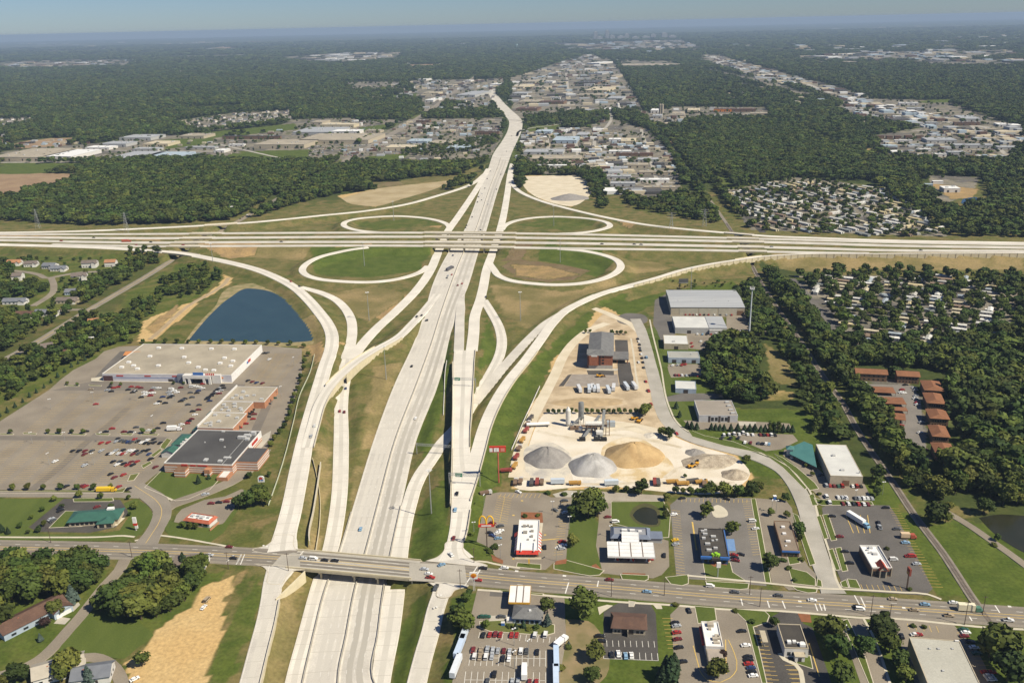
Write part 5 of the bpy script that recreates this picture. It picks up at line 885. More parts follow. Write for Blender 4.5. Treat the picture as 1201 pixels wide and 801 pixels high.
# ---- bottom petrol station
canopy('station_canopy', 'white and yellow-edged fuel canopy close to the street by the parking rows', (596.5,706), (621.3,706.5), (600,686.5), 5.2, 2, 2, edge=mat('amber_edge', (.72,.40,.05)), ribs=2, bands=0)
b = Bld('station_shop', 'grey hip-roofed station shop with pale blue walls behind the yellow-edged canopy', (602,724), (634.8,725.5), (602.3,709), 3.6); b.gable(BLUEW, SHINGLE, 2.2, hip=1.0, eave=.8); b.windows(5, .6, 2.4, 1, b.w-1); b.door(b.w*.5); b.units([(.58,.35,1.2,1,1.6)], 4.4, WHITEP2, 'roof_vent'); b.box('side_bin_store', -3.5, -.4, 0, 3, 0, 1.8, WHITEW)
# ---- brown gabled bank
b = Bld('brown_roofed_bank', 'small bank with brown shingled roof and drive-through bays on a dark lot', (718.5,735), (757,737), (721.3,719), 3.8); b.gable(TANW, BROWNROOF, 2.2, axis='x', hip=.25, eave=1.0); b.windows(2, .2, 2.7, b.w*.26, b.w*.66, m=DOORM, name='drive_through_bay', frac=.8); b.windows(2, .8, 2.2, .6, b.w*.24); b.windows(2, .8, 2.2, b.w*.7, b.w-.6); b.box('centre_wall', b.w*.46, b.w*.475, -2.5, -.1, 0, 3.4, TANW)
# ---- white roofed restaurant at the bottom
b = Bld('white_roofed_restaurant', 'narrow restaurant with bright white flat roof and red left edge', (828,757.3), (848.5,758), (821.3,728), 5.2); b.flat(WHITEW, WHITEROOF, par=.6); b.units([(.5,.86,3,2.6,1.5),(.42,.7,1.4,1.4,1),(.6,.3,2.4,2,1.2),(.74,.4,2,1.8,1.2),(.85,.34,1.6,2,1.2),(.66,.16,3,1.2,.8)], 4.6, mat('tan_unit', (.42,.37,.29))); b.box('red_awning', -1.2, -.05, b.d*.2, b.d*.9, 2.6, 3.6, REDP); b.box('dining_wing', b.w*.02, b.w*.9, -9, -.05, -.2, 3.6, TANW); b.box('wing_roof', b.w*.05, b.w*.87, -8.7, -.3, 3.6, 3.75, mat('pink_deck', (.36,.31,.26))); b.windows(3, .6, 2.6, b.w*.08, b.w*.84, y=-9); b.windows(4, .8, 2.4, 4, b.d-4, y=b.w, side='right')
# ---- black-roofed white-front office
b = Bld('white_fronted_office', 'black flat-roofed office with white front wall on a fresh dark lot', (920.5,759), (948.5,760), (917,731), 5.4); b.flat(WHITEW, BLACKROOF, par=.4, pm=TANW); b.units([(.25,.22,1.8,1.8,1.2),(.48,.25,1.6,1.4,1),(.62,.2,1,1,.8),(.78,.12,2.6,2,1.4),(.8,.2,1.6,1.2,1)], 5.0, WHITEP2); b.windows(4, 1, 3, 1, b.w-1); b.box('porch', b.w*.4, b.w*.8, -3.2, -.1, -.1, 3, WHITEW); b.box('porch_roof', b.w*.38, b.w*.82, -3.5, -.05, 3, 3.2, TANW); b.door(b.w*.6, y=-3.2)
b.box('side_canopy', -9, -6.4, b.d*.34, b.d*.82, 3.0, 3.5, TANW); b.box('canopy_post', -7.9, -7.5, b.d*.4, b.d*.4+.4, -.1, 3, TANW); b.box('canopy_post', -7.9, -7.5, b.d*.75, b.d*.75+.4, -.1, 3, TANW)
# ---- big pale warehouse in the corner
b = Bld('pale_warehouse', 'large pale grey flat-roofed warehouse at the corner near the railway crossing', (1098,826), (1164,832), (1062,746), 7.5); b.flat(TANW, mat('pale_gravel_roof', (.43,.42,.36), (.38,.37,.315), scale=.08, fine=.08), par=.3); b.units([(.32,.83,.9,.9,.6),(.5,.84,1.2,1,.6),(.78,.86,.9,.9,.5),(.4,.5,1,1,.6)], 7.2); b.box('edge_pipe', b.w*.9, b.w*.98, b.d-.8, b.d-.2, 7.5, 8, WHITEP2)
# ---- white warehouse with teal wing
b = Bld('white_warehouse', 'white flat-roofed warehouse with a brown loading door beside the teal roof', (974,557.5), (1012.3,558.8), (954.5,520.5), 7.2); b.flat(TANW, PALEROOF, par=.2); b.box('loading_door', b.w*.40, b.w*.60, -.15, .1, 0, 4, BROWNW); b.units([(.4,.62,2,1.8,1.1),(.45,.17,2.4,1.6,.9),(.94,.1,.6,.6,2)], 7.0)
for k in range(9): b.box('wall_rib', -.14, .02, b.d*(k+.5)/9, b.d*(k+.5)/9+.3, 0, 6.9, GREYW)
T = MB(); q = lambda x, y, z: at(x, y, z)
b = Bld('teal_roofed_showroom', 'low showroom with broad sloping teal metal roof leaning on the white warehouse', (934,536), (958,544), (943,518), 3.4); P = [q(926,532,3.2), q(958,548,3.2), q(953,521.5,6.4), q(943,517.5,6.2), q(928,524,4.2)]; loc = b.root.location; inv = Matrix.Rotation(-b.rz, 4, 'Z')
L_ = [inv @ (p-Vector((loc.x, loc.y, 0))) for p in P]; T.add([tuple(p) for p in L_]+[(p.x, p.y, p.z-.4) for p in L_], [(0,1,2),(0,2,3),(0,3,4)]+[(5,7,6),(5,8,7),(5,9,8)]+[(i, 5+i, 5+(i+1) % 5, (i+1) % 5) for i in range(5)]); b.part('roof', T, TEALROOF); mb = MB(); mb.prism([(p.x*.9+1.0, p.y*.9+1.0) for p in L_], -.2, 3.0); b.part('wall', mb, mat('brown_glass_wall', (.12,.10,.08)))
b = Bld('teal_tower', 'small square tower with teal pyramid roof beside the teal showroom', (923.5,526.5), (930.5,527), (923.5,522), 5); b.box('wall', 0, b.w, 0, b.w, -.1, 5, WHITEW); t_ = MB(); t_.add([(-.8,-.8,5),(b.w+.8,-.8,5),(b.w+.8,b.w+.8,5),(-.8,b.w+.8,5),(b.w/2,b.w/2,7)], [(0,1,4),(1,2,4),(2,3,4),(3,0,4),(3,2,1,0)]); b.part('roof', t_, TEALROOF)
# ---- works along the curving street
def shed(name, label, A, B_, C_, h, wm, rm, kind='flat', units=0, doors=2, **k):
    b = Bld(name, label, A, B_, C_, h)
    if kind == 'flat': b.flat(wm, rm, par=.3)
    else: b.gable(wm, rm, k.get('rise', 1.4), axis=k.get('axis', 'x'), eave=.4)
    for i in range(doors): x = b.w*(i+.6)/(doors+.2); b.box('loading_door', x-1.8, x+1.8, -.12, .1, 0, 3.2, k.get('dm', DOORM))
    b.units([(random.uniform(.15,.85), random.uniform(.2,.8), random.uniform(1.4,2.6), random.uniform(1.4,2.2), random.uniform(.7,1.3)) for _ in range(units)], h-.35 if kind == 'flat' else h+k.get('rise',1.4)*.4); return b
b = shed('flat_office', 'brown flat-roofed office with pale panelled front above the parked white vans', (820,487), (865.5,487.3), (818.5,469.3), 5.6, mat('pale_panel_wall', (.50,.50,.50)), mat('taupe_gravel_roof', (.30,.265,.22), (.26,.23,.19), scale=.1, fine=.08), doors=0)
for x in (.27,.53,.77): b.box('recess', b.w*x-.8, b.w*x+.8, -.1, .1, 0, 5, DOORM)
b.windows(2, 1, 4, b.w*.3, b.w*.5); b.windows(2, 1, 4, b.w*.56, b.w*.75); b.units([(.86,.86,3,1.6,1.2),(.87,.62,3,1.6,1.2),(.88,.36,3,1.6,1.2),(.9,.14,3.4,1.6,1.2)], 5.3)
shed('small_office', 'small pale flat-roofed office on the lawn beside the dark side drive', (792.3,455.5), (816.7,456.4), (791.5,446.3), 4, BLUEW, PALEROOF, doors=1)
shed('workshop', 'long grey flat workshop above the red-vehicle yard', (784,419.5), (821,420), (783,411.8), 5, BLUEW, mat('dull_roof', (.36,.36,.32), scale=.1), units=1, doors=3)
shed('workshop', 'square pale-roofed workshop beside the street with dark open front', (779,403), (807.7,403.6), (777.8,392.8), 5.5, TANW, PALEROOF, units=1, doors=1)
b = shed('workshop', 'wide low workshop with pale left roof and blue-grey right roof', (792,384.3), (852.5,384.7), (790.3,371), 6, GREYW, PALEROOF, units=0, doors=2); b.box('grey_roof_bay', b.w*.66, b.w+.2, -.2, b.d+.2, 5.6, 6.15, METROOF); b.box('lower_bay', b.w*.66, b.w+.2, -3, -.05, -.2, 4.5, GREYW)
b = shed('metal_works', 'largest grey metal-roofed works with three tall doors near the curved ramp', (787,360.3), (873.5,360.6), (785,340.3), 8.5, TANW, METROOF, kind='gable', rise=1.8, doors=0)
for f in (.12,.385,.65): b.box('tall_door', b.w*f, b.w*f+b.w*.245, -.14, .1, .2, 7.2, mat('cream_door', (.50,.46,.36)))
b.box('end_bay', b.w*.9, b.w*.985, -.2, .1, .2, 5, BROWNW)
b.units([(.12,.3,1,1,.9),(.3,.3,1,1,.9),(.47,.3,1,1,.9),(.64,.3,1,1,.9),(.82,.3,1,1,.9)], 9.2)
# ---- hotel under construction
b = Bld('brick_hotel', 'tall red-brick hotel under construction with grey hip roof on bare sand', (690.7,416.5), (718.7,417), (691.5,390.5), 12.5); b.part('base_wall', MB().box(-.1, b.w+.1, -.1, b.d+.1, -.3, 3.4), STONEB); b.gable(BRICK, SHINGLE, 3.6, axis='y', eave=.9, hip=.7)
b.gable(BRICK, SHINGLE, 3.0, axis='x', x0=-1.2, x1=b.w*.5, y0=2, y1=11, eave=.7, wname='wing_wall', rname='wing_roof'); b.box('front_bay', b.w*.02, b.w*.40, -1.2, -.1, 3.4, 12.2, BRICK); b.box('front_slot', b.w*.42, b.w*.5, -.2, .05, 3.4, 12, mat('dark_slot', (.08,.04,.03)))
for z in (4.6, 7.4, 10.2): b.windows(1, z, z+1.5, b.w*.52, b.w*.66, y=-.05); b.windows(7, z, z+1.5, 3, b.d-3, y=b.w+.02, side='right', frac=.45)
b.box('eyebrow_vent', b.w*.1, b.w*.35, -1.3, -1.15, 11.5, 13, WHITEW); b.box('porte_cochere', b.w, b.w+14, b.d*.22, b.d*.55, 3.6, 4.6, SHINGLE)
for x in (4, 13): 
    for y in (.25,.52): b.box('column', b.w+x-.4, b.w+x+.4, b.d*y-.4, b.d*y+.4, -.1, 3.6, BRICK)
b.box('pool_vault', b.w*.28, b.w*.7, b.d+.2, b.d+9, -.2, 6, WHITEW)
# ---- brown-roofed apartments and their carports
def flats(A, B_, C_, h, lab, axis='x', hip=0.0, kind='apartment_block'):
    b = Bld(kind, lab, A, B_, C_, h, 'carport' if kind == 'carport' else 'apartments')
    if kind == 'carport':
        b.part('roof', MB().box(-.3, b.w+.3, -.3, b.d+.3, h-.25, h), RUSTROOF)
        for k in range(5):
            for y in (.3, b.d-.5): b.box('post', b.w*k/4-.1, b.w*k/4+.15, y, y+.2, -.1, h-.2, BROWNW)
        b.box('back_wall', 0, b.w, b.d-.2, b.d, -.1, h-.3, BROWNW)
    else:
        b.gable(BROWNW, RUSTROOF, 2.0, axis=axis, hip=hip, eave=.8)
        for z in (.9, 3.7): b.windows(6, z, z+1.3, 1, b.w-1, frac=.4)
flats((1004.5,437.5),(1040.7,439.3),(1004.2,432),6.4,'long apartment block with rust-brown roof at the tree edge, west of its twin'); flats((1053,440.5),(1078.5,442),(1052.3,434.6),6.4,'shorter rust-roofed apartment block at the tree edge, right of the long one')
for k, (x0, y0, x1, y1) in enumerate(((1085,457,1107.5,446.5),(1088,472,1109,461),(1091.5,490,1114,480),(1094.5,511,1114.5,499),(1098,530,1121,519.5))):
    flats((x0, y0), (x1-1, y0+1.5), (x0-1.5, y1), 6.4, f'rust-roofed apartment block in the row beside the dark woods, {["farthest","second","middle","fourth","nearest"][k]} of five', axis='y', hip=.6)
for k, (x0, y0, x1, y1) in enumerate(((1021.5,459.5,1050.5,453),(1029,472.5,1063,465),(1038.5,480.5,1064.5,476.5),(1050,491.5,1062,484))): flats((x0, y0), (x1, y0+1.4), (x0-.4, y1), 3, f'rust-roofed open carport in the apartment lot, {["farthest","second","third","nearest and shortest"][k]} of four', kind='carport')
# ---- houses on the left
def house(x, y, w, d, deg, h, rm, wm, lab, rise=2.2, garage=True, grp='houses in the left neighbourhood'):
    p = at(x, y, 0); w *= 1.2; d *= 1.2; h *= 1.2; rise *= 1.25; root = Bld.__new__(Bld); root.w, root.d, root.h = w, d, h; root.rz = R(deg); root.root = empty('house', (p.x, p.y, 0), R(deg), lab, 'house'); b = root
    b.gable(wm, rm, rise, eave=.6); b.windows(3, .9, 2.1, w*.05, w*.6, frac=.4); b.door(w*.66, w=1.1); b.units([(.3,.4,.8,.8,2.4)], h, BRICK, 'chimney')
    if garage: b.gable(wm, rm, rise*.8, axis='y', x0=w*.72, x1=w*1.02, y0=-3.5, y1=d*.5, h=h*.95, eave=.5, wname='garage_wall', rname='garage_roof'); b.box('garage_door', w*.75, w*.99, -3.6, -3.4, 0, 2.2, WHITEP2)
    b.windows(2, .9, 2.0, d*.2, d*.8, y=w, side='right', frac=.4)
ORR = mat('orange_brown_roof', (.38,.19,.095), (.32,.16,.085), scale=.3); GRB = mat('grey_brown_roof', (.17,.14,.12), (.14,.115,.10), scale=.3); GR2 = mat('blue_grey_shingle', (.17,.18,.20), (.14,.15,.17), scale=.3)
for a in ((8,312,14,9,5,3.4,ORR,WHITEW,'house with orange-brown roof at the end of the cul-de-sac row, left edge'),(28,313.5,13,9,8,3.4,GRB,WHITEW,'white house with dull brown roof and long driveway'),(49,315.5,14,10,-8,3.4,GR2,WHITEW,'house with pale blue-grey roof behind the street corner'),(59,318.5,16,8,0,3,GR2,WHITEW,'dark-roofed ranch house with white gable facing the street junction'),(96,314.5,15,9,6,5,GRB,WHITEW,'white two-storey house with grey roof beside the upper street'),(123,313.5,11,9,5,5,ORR,WHITEW,'white house with orange-brown roof at the far end of the upper street'),(84,330,14,10,12,5,GRB,WHITEW,'white house with grey-brown roof below the upper street'),(14,330,9,12,10,5,GRB,WHITEW,'tall white house among trees at the left bend'),(3,357.5,21,8,0,3,GR2,WHITEW,'long grey ranch house with round blue pool tank'),(66,356.5,19,8,0,3,GRB,TANW,'brown-roofed ranch house near the side street'),(76,346.5,12,9,6,3,GR2,BLUEW,'pale house hidden by trees above the brown ranch house'),(17,373.5,16,9,-4,3.2,BROWNROOF,WHITEW,'brown-roofed house with white gable below the side street'),(40,371.5,20,9,-3,3.2,GR2,WHITEW,'grey-roofed house with driveway below the side street'),(104,383,8,8,18,3.4,ORR,WHITEW,'small white house with orange roof alone in the trees'),(50,414,8,9,30,4,GRB,BLUEW,'pale blue farmhouse beside the diagonal street'),(72,419,7,6,0,3,BROWNROOF,BROWNW,'small brown shed in the clearing by the diagonal street'),(99,404,7,5,10,2.8,WHITEROOF,WHITEW,'tiny white-roofed shed in the trees above the car park')): house(*a, garage=a[2] > 12)
house(6,752,27,10,52,3.2,BROWNROOF,BLUEW,'long brown-roofed ranch house with pale blue gable beside the residential lane'); house(40,806,18,10,25,3.2,mat('pale_tan_roof',(.42,.38,.31)),WHITEW,'house with pale tan roof at the bottom edge among trees'); house(84,806,14,9,10,3,GR2,WHITEW,'grey-roofed house at the bottom edge beside a blue spruce', garage=False); house(3,672,16,8,30,3,GRB,BROWNW,'dark-roofed house hidden under big trees below the local road', garage=False); house(205,668.5,14,8,0,3,GRB,WHITEW,'small pale house hidden behind trees by the dirt field', garage=False)
# ================================================================ works, shops and houses beyond the interchange
FC = {'t':('tan', TANW, TANROOF), 'w':('white', WHITEW, WHITEROOF), 'g':('grey', GREYW, METROOF), 'b':('pale blue', BLUEW, mat('pale_blue_roof', (.38,.46,.52), scale=.05)), 'c':('cream', mat('cream_wall', (.58,.50,.34)), mat('cream_roof', (.55,.48,.34), scale=.05)), 'r':('brown', BROWNW, BROWNROOF), 'k':('dark', BROWNW, DARKROOF), 'o':('orange-fronted', ORANGEP, BROWNROOF)}
DIST = {'a':'works beyond the left woods','b':'shops along the diagonal street','c':'works right behind the interchange','d':'far end of the railway corridor','e':'estate by the right-hand avenue','f':'far brown mall beside the woods','g':'buildings by the small blue pond','h':'houses and barns in the left woods'}
FAR = """a -12 50 189 175 9 t;a 51 84 188 176 9 w;a 127 168 189.5 178 8 g;a 163 206 189 178.5 8 b;a 140 177 165 158 8 g;a 118 148 172.5 166 8 g;a 100 128 176 171 6 w;a 168 197 172 165.5 7 c;a 156 185 177.5 173 6 g;a 2 23 161 156.5 7 w;a 298 357 174.5 164 10 t;a 350 432 169 157 10 t;a 261 329 163.5 159.5 9 k;a 343 392 158.5 149.5 8 g;a 364 378 146.5 141 8 t;a 375 415 150 144 9 c;a 210 239 163 156.5 8 t;a 217 252 175.5 171.5 6 g;a 251 263 179.5 174.5 6 w;a 389 420 158 152 9 w;a 96 104 181 178 5 w;a 268 286 172 169 5 w
b 477 501 168.5 163 6 b;b 452 484 177 170 8 c;b 524 549 177 170 7 b;b 503 528 171 164.5 6 t;b 535 557 114.5 107 10 g;b 557 585 158.5 154 9 r;b 498 508 120 115 8 w;b 400 424 148 144 9 w;b 442 452 136 132 7 b;b 400 418 168 161 8 k;b 488 504 144 141 6 r;b 496 514 111 108 7 c;b 466 484 104 101.5 8 g;b 519 531 102 99 8 t;b 545 552 96.5 94 8 w;b 510 524 138 134 8 k;b 574 590 101 97.5 8 w;b 490 500 95 92 9 w;b 536 545 92 90 10 c;b 428 446 156 152 6 t
c 648 676 168.5 160 8 b;c 614 660 181.5 175 6 g;c 621 680 189.5 182 6 t;c 628 646 157 152 6 b;c 676 689 161.5 155 7 g;c 688 708 144 136 7 k;c 708 726 131.5 126.5 9 w;c 726 745 131.5 128 7 w;c 729 749 142 137 8 t;c 763 772 133 127.5 9 w;c 765 776 139 134 8 g;c 788 802 137 131 9 t;c 714 740 180.5 176 6 w;c 714 728 166.5 162 6 w;c 722 766 183.5 179 6 r;c 728 745 168 162 5 c;c 735 760 197 191 6 t;c 708 722 190 184 6 t;c 614 634 197 193 5 g;c 642 664 197 193 5 w;c 748 772 190 185 5 g;c 720 736 200 195 5 g;c 750 790 205 200 5 t;c 712 740 210 205 5 g;c 748 785 214 209 5 w;c 716 745 219 213 6 g;c 755 792 223 218 5 t;c 768 776 146 142 8 t;c 780 797 148 144 7 c;c 632 644 172 168 5 t;c 604 612 186 182 5 g;c 684 692 172 167 5 t
d 686 712 108.5 102 9 c;d 685 697 101.5 98.5 12 w;d 673 701 99 94 8 k;d 676 710 114 110 8 t;d 607 631 122.5 117 9 t;d 632 661 122.5 118 9 r;d 645 657 117 114 9 w;d 605 630 130.5 125.5 8 r;d 749 794 113.5 109.5 9 w;d 720 790 79 74 10 t;d 688 703 76 71 10 w;d 790 804 79 75.5 10 w;d 737 752 98 93 8 c;d 736 748 104 100 8 g;d 712 722 92 87 8 t;d 690 706 88 84 8 g;d 612 628 98 94 8 t;d 638 648 98 95 9 w;d 653 661 99 96 8 t;d 600 614 104 99 8 c;d 712 730 118 113 8 g;d 625 640 105 101 8 t;d 600 618 112 108 8 g
e 1054 1077 124 120 9 w;e 1049 1070 168 164 7 w;e 1087 1122 168 161 7 g;e 1120 1164 174 168.5 7 g;e 1119 1149 147.5 143 8 r;e 1171 1184 149 144 6 w;e 1184 1198 150 145 6 w;e 1047 1057 139.5 136 7 w;e 1129 1150 143 135 8 g;e 1156 1177 201 197 6 t;e 1138 1176 79 75.5 10 b;e 1150 1168 69 64 12 w;e 1092 1104 136 132 8 c;e 1000 1012 132 128.5 8 w;e 1036 1050 137 133 8 t;e 1064 1084 130 126 8 g;e 1086 1100 147 143 7 g;e 1150 1170 155 150 7 t;e 1075 1092 178 174 6 w;e 1096 1110 184 180 6 w;e 1112 1132 182 177 6 g;e 1140 1158 180 176 6 t;e 1170 1196 176 171 6 g;e 1190 1203 184 179 6 w;e 1030 1037 163 159 7 r;e 1040 1047 163.5 159 7 r;e 1050 1057 163.5 159 7 r;e 1062 1070 163 158.5 7 r;e 1075 1083 163 159 7 r;e 1004 1022 147 142 8 t
f 837 858 131.5 127 9 o;f 858 886 131.5 127 9 r;f 832 838 129.5 126.5 9 w;f 956 977 131.5 127 8 b;f 806 820 133 127 10 c;f 784 803 138 134 8 t;f 947 968 124.5 122 8 w;f 880 900 136 132 7 t;f 990 1004 129.5 126.5 8 w;f 838 846 138 135 6 w
g 1107 1126 226 218 7 w;g 1070 1091 206 200.5 7 c;g 1082 1094 219.5 216.5 5 b;g 1094 1106 216 212 5 w;g 1157 1177 201.5 197 6 c;g 1188 1196 225 222 5 w;g 1164 1178 252 249 4 w;g 1186 1200 254 250 4 w
h 265 275 248.5 242 6 w;h 207 220 257.5 252.5 4 r;h 185 192 234 230.5 5 w;h 243 259 251 248 4 w"""
cnt = {}; FARFP = []
for ln in FAR.split('\n'):
    for e in ln.split(';'):
        k, x0, x1, yb, yt, h, c = e.split(); cnt.setdefault((k, c), []).append((float(x0), float(x1), float(yb), float(yt), float(h)))
ORD2 = ['leftmost','second','third','fourth','fifth','sixth','seventh','eighth','ninth','tenth','eleventh','twelfth','thirteenth']
for (k, c), L in cnt.items():
    L.sort()
    for i, (x0, x1, yb, yt, h) in enumerate(L):
        FARFP.append(atn([(x0, yb), (x1, yb), (x0, yt), (x1, yt)])); nm, wm, rm = FC[c]; a, b_ = at(x0, yb), at(x1, yb+(.0 if x1 < 600 else 0)); t_ = at((x0+x1)/2, yt, h); d = max(8, min(t_.y-(a.y+b_.y)/2, 260)); w_ = (b_-a).length; rz = math.atan2((b_-a).y, (b_-a).x)
        lab = f'{nm} building in the {DIST[k]}' if len(L) == 1 else f'{ORD2[min(i,12)]} from left of the {nm} buildings in the {DIST[k]}'
        r = empty('low_building', (a.x, a.y, 0), rz, lab, 'building', DIST[k]); q = MB().box(0, w_, 0, d, -.3, h-.5).build('wall', wm, r); q = MB()
        q.box(-.3, w_+.3, -.3, d+.3, h-.5, h)
        q.build('roof', rm, r)
        if w_ > 18:
            n_ = min(4, max(2, int(w_/14)))
            for j in range(n_): MB().box(w_*(j+.5)/n_-1.6, w_*(j+.5)/n_+1.6, -.15, .1, .1, h*.55).build('loading_door', DOORM, r)
            for j in range(min(5, n_)): X, Y = random.uniform(.1,.9)*w_, random.uniform(.15,.85)*d; MB().box(X-2, X+2, Y-2, Y+2, h-.05, h+1.6).build('rooftop_unit', AC, r)
# towers: silos, water tower, a downtown on the horizon
for x, y, hh, lab in ((774,135,32,'twin tan storage silo by the railway, left one'),(776.6,135,32,'twin tan storage silo by the railway, right one'),(725,130.5,24,'white plant tower on the white works behind the interchange')):
    p = at(x, y); o = MB().cyl(0,0,-.2,hh,4.4,n=14).cyl(0,0,hh,hh+2,4.4,1.2,n=14).build('silo', FC['t'][2] if y > 131 else WHITEW); o.location = p; tag(o, lab, 'silo')
TWM = mat('tower_block_wall', (.30,.29,.28), (.22,.22,.22), scale=.05)
for i, (x, y, w_, hh) in enumerate(((698.5,47.5,60,130),(703,48,90,60),(712,46.5,60,140),(718,47.5,80,70),(728,47,120,55),(735,46.5,70,85),(745,47.5,110,50),(757,46.5,130,45),(766,46,80,70),(779,45.5,90,85),(788,46,120,50))):
    p = at(x, y); r = empty('tower_block', (p.x, p.y, 0), 0, f'{ORD2[i]} from the left of the hazy downtown tower blocks on the horizon', 'tower', 'downtown towers on the horizon'); MB().box(-w_/2, w_/2, -w_/2, w_/2, -1, hh).build('wall', TWM, r); MB().box(-w_*.2, w_*.2, -w_*.2, w_*.2, hh, hh+10).build('roof_house', AC, r)
p = at(606, 57); o = MB().cyl(0,0,0,34,3,n=10).cyl(0,0,34,50,12,12,n=14).build('water_tower', mat('pale_teal_tank', (.45,.62,.60))); o.location = p; tag(o, 'pale water tower rising from the far woods left of the downtown', 'water tower')
# small roofs nobody could count, in the far estates, avenues and strips
rb = MB(); cols = 'wtgcbwkrw'; RM = [FC[c][2] for c in 'wtgcbkr']
ROOFB = []
def glade(x, y, a, b):
    if y < 3000: ROOFB.append((x, y, a*.7+3)); return
    n = 3 if y < 5000 else 5; st = min(38, a+14)
    for i in range(n): ROOFB.append((x, y-i*st*.9, min(38, a*.6+8)))
    j1, j0 = np.searchsorted(ys, y+b), np.searchsorted(ys, y-n*st); i0, i1 = np.searchsorted(xs, [x-a*.7, x+a*.7]); q = (slice(j0, max(j1, j0+1)), slice(i0, max(i1, i0+1))); MIXA[q] *= .3; MIXB[q] *= .3; MIXA[q][..., TOWN] = .8
def roofs(poly, n, wd, h=(4,8), zz=0):
    W = atn(poly); x0, y0 = W.min(0); x1, y1 = W.max(0); k = 0; tries = 0
    while k < n and tries < n*8:
        tries += 1; x, y = random.uniform(x0, x1), random.uniform(y0, y1)
        if y < 3600: y = round(y/46)*46+random.uniform(-6, 6)
        if not inpoly(np.array([x]), np.array([y]), W)[0]: continue
        if any(f[:,0].min()-10 < x < f[:,0].max()+10 and f[:,1].min()-22 < y < f[:,1].max()+12 for f in FARFP): continue
        a = random.uniform(wd[0], wd[1]); b = a*random.uniform(.5, 1.3); hh = random.uniform(*h); rb.k = random.choice((0,1,1,2,2,3,4,5,6,5)); rb.box(x-a/2, x+a/2, y-b/2, y+b/2, -.2, hh); k += 1; glade(x, y, a, b)
roofs([(0,75),(0,80),(165,78),(165,71),(80,73)], 60, (25,90), (6,12)); roofs([(340,71),(335,69),(420,62),(475,63),(470,68),(400,74)], 40, (40,140), (8,16)); roofs([(820,64),(850,68),(900,82),(960,98),(1010,112),(1000,118),(940,102),(880,92),(840,75)], 170, (16,50)); roofs([(980,112),(1060,128),(1110,140),(1160,148),(1200,152),(1200,170),(1150,160),(1080,150),(1000,135)], 150, (10,34))
roofs([(930,68),(1000,62),(1200,60),(1200,76),(1080,72),(1000,74)], 90, (25,110), (6,12)); roofs([(600,92),(690,64),(720,78),(750,125),(730,130),(660,133),(600,128)], 260, (12,48)); roofs([(400,105),(480,96),(590,93),(580,105),(520,118),(440,118)], 110, (8,26)); roofs([(480,100),(590,93),(575,125),(540,135),(500,128)], 80, (8,24)); roofs([(0,62),(600,55),(600,50),(0,58)], 50, (40,160), (8,14)); roofs([(640,52),(800,48),(830,62),(690,62)], 90, (30,120), (8,16)); roofs([(800,55),(1200,40),(1200,60),(900,64)], 60, (40,150), (8,14)); roofs([(612,155),(700,150),(795,180),(800,226),(730,230),(700,200),(612,190)], 260, (7,22), (3,5)); roofs([(400,176),(480,142),(590,142),(560,190),(400,196)], 150, (6,18), (3,5)); roofs([(0,168),(200,157),(280,160),(420,140),(420,165),(260,182),(90,190)], 90, (6,16), (3,5)); roofs([(1020,160),(1200,152),(1200,190),(1060,188)], 200, (6,24), (3,5)); roofs([(745,134),(800,128),(800,150),(770,148)], 30, (6,18))
roofs([(100,62),(400,58),(500,88),(380,98),(100,95)], 45, (10,60)); roofs([(820,76),(1000,122),(900,125),(800,110)], 40, (10,25)); roofs([(850,150),(1000,160),(1000,185),(870,200)], 14, (8,14))
roofs([(0,140),(0,55),(600,48),(560,95),(480,100),(350,130),(200,128)], 130, (8,28)); roofs([(600,50),(1200,35),(1200,130),(900,125),(720,70)], 190, (8,34)); roofs([(0,52),(600,44),(1200,28),(1200,40),(600,52),(0,60)], 60, (60,260), (10,16)); roofs([(610,190),(690,188),(760,200),(800,226),(720,232),(700,200)], 60, (10,34), (4,6))
ROOFB = np.array(ROOFB); GROUND.attributes['covera'].data.foreach_set('color', MIXA.astype(np.float32).ravel()); GROUND.attributes['coverb'].data.foreach_set('color', MIXB.astype(np.float32).ravel())
tag(rb.build('distant_rooftops', RM), kind='stuff')
for a, b, w_ in (((612,160),(700,157),9),((612,176),(700,172),9),((612,190.5),(700,190),9),((703,205),(790,203),8),((705,216),(795,214.5),8),((708,226),(798,226.5),8),((640,150),(646,200),9),((672,148),(680,196),8),((752,152),(775,226),8),((600,112),(730,110),11),((603,125),(738,122),11),((400,171),(560,168),10),((480,150),(590,148),11),((430,160),(520,158),9),((250,168),(330,186),9),((0,191),(210,190),10),((60,176),(260,178),10),((1010,165),(1200,172),10),((1000,150),(1130,156),10),((1130,140),(1190,190),10),((850,134),(905,134),11),((1000,124),(1100,150),9)): ribbon('far_street', [a, b], w_, STREET, z=.1, smooth=False)
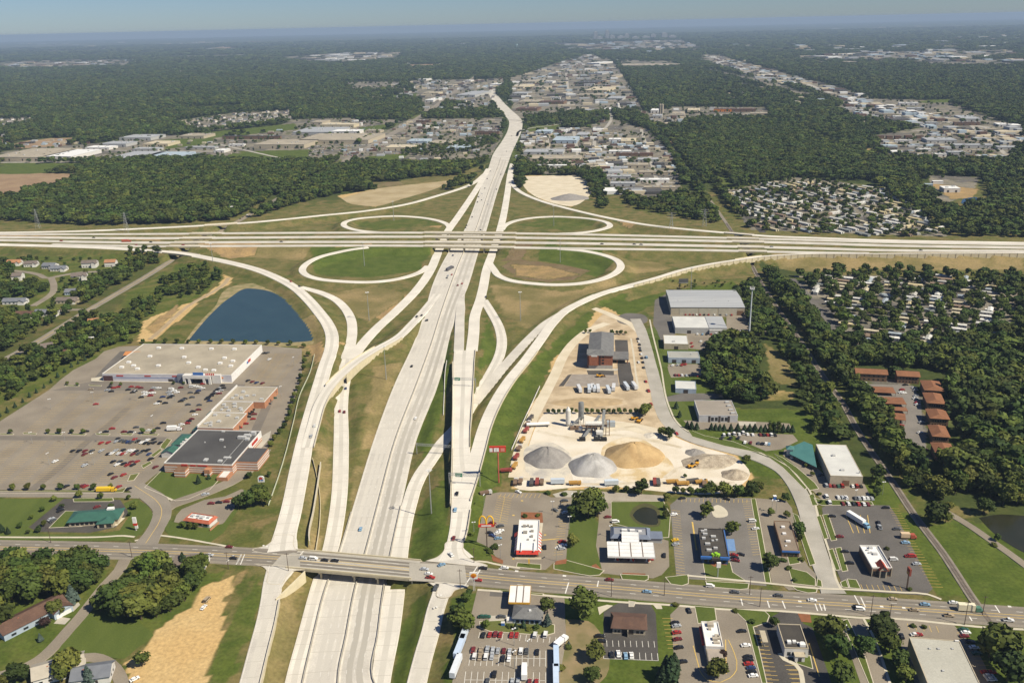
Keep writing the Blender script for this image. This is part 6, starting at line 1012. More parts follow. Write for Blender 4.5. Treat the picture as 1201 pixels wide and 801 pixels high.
# far housing estates: single houses in rows
def estate(poly, spx, spy, n, label, grp):
    W = atn(poly); x0, y0 = W.min(0); x1, y1 = W.max(0); me = []
    for c in ((WHITEW, GRB), (mat('ivory_wall', (.66,.62,.52)), GR2), (WHITEW, TANROOF)):
        m_ = MB(); m_.box(-6,6,-4.5,4.5,-.2,5); m_.k = 1; m_.add([(-6.6,-5.2,4.9),(6.6,-5.2,4.9),(6.6,5.2,4.9),(-6.6,5.2,4.9),(-6.6,0,8),(6.6,0,8)],[(0,1,5,4),(2,3,4,5),(3,2,1,0)]); m_.k = 0; m_.add([(-6,-4.5,5),(-6,4.5,5),(-6,0,7.8),(6,-4.5,5),(6,4.5,5),(6,0,7.8)],[(0,2,1),(3,4,5)])
        q = bpy.data.meshes.new('house'); q.from_pydata(m_.v, [], m_.f); [q.materials.append(x) for x in c]; q.polygons.foreach_set('material_index', m_.m); q.update(); me.append(q)
    k = 0
    for y in np.arange(y0, y1, spy):
        for x in np.arange(x0, x1, spx):
            X, Y = x+random.uniform(-6,6), y+random.uniform(-8,8)
            if k < n and random.random() < .8 and inpoly(np.array([X]), np.array([Y]), W)[0]: o = link('house', random.choice(me)); o.location = (X, Y, 0); o.rotation_euler = (0,0,random.choice((0,1.57,.3,-.3,1.2))); tag(o, label, 'house', grp); k += 1
estate([(205,150),(215,144),(280,133),(340,131),(345,141),(285,146),(245,152),(215,156)], 34, 62, 120, 'pale house in the new treeless estate beyond the left works', 'houses of the new estate'); estate([(0,140),(44,138),(48,143),(0,148)], 34, 70, 30, 'pale house in the estate at the left edge beyond the woods', 'houses of the left edge estate'); estate([(36,111),(112,110.5),(112,113.5),(36,112.5)], 45, 80, 26, 'white house in the thin line of houses deep in the far left woods', 'line of houses in the far left woods'); estate([(545,118),(580,113),(585,130),(548,133)], 36, 60, 40, 'pale house among trees left of the bending expressway', 'houses by the bending expressway')
# ================================================================ trees
LEAF = [mat('leaf_green', (.082,.106,.018), (.054,.076,.013), scale=.35, rough=.75, rnd=.42, spec=.2), mat('leaf_dark', (.053,.079,.015), (.036,.056,.011), scale=.35, rough=.75, rnd=.36, spec=.2), mat('leaf_olive', (.108,.122,.023), (.074,.090,.017), scale=.35, rough=.75, rnd=.35, spec=.2)]
SPRUCE = mat('blue_spruce_needles', (.075,.105,.085), (.05,.078,.062), scale=.5, rough=.8, rnd=.15); FIR = mat('fir_needles', (.028,.052,.020), (.02,.04,.015), scale=.5, rough=.8, rnd=.2); PURPLE = mat('purple_leaf', (.035,.02,.018), (.05,.025,.02), scale=.5, rnd=.1); YEL = mat('yellow_green_leaf', (.15,.15,.02), (.11,.12,.02), scale=.4, rnd=.1)
BARKM = mat('tree_bark', (.10,.075,.05), (.075,.055,.04), scale=2)
def crown(seed, nq, kind='round', leaf=.12, core=True):
    """unit tree: base z=0, height 1, crown radius about .42; many leaf-clump faces spread over uneven lobes"""
    g = np.random.default_rng(seed); V = []; F = []; lobes = []
    if kind == 'cone':
        for k in range(nq):
            t = g.uniform(0, 1)**.8; z = .10+.88*t; r = .27*(1-t)**.85*(g.uniform(.55, 1.08)); a = g.uniform(0, 6.283); n = np.array([math.cos(a), math.sin(a), .5]); p = np.array([r*math.cos(a), r*math.sin(a), z]); lobes.append((p, n, leaf*(1.15-.7*t)))
    else:
        if kind == 'tall': L = [((g.uniform(-.05,.05), g.uniform(-.05,.05), z), g.uniform(.13,.19)) for z in np.linspace(.22, .88, 8)]
        else:
            L = [((0,0,.60), .30)]
            for k in range(9):
                a = k*2.4+g.uniform(-.5,.5); rr = g.uniform(.12,.28); L.append(((rr*math.cos(a), rr*math.sin(a), g.uniform(.36,.80)), g.uniform(.13,.22)))
        ar = np.array([r*r for _, r in L]); ar /= ar.sum()
        for k in range(nq):
            c, r = L[g.choice(len(L), p=ar)]; n = g.normal(size=3); n[2] = n[2]*.9+.25; n /= np.linalg.norm(n); rad = r*g.uniform(.72, 1.12); p = np.array(c)+n*rad*np.array([1,1,.92]); lobes.append((p, n, leaf*g.uniform(.7,1.3)))
    for p, n, s in lobes:
        n = n/np.linalg.norm(n)+g.normal(size=3)*.45; n /= np.linalg.norm(n); u = np.cross(n, g.normal(size=3)); u /= np.linalg.norm(u); v = np.cross(n, u); o = len(V); s *= .5
        V += [tuple(p+u*s*g.uniform(.7,1.2)), tuple(p+v*s*g.uniform(.7,1.2)), tuple(p-u*s*g.uniform(.7,1.2)), tuple(p-v*s*g.uniform(.7,1.2))]; F.append((o, o+1, o+2, o+3))
    if core:
        def blob(c, r, sz=1.0):
            bm = bmesh.new(); bmesh.ops.create_icosphere(bm, subdivisions=1, radius=r); o = len(V)
            for v in bm.verts: q = v.co*g.uniform(.78, 1.05); V.append((c[0]+q.x, c[1]+q.y, c[2]+q.z*sz))
            for f in bm.faces: F.append(tuple(v.index+o for v in f.verts))
            bm.free()
        if kind == 'cone':
            o = len(V); V.extend([(.17*math.cos(k), .17*math.sin(k), .12) for k in np.linspace(0, 6.283, 8)[:-1]]+[(0,0,.9)]); F.extend([(o+k, o+(k+1) % 7, o+7) for k in range(7)])
        else:
            for c, r in L: blob(c, r*.86)
    me = bpy.data.meshes.new('crown'); me.from_pydata(V, [], F); me.update(); return me
def trunk(h, r=.028, limbs=True):
    mb = MB(); mb.bar((0,0,-.02), (.01,0,h), r, n=7, r2=r*.55)
    if limbs:
        for k in range(5): a = k*1.3; mb.bar((.005,0,h*(.55+.08*k)), (.2*math.cos(a), .2*math.sin(a), h*(.95+.1*k)), r*.45, n=5, r2=r*.15)
    me = bpy.data.meshes.new('trunk'); me.from_pydata(mb.v, [], mb.f); me.materials.append(BARKM); me.update(); return me
def withmat(me, m): q = me.copy(); q.materials.clear(); q.materials.append(m); return q
RND = [crown(s, 520, 'round', .125) for s in (1, 2, 3, 4)]; TALL = [crown(s, 420, 'tall', .10) for s in (5, 6)]; CONE = [crown(s, 380, 'cone', .16) for s in (7, 8)]
TR = trunk(.5); TRC = trunk(.5, .022, False)
PROTO = {}
for nm, base, mats in (('broadleaf_tree', RND, LEAF), ('poplar_tree', TALL, LEAF[:2]), ('spruce_tree', CONE, [SPRUCE]), ('fir_tree', CONE, [FIR]), ('purple_tree', RND[:1], [PURPLE]), ('yellow_tree', RND[1:2], [YEL]), ('shrub', RND, LEAF)):
    PROTO[nm] = [withmat(b_, m_) for b_ in base for m_ in mats]
for L_ in list(PROTO.values()):
    for i, me in enumerate(L_): me.name = 'crown'
LMARK = [(o.location.copy(), o.name.split('.')[0].replace('_', ' ')) for o in C.objects if o.type == 'EMPTY' and o.get('category') in ('building', 'shelter', 'house') and '.' not in o.name and not any((o.name+'.001') in C.objects for _ in (0,))]
USED = {}
def relabel(desc, p):
    d, nm, q = min(((p-l).length, n_, l) for l, n_ in LMARK); v = p-q
    side = ('to the right of' if v.x > 0 else 'to the left of') if abs(v.x) > abs(v.y) else ('behind' if v.y > 0 else 'in front of')
    far_ = 'just ' if d < 22 else ('' if d < 70 else 'well ')
    s = f'{desc} {far_}{side} the {nm}'; USED[s] = USED.get(s, 0)+1
    return s if USED[s] == 1 else f'{desc} {far_}{side} the {nm}, {ORDN[min(USED[s]-1, 19)]}'
COUNT = {}
def tree(kind, px, py, h, label=None, group=None, wid=1.0, parts=True, pt=None, v=None):
    p = pt or ground(px, py)
    if pt is None and kind == 'broadleaf_tree' and h >= 7: h *= 1.18; wid *= 1.12
    k = random.randrange(len(PROTO[kind])) if v is None else v % len(PROTO[kind]); name = {'purple_tree':'broadleaf_tree','yellow_tree':'broadleaf_tree'}.get(kind, kind)
    COUNT[name] = COUNT.get(name, 0)+1
    if label is None:
        sz = 'tall' if h > 9.5 else ('small' if h < 5 else 'mid-sized'); ds = {'broadleaf_tree':'leafy green tree','poplar_tree':'narrow upright green tree','spruce_tree':'blue-grey spruce','fir_tree':'dark conifer','purple_tree':'dark purple-leaved tree','yellow_tree':'yellow-green tree','shrub':'round green shrub'}[kind]
        label = relabel(f'{sz} {ds}', p)
    root = empty(name, (p.x, p.y, p.z), random.uniform(0, 6.28), label, {'shrub':'shrub'}.get(kind, 'tree'), group)
    sc = (h*wid*random.uniform(.95,1.15), h*wid*random.uniform(.95,1.15), h)
    t = link('trunk', TRC if kind in ('fir_tree','spruce_tree') else TR, root); c = link('crown', PROTO[kind][k], root); t.scale = sc; c.scale = sc
    if kind == 'shrub': c.location.z = -.28*h; t.scale = (sc[0], sc[1], h*.5); 
    return root
def many(kind, s, wid=1.0, dy=0):
    for x, y, h in s: tree(kind, x, y+dy, h, wid=wid)
ORDN = ['first','second','third','fourth','fifth','sixth','seventh','eighth','ninth','tenth','eleventh','twelfth','thirteenth','fourteenth','fifteenth','sixteenth','seventeenth','eighteenth','nineteenth','twentieth']
def rowtrees(kind, pts, h, what, group, wid=1.0):
    for i, (x, y) in enumerate(sorted(pts)): tree(kind, x, y, h*random.uniform(.85,1.12), f'{ORDN[i]} from left of the {what}', group, wid)
rowtrees('broadleaf_tree', [(15,574.5),(33,574.5),(52,574.5),(72,574.5),(91,574.5),(110,574.5),(130,574)], 4.8, 'young trees on the plaza grass strip', 'young trees on the car park grass strip')
rowtrees('broadleaf_tree', [(12.5,508.5),(57,508.5),(70,508.5),(85,508.5),(98,508.5),(168,508.5),(181,508.2)], 4.6, 'small kerbed-island trees in the plaza', 'island trees in the plaza car park')
rowtrees('broadleaf_tree', [(79,451.5),(91,452.4),(131,452),(142,452.5),(204,451),(216,451.2)], 3.6, 'small trees fronting the big store', 'trees in front of the big store')
rowtrees('broadleaf_tree', [(154,402.5),(168,402.5),(182,402.5),(194.5,402.8),(208,403),(221,403),(234,403),(247,403),(260,403.3),(274,403.5),(288,403.8),(301,404),(314,404.5),(327,405),(341,405)], 5, 'round trees between big store and pond', 'row of trees behind the big store')
for i, (x, y) in enumerate(((356,408),(361,418),(357,426),(356,434),(353,444),(352,450),(349,458),(346,466),(343,473),(341,480),(340,487),(337,495),(334,502),(328,509),(322,516),(318,524))): tree('broadleaf_tree', x, y, 5.2, f'{ORDN[i]} from the far end of the ramp-side tree row', 'tree row on the east edge of the plaza')
rowtrees('broadleaf_tree', [(x/6.67+600, 485.3) for x in (285,325,370,415,465,505,590,630,672,715,757,800,842,885,930,975)], 5.0, 'clipped trees between hotel and gravel works', 'tree row behind the concrete works', .85)
rowtrees('broadleaf_tree', [(687,391),(692,390.5),(717.7,392),(723.5,392.3),(728,392.5),(733.5,392.6)], 4.5, 'small trees behind the brick hotel', 'tree row behind the hotel')
rowtrees('fir_tree', [(806,502),(811,503.3),(817,503.6),(834,504.3),(839,504.5),(844,504.8),(849,505),(857,505.3),(865,506),(873,505.5),(879,506),(885,506.3),(892,506.3),(897,506.5),(918,507),(924,506.5),(929,507)], 6.2, 'conifers above the office parking', 'conifer row above the office parking', 1.2)
rowtrees('poplar_tree', [(903,507),(907.5,507.2),(913,507.4)], 8.5, 'slender columnar trees above the office parking', 'columnar trees in the conifer row')
many('broadleaf_tree', ((12,665,11),(22,692,13),(4,737,12),(40,703,14),(57,694,13),(75,699,14),(92,694,13),(86,670,12),(30,672,12),(52,668,12),(66,682,13),(67,722,8),(85,790,12),(20,800,9),(74,795,9),(176,672,12),(195,676,8),(226,673,10),(236,668,9),(135,716,13),(150,723,14),(166,726,13),(181,716,12),(200,717,9),(195,702,9),(118,716,8),(145,704,12),(210,709,8),(224,693,9),(232,687,8),(172,703,11),(167,781,7.5),(142,712,13),(158,716,14),(174,710,13),(128,706,10),(188,706,11),(205,700,10),(152,694,10),(50,680,12),(80,682,13),(35,690,13),(15,705,12),(100,684,11),(10,690,13),(308,541,4),(301,551,4),(292,561,5),(316,559,4),(280,596,8),(294,594,10),(308,592,11),(302,585,9),(64,588,4.5),(50,600,4),(37,609,3.5),(24,619,4),(93,584,5.5),(119,585,5),(131,597,4.5),(151,586,4),(159,597,6),(152,605,3),(52,617,4.5),(46,624,4.5),(33,626,3),(215,619,5),(223,620,5),(230,620,4.5)))
many('broadleaf_tree', ((674,609,9),(690,607,14),(701,606,12),(697,592,11),(684,600,12),(672,641,7),(722,578,6),(734,577,5),(752,579.5,8.5),(745,578.5,5),(782,587,6),(781,598,4.5),(781,608,5.5),(793,579,6),(801,579.5,5),(809,580,6),(818,580,5),(826,581,6),(834,581,8),(848,582,9),(858,582,6),(866,582,7),(875,582,6),(882,581,8),(828,607,8.5),(858,627,8),(904,605,5.5),(922,607,5),(936,627,7.5),(938,635,5),(921,588,6),(904,668,8.5),(875,543,6.5),(882,578,7),(891,575,6),(870,579,6),(778,512,7),(785,515,7.5),(757,487,9),(752,486,6),(963,590,2.6),(685,724,13.5),(642,718,8),(541,739,10.5),(546,706,6),(536,728,8),(550,700,5),(570,737,5.5),(699,774,8.5),(693,800,7.5),(842,795,9.5),(908,735,6),(974,752,12.5),(982,771,11),(988,802,10),(978,760,9),(1011,768,9.5),(1034,748,11.5),(1043,765,9.5),(1054,781,8),(1062,798,7.5),(1171,776,17),(1181,798,14),(1160,770,11),(1096,613,13),(1106,586,10),(1099,580,12),(1114,598,6),(1153,603,10),(1109,613,7),(1169,634,5),(1160,760,9),(803,560,3),(938,541,3),(945,548,3),(952,558,3.5)))
many('shrub', ((575,648,3),(580,643,4),(572,645,2.6),(616,606,2.8),(631,605,2.6),(642,579,3.2),(662,581,3.6),(553,627,3.2),(862,717,2.6),(792,710,3),(918,658,3),(925,667,2.8),(940,657,3),(882,730,3),(1071,735,2.4),(1084,736,2.4),(1040,644,2.6),(1067,692,2.4),(961,580,2.6),(667,760,3),(658,785,3.5),(597,735,2.6),(620,739,2.4),(629,737,3),(932,681,2.2),(73,594,2.8),(1166,640,3)), 1.5)
many('fir_tree', ((125,663,6.5),(216,665,10),(3,624,6),(10,626,5),(605,738,4.5),(614,736,4.5),(233,567,6.5),(245,562,4.5),(793,479,6),(797,489.5,6),(786,800,15),(781,795,13),(790,790,12),(777,801,10)), 1.15)
many('spruce_tree', ((85.5,706,11),(48,752,5),(105,801,10),(158,702,10),(642,733,7.5),(667,757,3)), 1.15)
tree('purple_tree', 53, 736, 6.5); tree('purple_tree', 848, 772, 5); tree('yellow_tree', 110, 673, 10)
for i, (x, y) in enumerate(((0,489),(9,484),(18,478),(27,472),(35,466),(43,461),(52,455),(60,449),(68,443),(76,437),(84,431),(92,427),(100,423),(108,418))): tree('fir_tree', x, y, random.uniform(3.5, 6), f'{ORDN[i]} from left of the young conifers beside the plaza', 'young conifers beside the plaza')
# ---- woods: every tree one can tell apart stays a thing; the rest is one woodland
def sample(poly, spacing, keep=1.0, g=rng):
    W = atn(poly); x0, y0 = W.min(0); x1, y1 = W.max(0); nx, ny = int((x1-x0)/spacing)+1, int((y1-y0)/spacing)+1
    X, Y = np.meshgrid(x0+np.arange(nx)*spacing, y0+np.arange(ny)*spacing); X = X+g.uniform(-.42,.42,X.shape)*spacing; Y = Y+g.uniform(-.42,.42,Y.shape)*spacing
    ok = inpoly(X, Y, W) & (g.random(X.shape) < keep); return np.stack([X[ok], Y[ok]], 1)
BLOCK = []
for k_, r_ in ROADS.items():
    D_ = r_['D']; m_ = D_[:,1] < 5700; BLOCK.append(np.column_stack([D_[m_,0], D_[m_,1], D_[m_,3]/2+(5.0 if k_ == 'rail' else (3.5 if k_ not in ('main','diag','farc','fard') else 9))]))
    if m_.sum() > 1: BLOCK.append((BLOCK[-1][1:]+BLOCK[-1][:-1])/2)
for o in C.objects:
    if o.type == 'EMPTY' and o.get('category') in ('building', 'house', 'apartments', 'carport', 'shelter'):
        for ch in o.children:
            if ch.name.startswith(('wall', 'roof', 'base_wall')):
                bb = [o.matrix_world @ Vector(c) for c in ch.bound_box]; Mx = Matrix.Translation(o.location) @ Matrix.Rotation(o.rotation_euler.z, 4, 'Z'); bb = np.array([[*(Mx @ Vector(c)).xy] for c in ch.bound_box]); c0 = bb.mean(0); r0 = np.linalg.norm(bb-c0, axis=1).max()
                w0 = bb.min(0); w1 = bb.max(0)
                for fx in np.linspace(.12,.88,4):
                    for fy in np.linspace(.12,.88,4): BLOCK.append(np.array([[w0[0]+(w1[0]-w0[0])*fx, w0[1]+(w1[1]-w0[1])*fy, min(5.5, r0)]]))
BLOCK = np.vstack(BLOCK)
def clear(P, extra=None):
    B = BLOCK if extra is None else np.vstack([BLOCK, extra]); ok = np.ones(len(P), bool)
    cell = {}
    for i, (x, y, r) in enumerate(B): cell.setdefault((int(x//40), int(y//40)), []).append(i)
    for i, (x, y) in enumerate(P):
        cx, cy = int(x//40), int(y//40)
        for a in (-1,0,1):
            for b in (-1,0,1):
                for j in cell.get((cx+a, cy+b), ()):
                    if (x-B[j,0])**2+(y-B[j,1])**2 < B[j,2]**2: ok[i] = False
    return P[ok]
# mobile homes first, so that the woods leave room for them
def mobile_homes(poly, name, spx, spy, deg, keep, label, group, n_max, w=4.6, l=17):
    W = atn(poly); c0 = W.mean(0); a = R(deg); u = np.array([math.cos(a), math.sin(a)]); v = np.array([-u[1], u[0]]); q = W-c0; q = np.stack([q@u, q@v], 1); lo, hi = q.min(0), q.max(0); out = []
    cols = [(.76,.75,.71),(.60,.60,.58),(.56,.50,.36),(.36,.41,.46),(.64,.55,.33),(.70,.69,.66),(.28,.30,.30),(.48,.47,.44),(.30,.22,.16)]
    for y in np.arange(lo[1], hi[1], spy):
        for x in np.arange(lo[0], hi[0], spx):
            xx, yy = x+random.uniform(-.8,.8), y+random.uniform(-2,2); p = c0+u*xx+v*yy
            if inpoly(np.array([p[0]]), np.array([p[1]]), W)[0] and random.random() < keep: out.append(p)
    out = clear(np.array(out), None); out = out[np.argsort(np.hypot(*out.T))][:n_max]
    hw = mat('home_siding', (1,1,1), (.92,.92,.92), scale=.5, objcol=True); hr = mat('home_roof', (.92,.92,.9), (.75,.75,.73), scale=.3, objcol=True); meshes = []
    for k in range(3):
        m_ = MB(); ll = l*(.85+.15*k); m_.k = 0; m_.box(-w/2, w/2, -ll/2, ll/2, .3, 3.0); m_.k = 1; m_.add([(-w/2-.3,-ll/2-.2,2.95),(w/2+.3,-ll/2-.2,2.95),(w/2+.3,ll/2+.2,2.95),(-w/2-.3,ll/2+.2,2.95),(0,-ll/2-.2,3.8),(0,ll/2+.2,3.8)], [(0,1,4),(2,3,5),(1,2,5,4),(3,0,4,5),(3,2,1,0)]); m_.k = 2
        for yy in np.arange(-ll/2+2, ll/2-1, 3.4): m_.box(w/2-.02, w/2+.06, yy, yy+1.1, 1.2, 2.2); m_.box(-w/2-.06, -w/2+.02, yy, yy+1.1, 1.2, 2.2); 
        m_.k = 1; m_.box(w/2+.1, w/2+2.6, -2, 2.5, 2.3, 2.5); m_.k = 0; m_.box(w/2+2.3, w/2+2.5, -1.9, -1.7, 0, 2.3); m_.box(w/2+2.3, w/2+2.5, 2.2, 2.4, 0, 2.3); m_.box(-1, 1, -ll/2-.05, -ll/2, .6, 2.4, 2)
        me = bpy.data.meshes.new('home'); me.from_pydata(m_.v, [], m_.f); [me.materials.append(x) for x in (hw, hr, GLASS)]; me.polygons.foreach_set('material_index', m_.m); me.update(); meshes.append(me)
    for p in out:
        o = link(name, random.choice(meshes)); o.location = (p[0], p[1], 0); o.rotation_euler = (0, 0, a+random.uniform(-.05,.05)+(math.pi if random.random() < .3 else 0)+(math.pi/2 if random.random() < .12 else 0)); o.color = (*random.choice(cols), 1); tag(o, label, 'mobile home', group)
    return np.array([[p[0], p[1], 5.5] for p in out])
HB1 = mobile_homes([(932,328),(1000,322),(1090,322),(1178,330),(1190,345),(1178,388),(1120,404),(1060,404),(1010,405),(985,392)], 'mobile_home', 13, 24, 62, .70, 'pale mobile home among the trees of the park near the railway', 'mobile homes in the shady park', 110)
HB2 = mobile_homes([(848,224),(875,222),(925,208),(962,211),(1035,223),(1065,240),(1108,268),(1108,277),(1020,277),(890,270),(872,252)], 'mobile_home', 15.5, 31, 28, .9, 'pale mobile home in the crowded sunny park behind the freeway', 'mobile homes in the sunny park', 188, 5.6, 19)
NEARW = []; FARW = []
def wood(poly, spacing, h, keep=1.0, zone='', far=False, kinds=None, extra=None):
    P = clear(sample(poly, spacing, keep), extra); H = h*rng.uniform(.58, 1.28, len(P)); (FARW if far else NEARW).extend((p[0], p[1], hh, zone) for p, hh in zip(P, H))
Z = {'rail':('leafy tree in the dense belt along the railway line','trees in the railway belt'), 'right':('leafy tree in the dark woods around the brown-roofed apartments','trees of the woods by the apartments'), 'corner':('big leafy tree in the groves along the residential lane','trees by the residential lane'), 'left':('leafy tree in the thicket around the left neighbourhood','trees of the left neighbourhood'), 'copse':('leafy tree in the copse behind the small workshops','trees of the copse by the workshops'), 'park':('leafy shade tree between the mobile homes near the railway','shade trees in the mobile home park')}
wood([(892,320),(905,322),(935,350),(975,400),(1000,438),(1020,468),(1052,508),(1078,545),(1097,582),(1082,592),(1060,570),(1020,512),(990,470),(960,425),(930,375),(905,345)], 7.2, 12.5, zone='rail')
wood([(866,338),(886,330),(915,380),(940,415),(980,480),(1000,510),(1035,565),(1042,588),(1030,588),(1014,560),(1012,545),(990,518),(955,512),(940,470),(925,430),(900,395)], 8, 10.5, .85, zone='rail')
wood([(835,402),(850,397),(880,400),(892,415),(892,450),(905,465),(895,476),(865,475),(845,466),(822,456),(828,430)], 7.5, 11.5, zone='copse'); wood([(860,340),(900,345),(905,372),(895,395),(884,392)], 7.5, 9, zone='copse'); wood([(780,332),(860,330),(870,340),(800,340)], 10, 4, .6, zone='copse')
wood([(1112,440),(1201,402),(1290,395),(1290,600),(1195,597),(1150,585),(1112,580),(1096,545),(1122,522),(1110,470)], 8.2, 13.5, zone='right'); wood([(978,404),(1040,407),(1100,408),(1201,388),(1290,378),(1290,400),(1201,420),(1112,440),(1080,434),(1000,431),(986,428)], 8, 12, zone='right'); wood([(1000,438),(1084,440),(1086,446),(1060,452),(1010,450)], 8, 9, .6, zone='right'); wood([(1000,445),(1020,468),(1045,495),(1075,535),(1095,548),(1080,548),(1050,515),(1015,475)], 7, 10, .9, zone='right'); wood([(1180,330),(1290,320),(1290,395),(1190,392),(1195,350)], 9, 11, .9, zone='right')
wood([(930,324),(1000,318),(1090,318),(1190,322),(1195,345),(1180,392),(1120,406),(1060,406),(1010,407),(980,396)], 11, 10.5, .85, zone='park', extra=HB1)
wood([(-60,470),(-60,380),(0,374),(20,378),(60,388),(100,374),(150,374),(166,386),(150,399),(112,418),(60,440),(30,455),(0,478)], 8.2, 10.5, .86, zone='left'); wood([(85,345),(100,336),(125,326),(152,312),(150,298),(190,302),(182,312),(150,334),(115,352),(95,358)], 7.5, 10.5, .9, zone='left'); wood([(182,345),(190,330),(215,318),(245,312),(262,323),(240,345),(212,350)], 9, 8.5, .75, zone='left'); wood([(150,372),(160,352),(185,350),(200,352),(175,372),(160,385)], 9, 8, .8, zone='left')
wood([(-40,658),(60,660),(122,664),(118,690),(90,714),(64,720),(46,732),(-40,742)], 8.5, 13.5, .8, zone='corner'); wood([(115,690),(140,670),(190,668),(238,666),(238,682),(214,712),(180,727),(138,730),(114,716)], 9, 13, .75, zone='corner'); wood([(64,782),(100,776),(108,790),(100,812),(64,812)], 8, 12, .7, zone='corner'); wood([(-30,786),(30,790),(40,812),(-30,815)], 9, 10, .7, zone='corner'); wood([(58,336),(92,323),(142,319),(100,345),(86,362),(60,362)], 9.5, 7.5, .6, zone='left'); wood([(-30,303),(30,306),(60,311),(0,313),(-30,318)], 9, 8, .7, zone='left'); wood([(108,382),(150,370),(168,384),(150,402),(112,412)], 8, 8.5, .9, zone='left'); wood([(-40,318),(12,312),(24,328),(22,350),(0,356),(-40,362)], 9, 11, .9, zone='left'); wood([(28,332),(46,328),(55,342),(42,354),(28,350)], 9, 10, .8, zone='left'); wood([(-40,372),(40,366),(100,364),(120,360),(90,374),(60,386),(0,372)], 9, 10, .85, zone='left'); wood([(0,303),(140,303),(146,309),(70,312),(0,309)], 15, 7, .6, zone='left')
wood([(-60,262),(-60,234),(25,235),(75,219),(100,203),(200,187),(300,191),(400,197),(500,194),(552,197),(540,206),(430,211),(432,219),(400,227),(370,234),(330,246),(298,256),(220,262),(100,265),(0,259)], 9, 13, .95, far=True)
wood([(806,178),(830,150),(900,149),(1000,172),(1060,200),(1098,235),(1060,240),(1020,212),(965,204),(930,207),(862,222),(850,204),(838,207),(826,205)], 9.5, 13, .95, far=True); wood([(770,151),(802,178),(852,262),(866,270),(840,258),(775,165)], 8, 12, far=True); wood([(722,224),(760,236),(800,226),(826,236),(846,264),(800,256),(738,244)], 9, 10, .8, far=True); wood([(876,263),(852,240),(828,206),(846,220),(872,256),(884,270)], 8, 12, far=True); wood([(612,190),(690,188),(690,200),(612,204)], 9, 6, .8, far=True); wood([(690,200),(706,215),(712,245),(700,244),(692,225)], 8, 9, .9, far=True)
wood([(1040,222),(1120,246),(1160,236),(1200,215),(1290,215),(1290,282),(1120,277),(1082,252)], 9.5, 12, .85, far=True); wood([(1000,274),(1110,276),(1110,280),(900,273),(892,270)], 14, 9, .7, far=True, extra=HB2); wood([(848,224),(925,208),(1035,223),(1108,268),(1108,277),(890,271)], 15, 8, .85, far=True, extra=HB2); wood([(1040,180),(1120,196),(1200,200),(1290,200),(1290,216),(1160,232),(1150,206),(1090,205)], 10, 12, .8, far=True)
wood([(380,186),(480,193),(560,190),(560,196),(480,199),(380,192)], 9, 10, .9, far=True); wood([(470,176),(590,158),(590,168),(520,185),(470,182)], 11, 9, .6, far=True)
# beyond the interchange: woods wherever the ground cover is woods, thinned by the towns
def beyond(y0, y1, spacing, h):
    Yw = np.arange(y0, y1, spacing); P = []
    for y in Yw:
        xw = y*.62+60; P.append(np.stack([np.arange(-xw, xw, spacing), np.full(int(np.ceil(2*xw/spacing)), y)][:2], 1) if False else np.column_stack([np.arange(-xw, xw, spacing), np.full(len(np.arange(-xw, xw, spacing)), y)]))
    P = np.vstack(P); P = P+rng.uniform(-.45,.45,P.shape)*spacing
    i = np.clip(np.searchsorted(xs, P[:,0]), 0, NX-1); j = np.clip(np.searchsorted(ys, P[:,1]), 0, NY-1); wd = MIXA[j, i, WOOD]; tn = MIXA[j, i, TOWN]
    gap = sn(P[:,0], P[:,1], .011, 21); keep = ((wd > .5) & (rng.random(len(P)) < np.where(gap > -.75, .97, .45))) | ((tn > .4) & (rng.random(len(P)) < .085))
    hm = np.where(tn[keep] > .4, .62, 1.0); P = P[keep]; return P, hm*h*rng.uniform(.62, 1.3, len(P))
for a in ((1640, 2500, 10.5, 13.5), (2500, 3600, 13, 15.5), (3600, 5600, 18, 19)):
    P, H = beyond(*a); okk = clear(P, np.vstack([HB2, ROOFB])); key = {(round(x,3), round(y,3)) for x, y in okk}
    FARW.extend((x, y, h, '') for (x, y), h in zip(P, H) if (round(x,3), round(y,3)) in key)
NEARW.sort(key=lambda q: math.hypot(q[0], q[1])); n0 = max(0, 296-COUNT.get('broadleaf_tree', 0)); vis = [q for q in NEARW if -12 < proj(q[0], q[1], 6)[0] < 1213 and proj(q[0], q[1], 12)[1] < 800]
things = vis[:n0]; ids = {id(q) for q in things}; rest = [q for q in NEARW if id(q) not in ids]
for x, y, h, z in things: tree('broadleaf_tree', 0, 0, h, Z[z][0], Z[z][1], pt=Vector((x, y, hz(x, y))), wid=random.uniform(.85, 1.1))
print('woods', len(things), len(rest), len(FARW), COUNT)
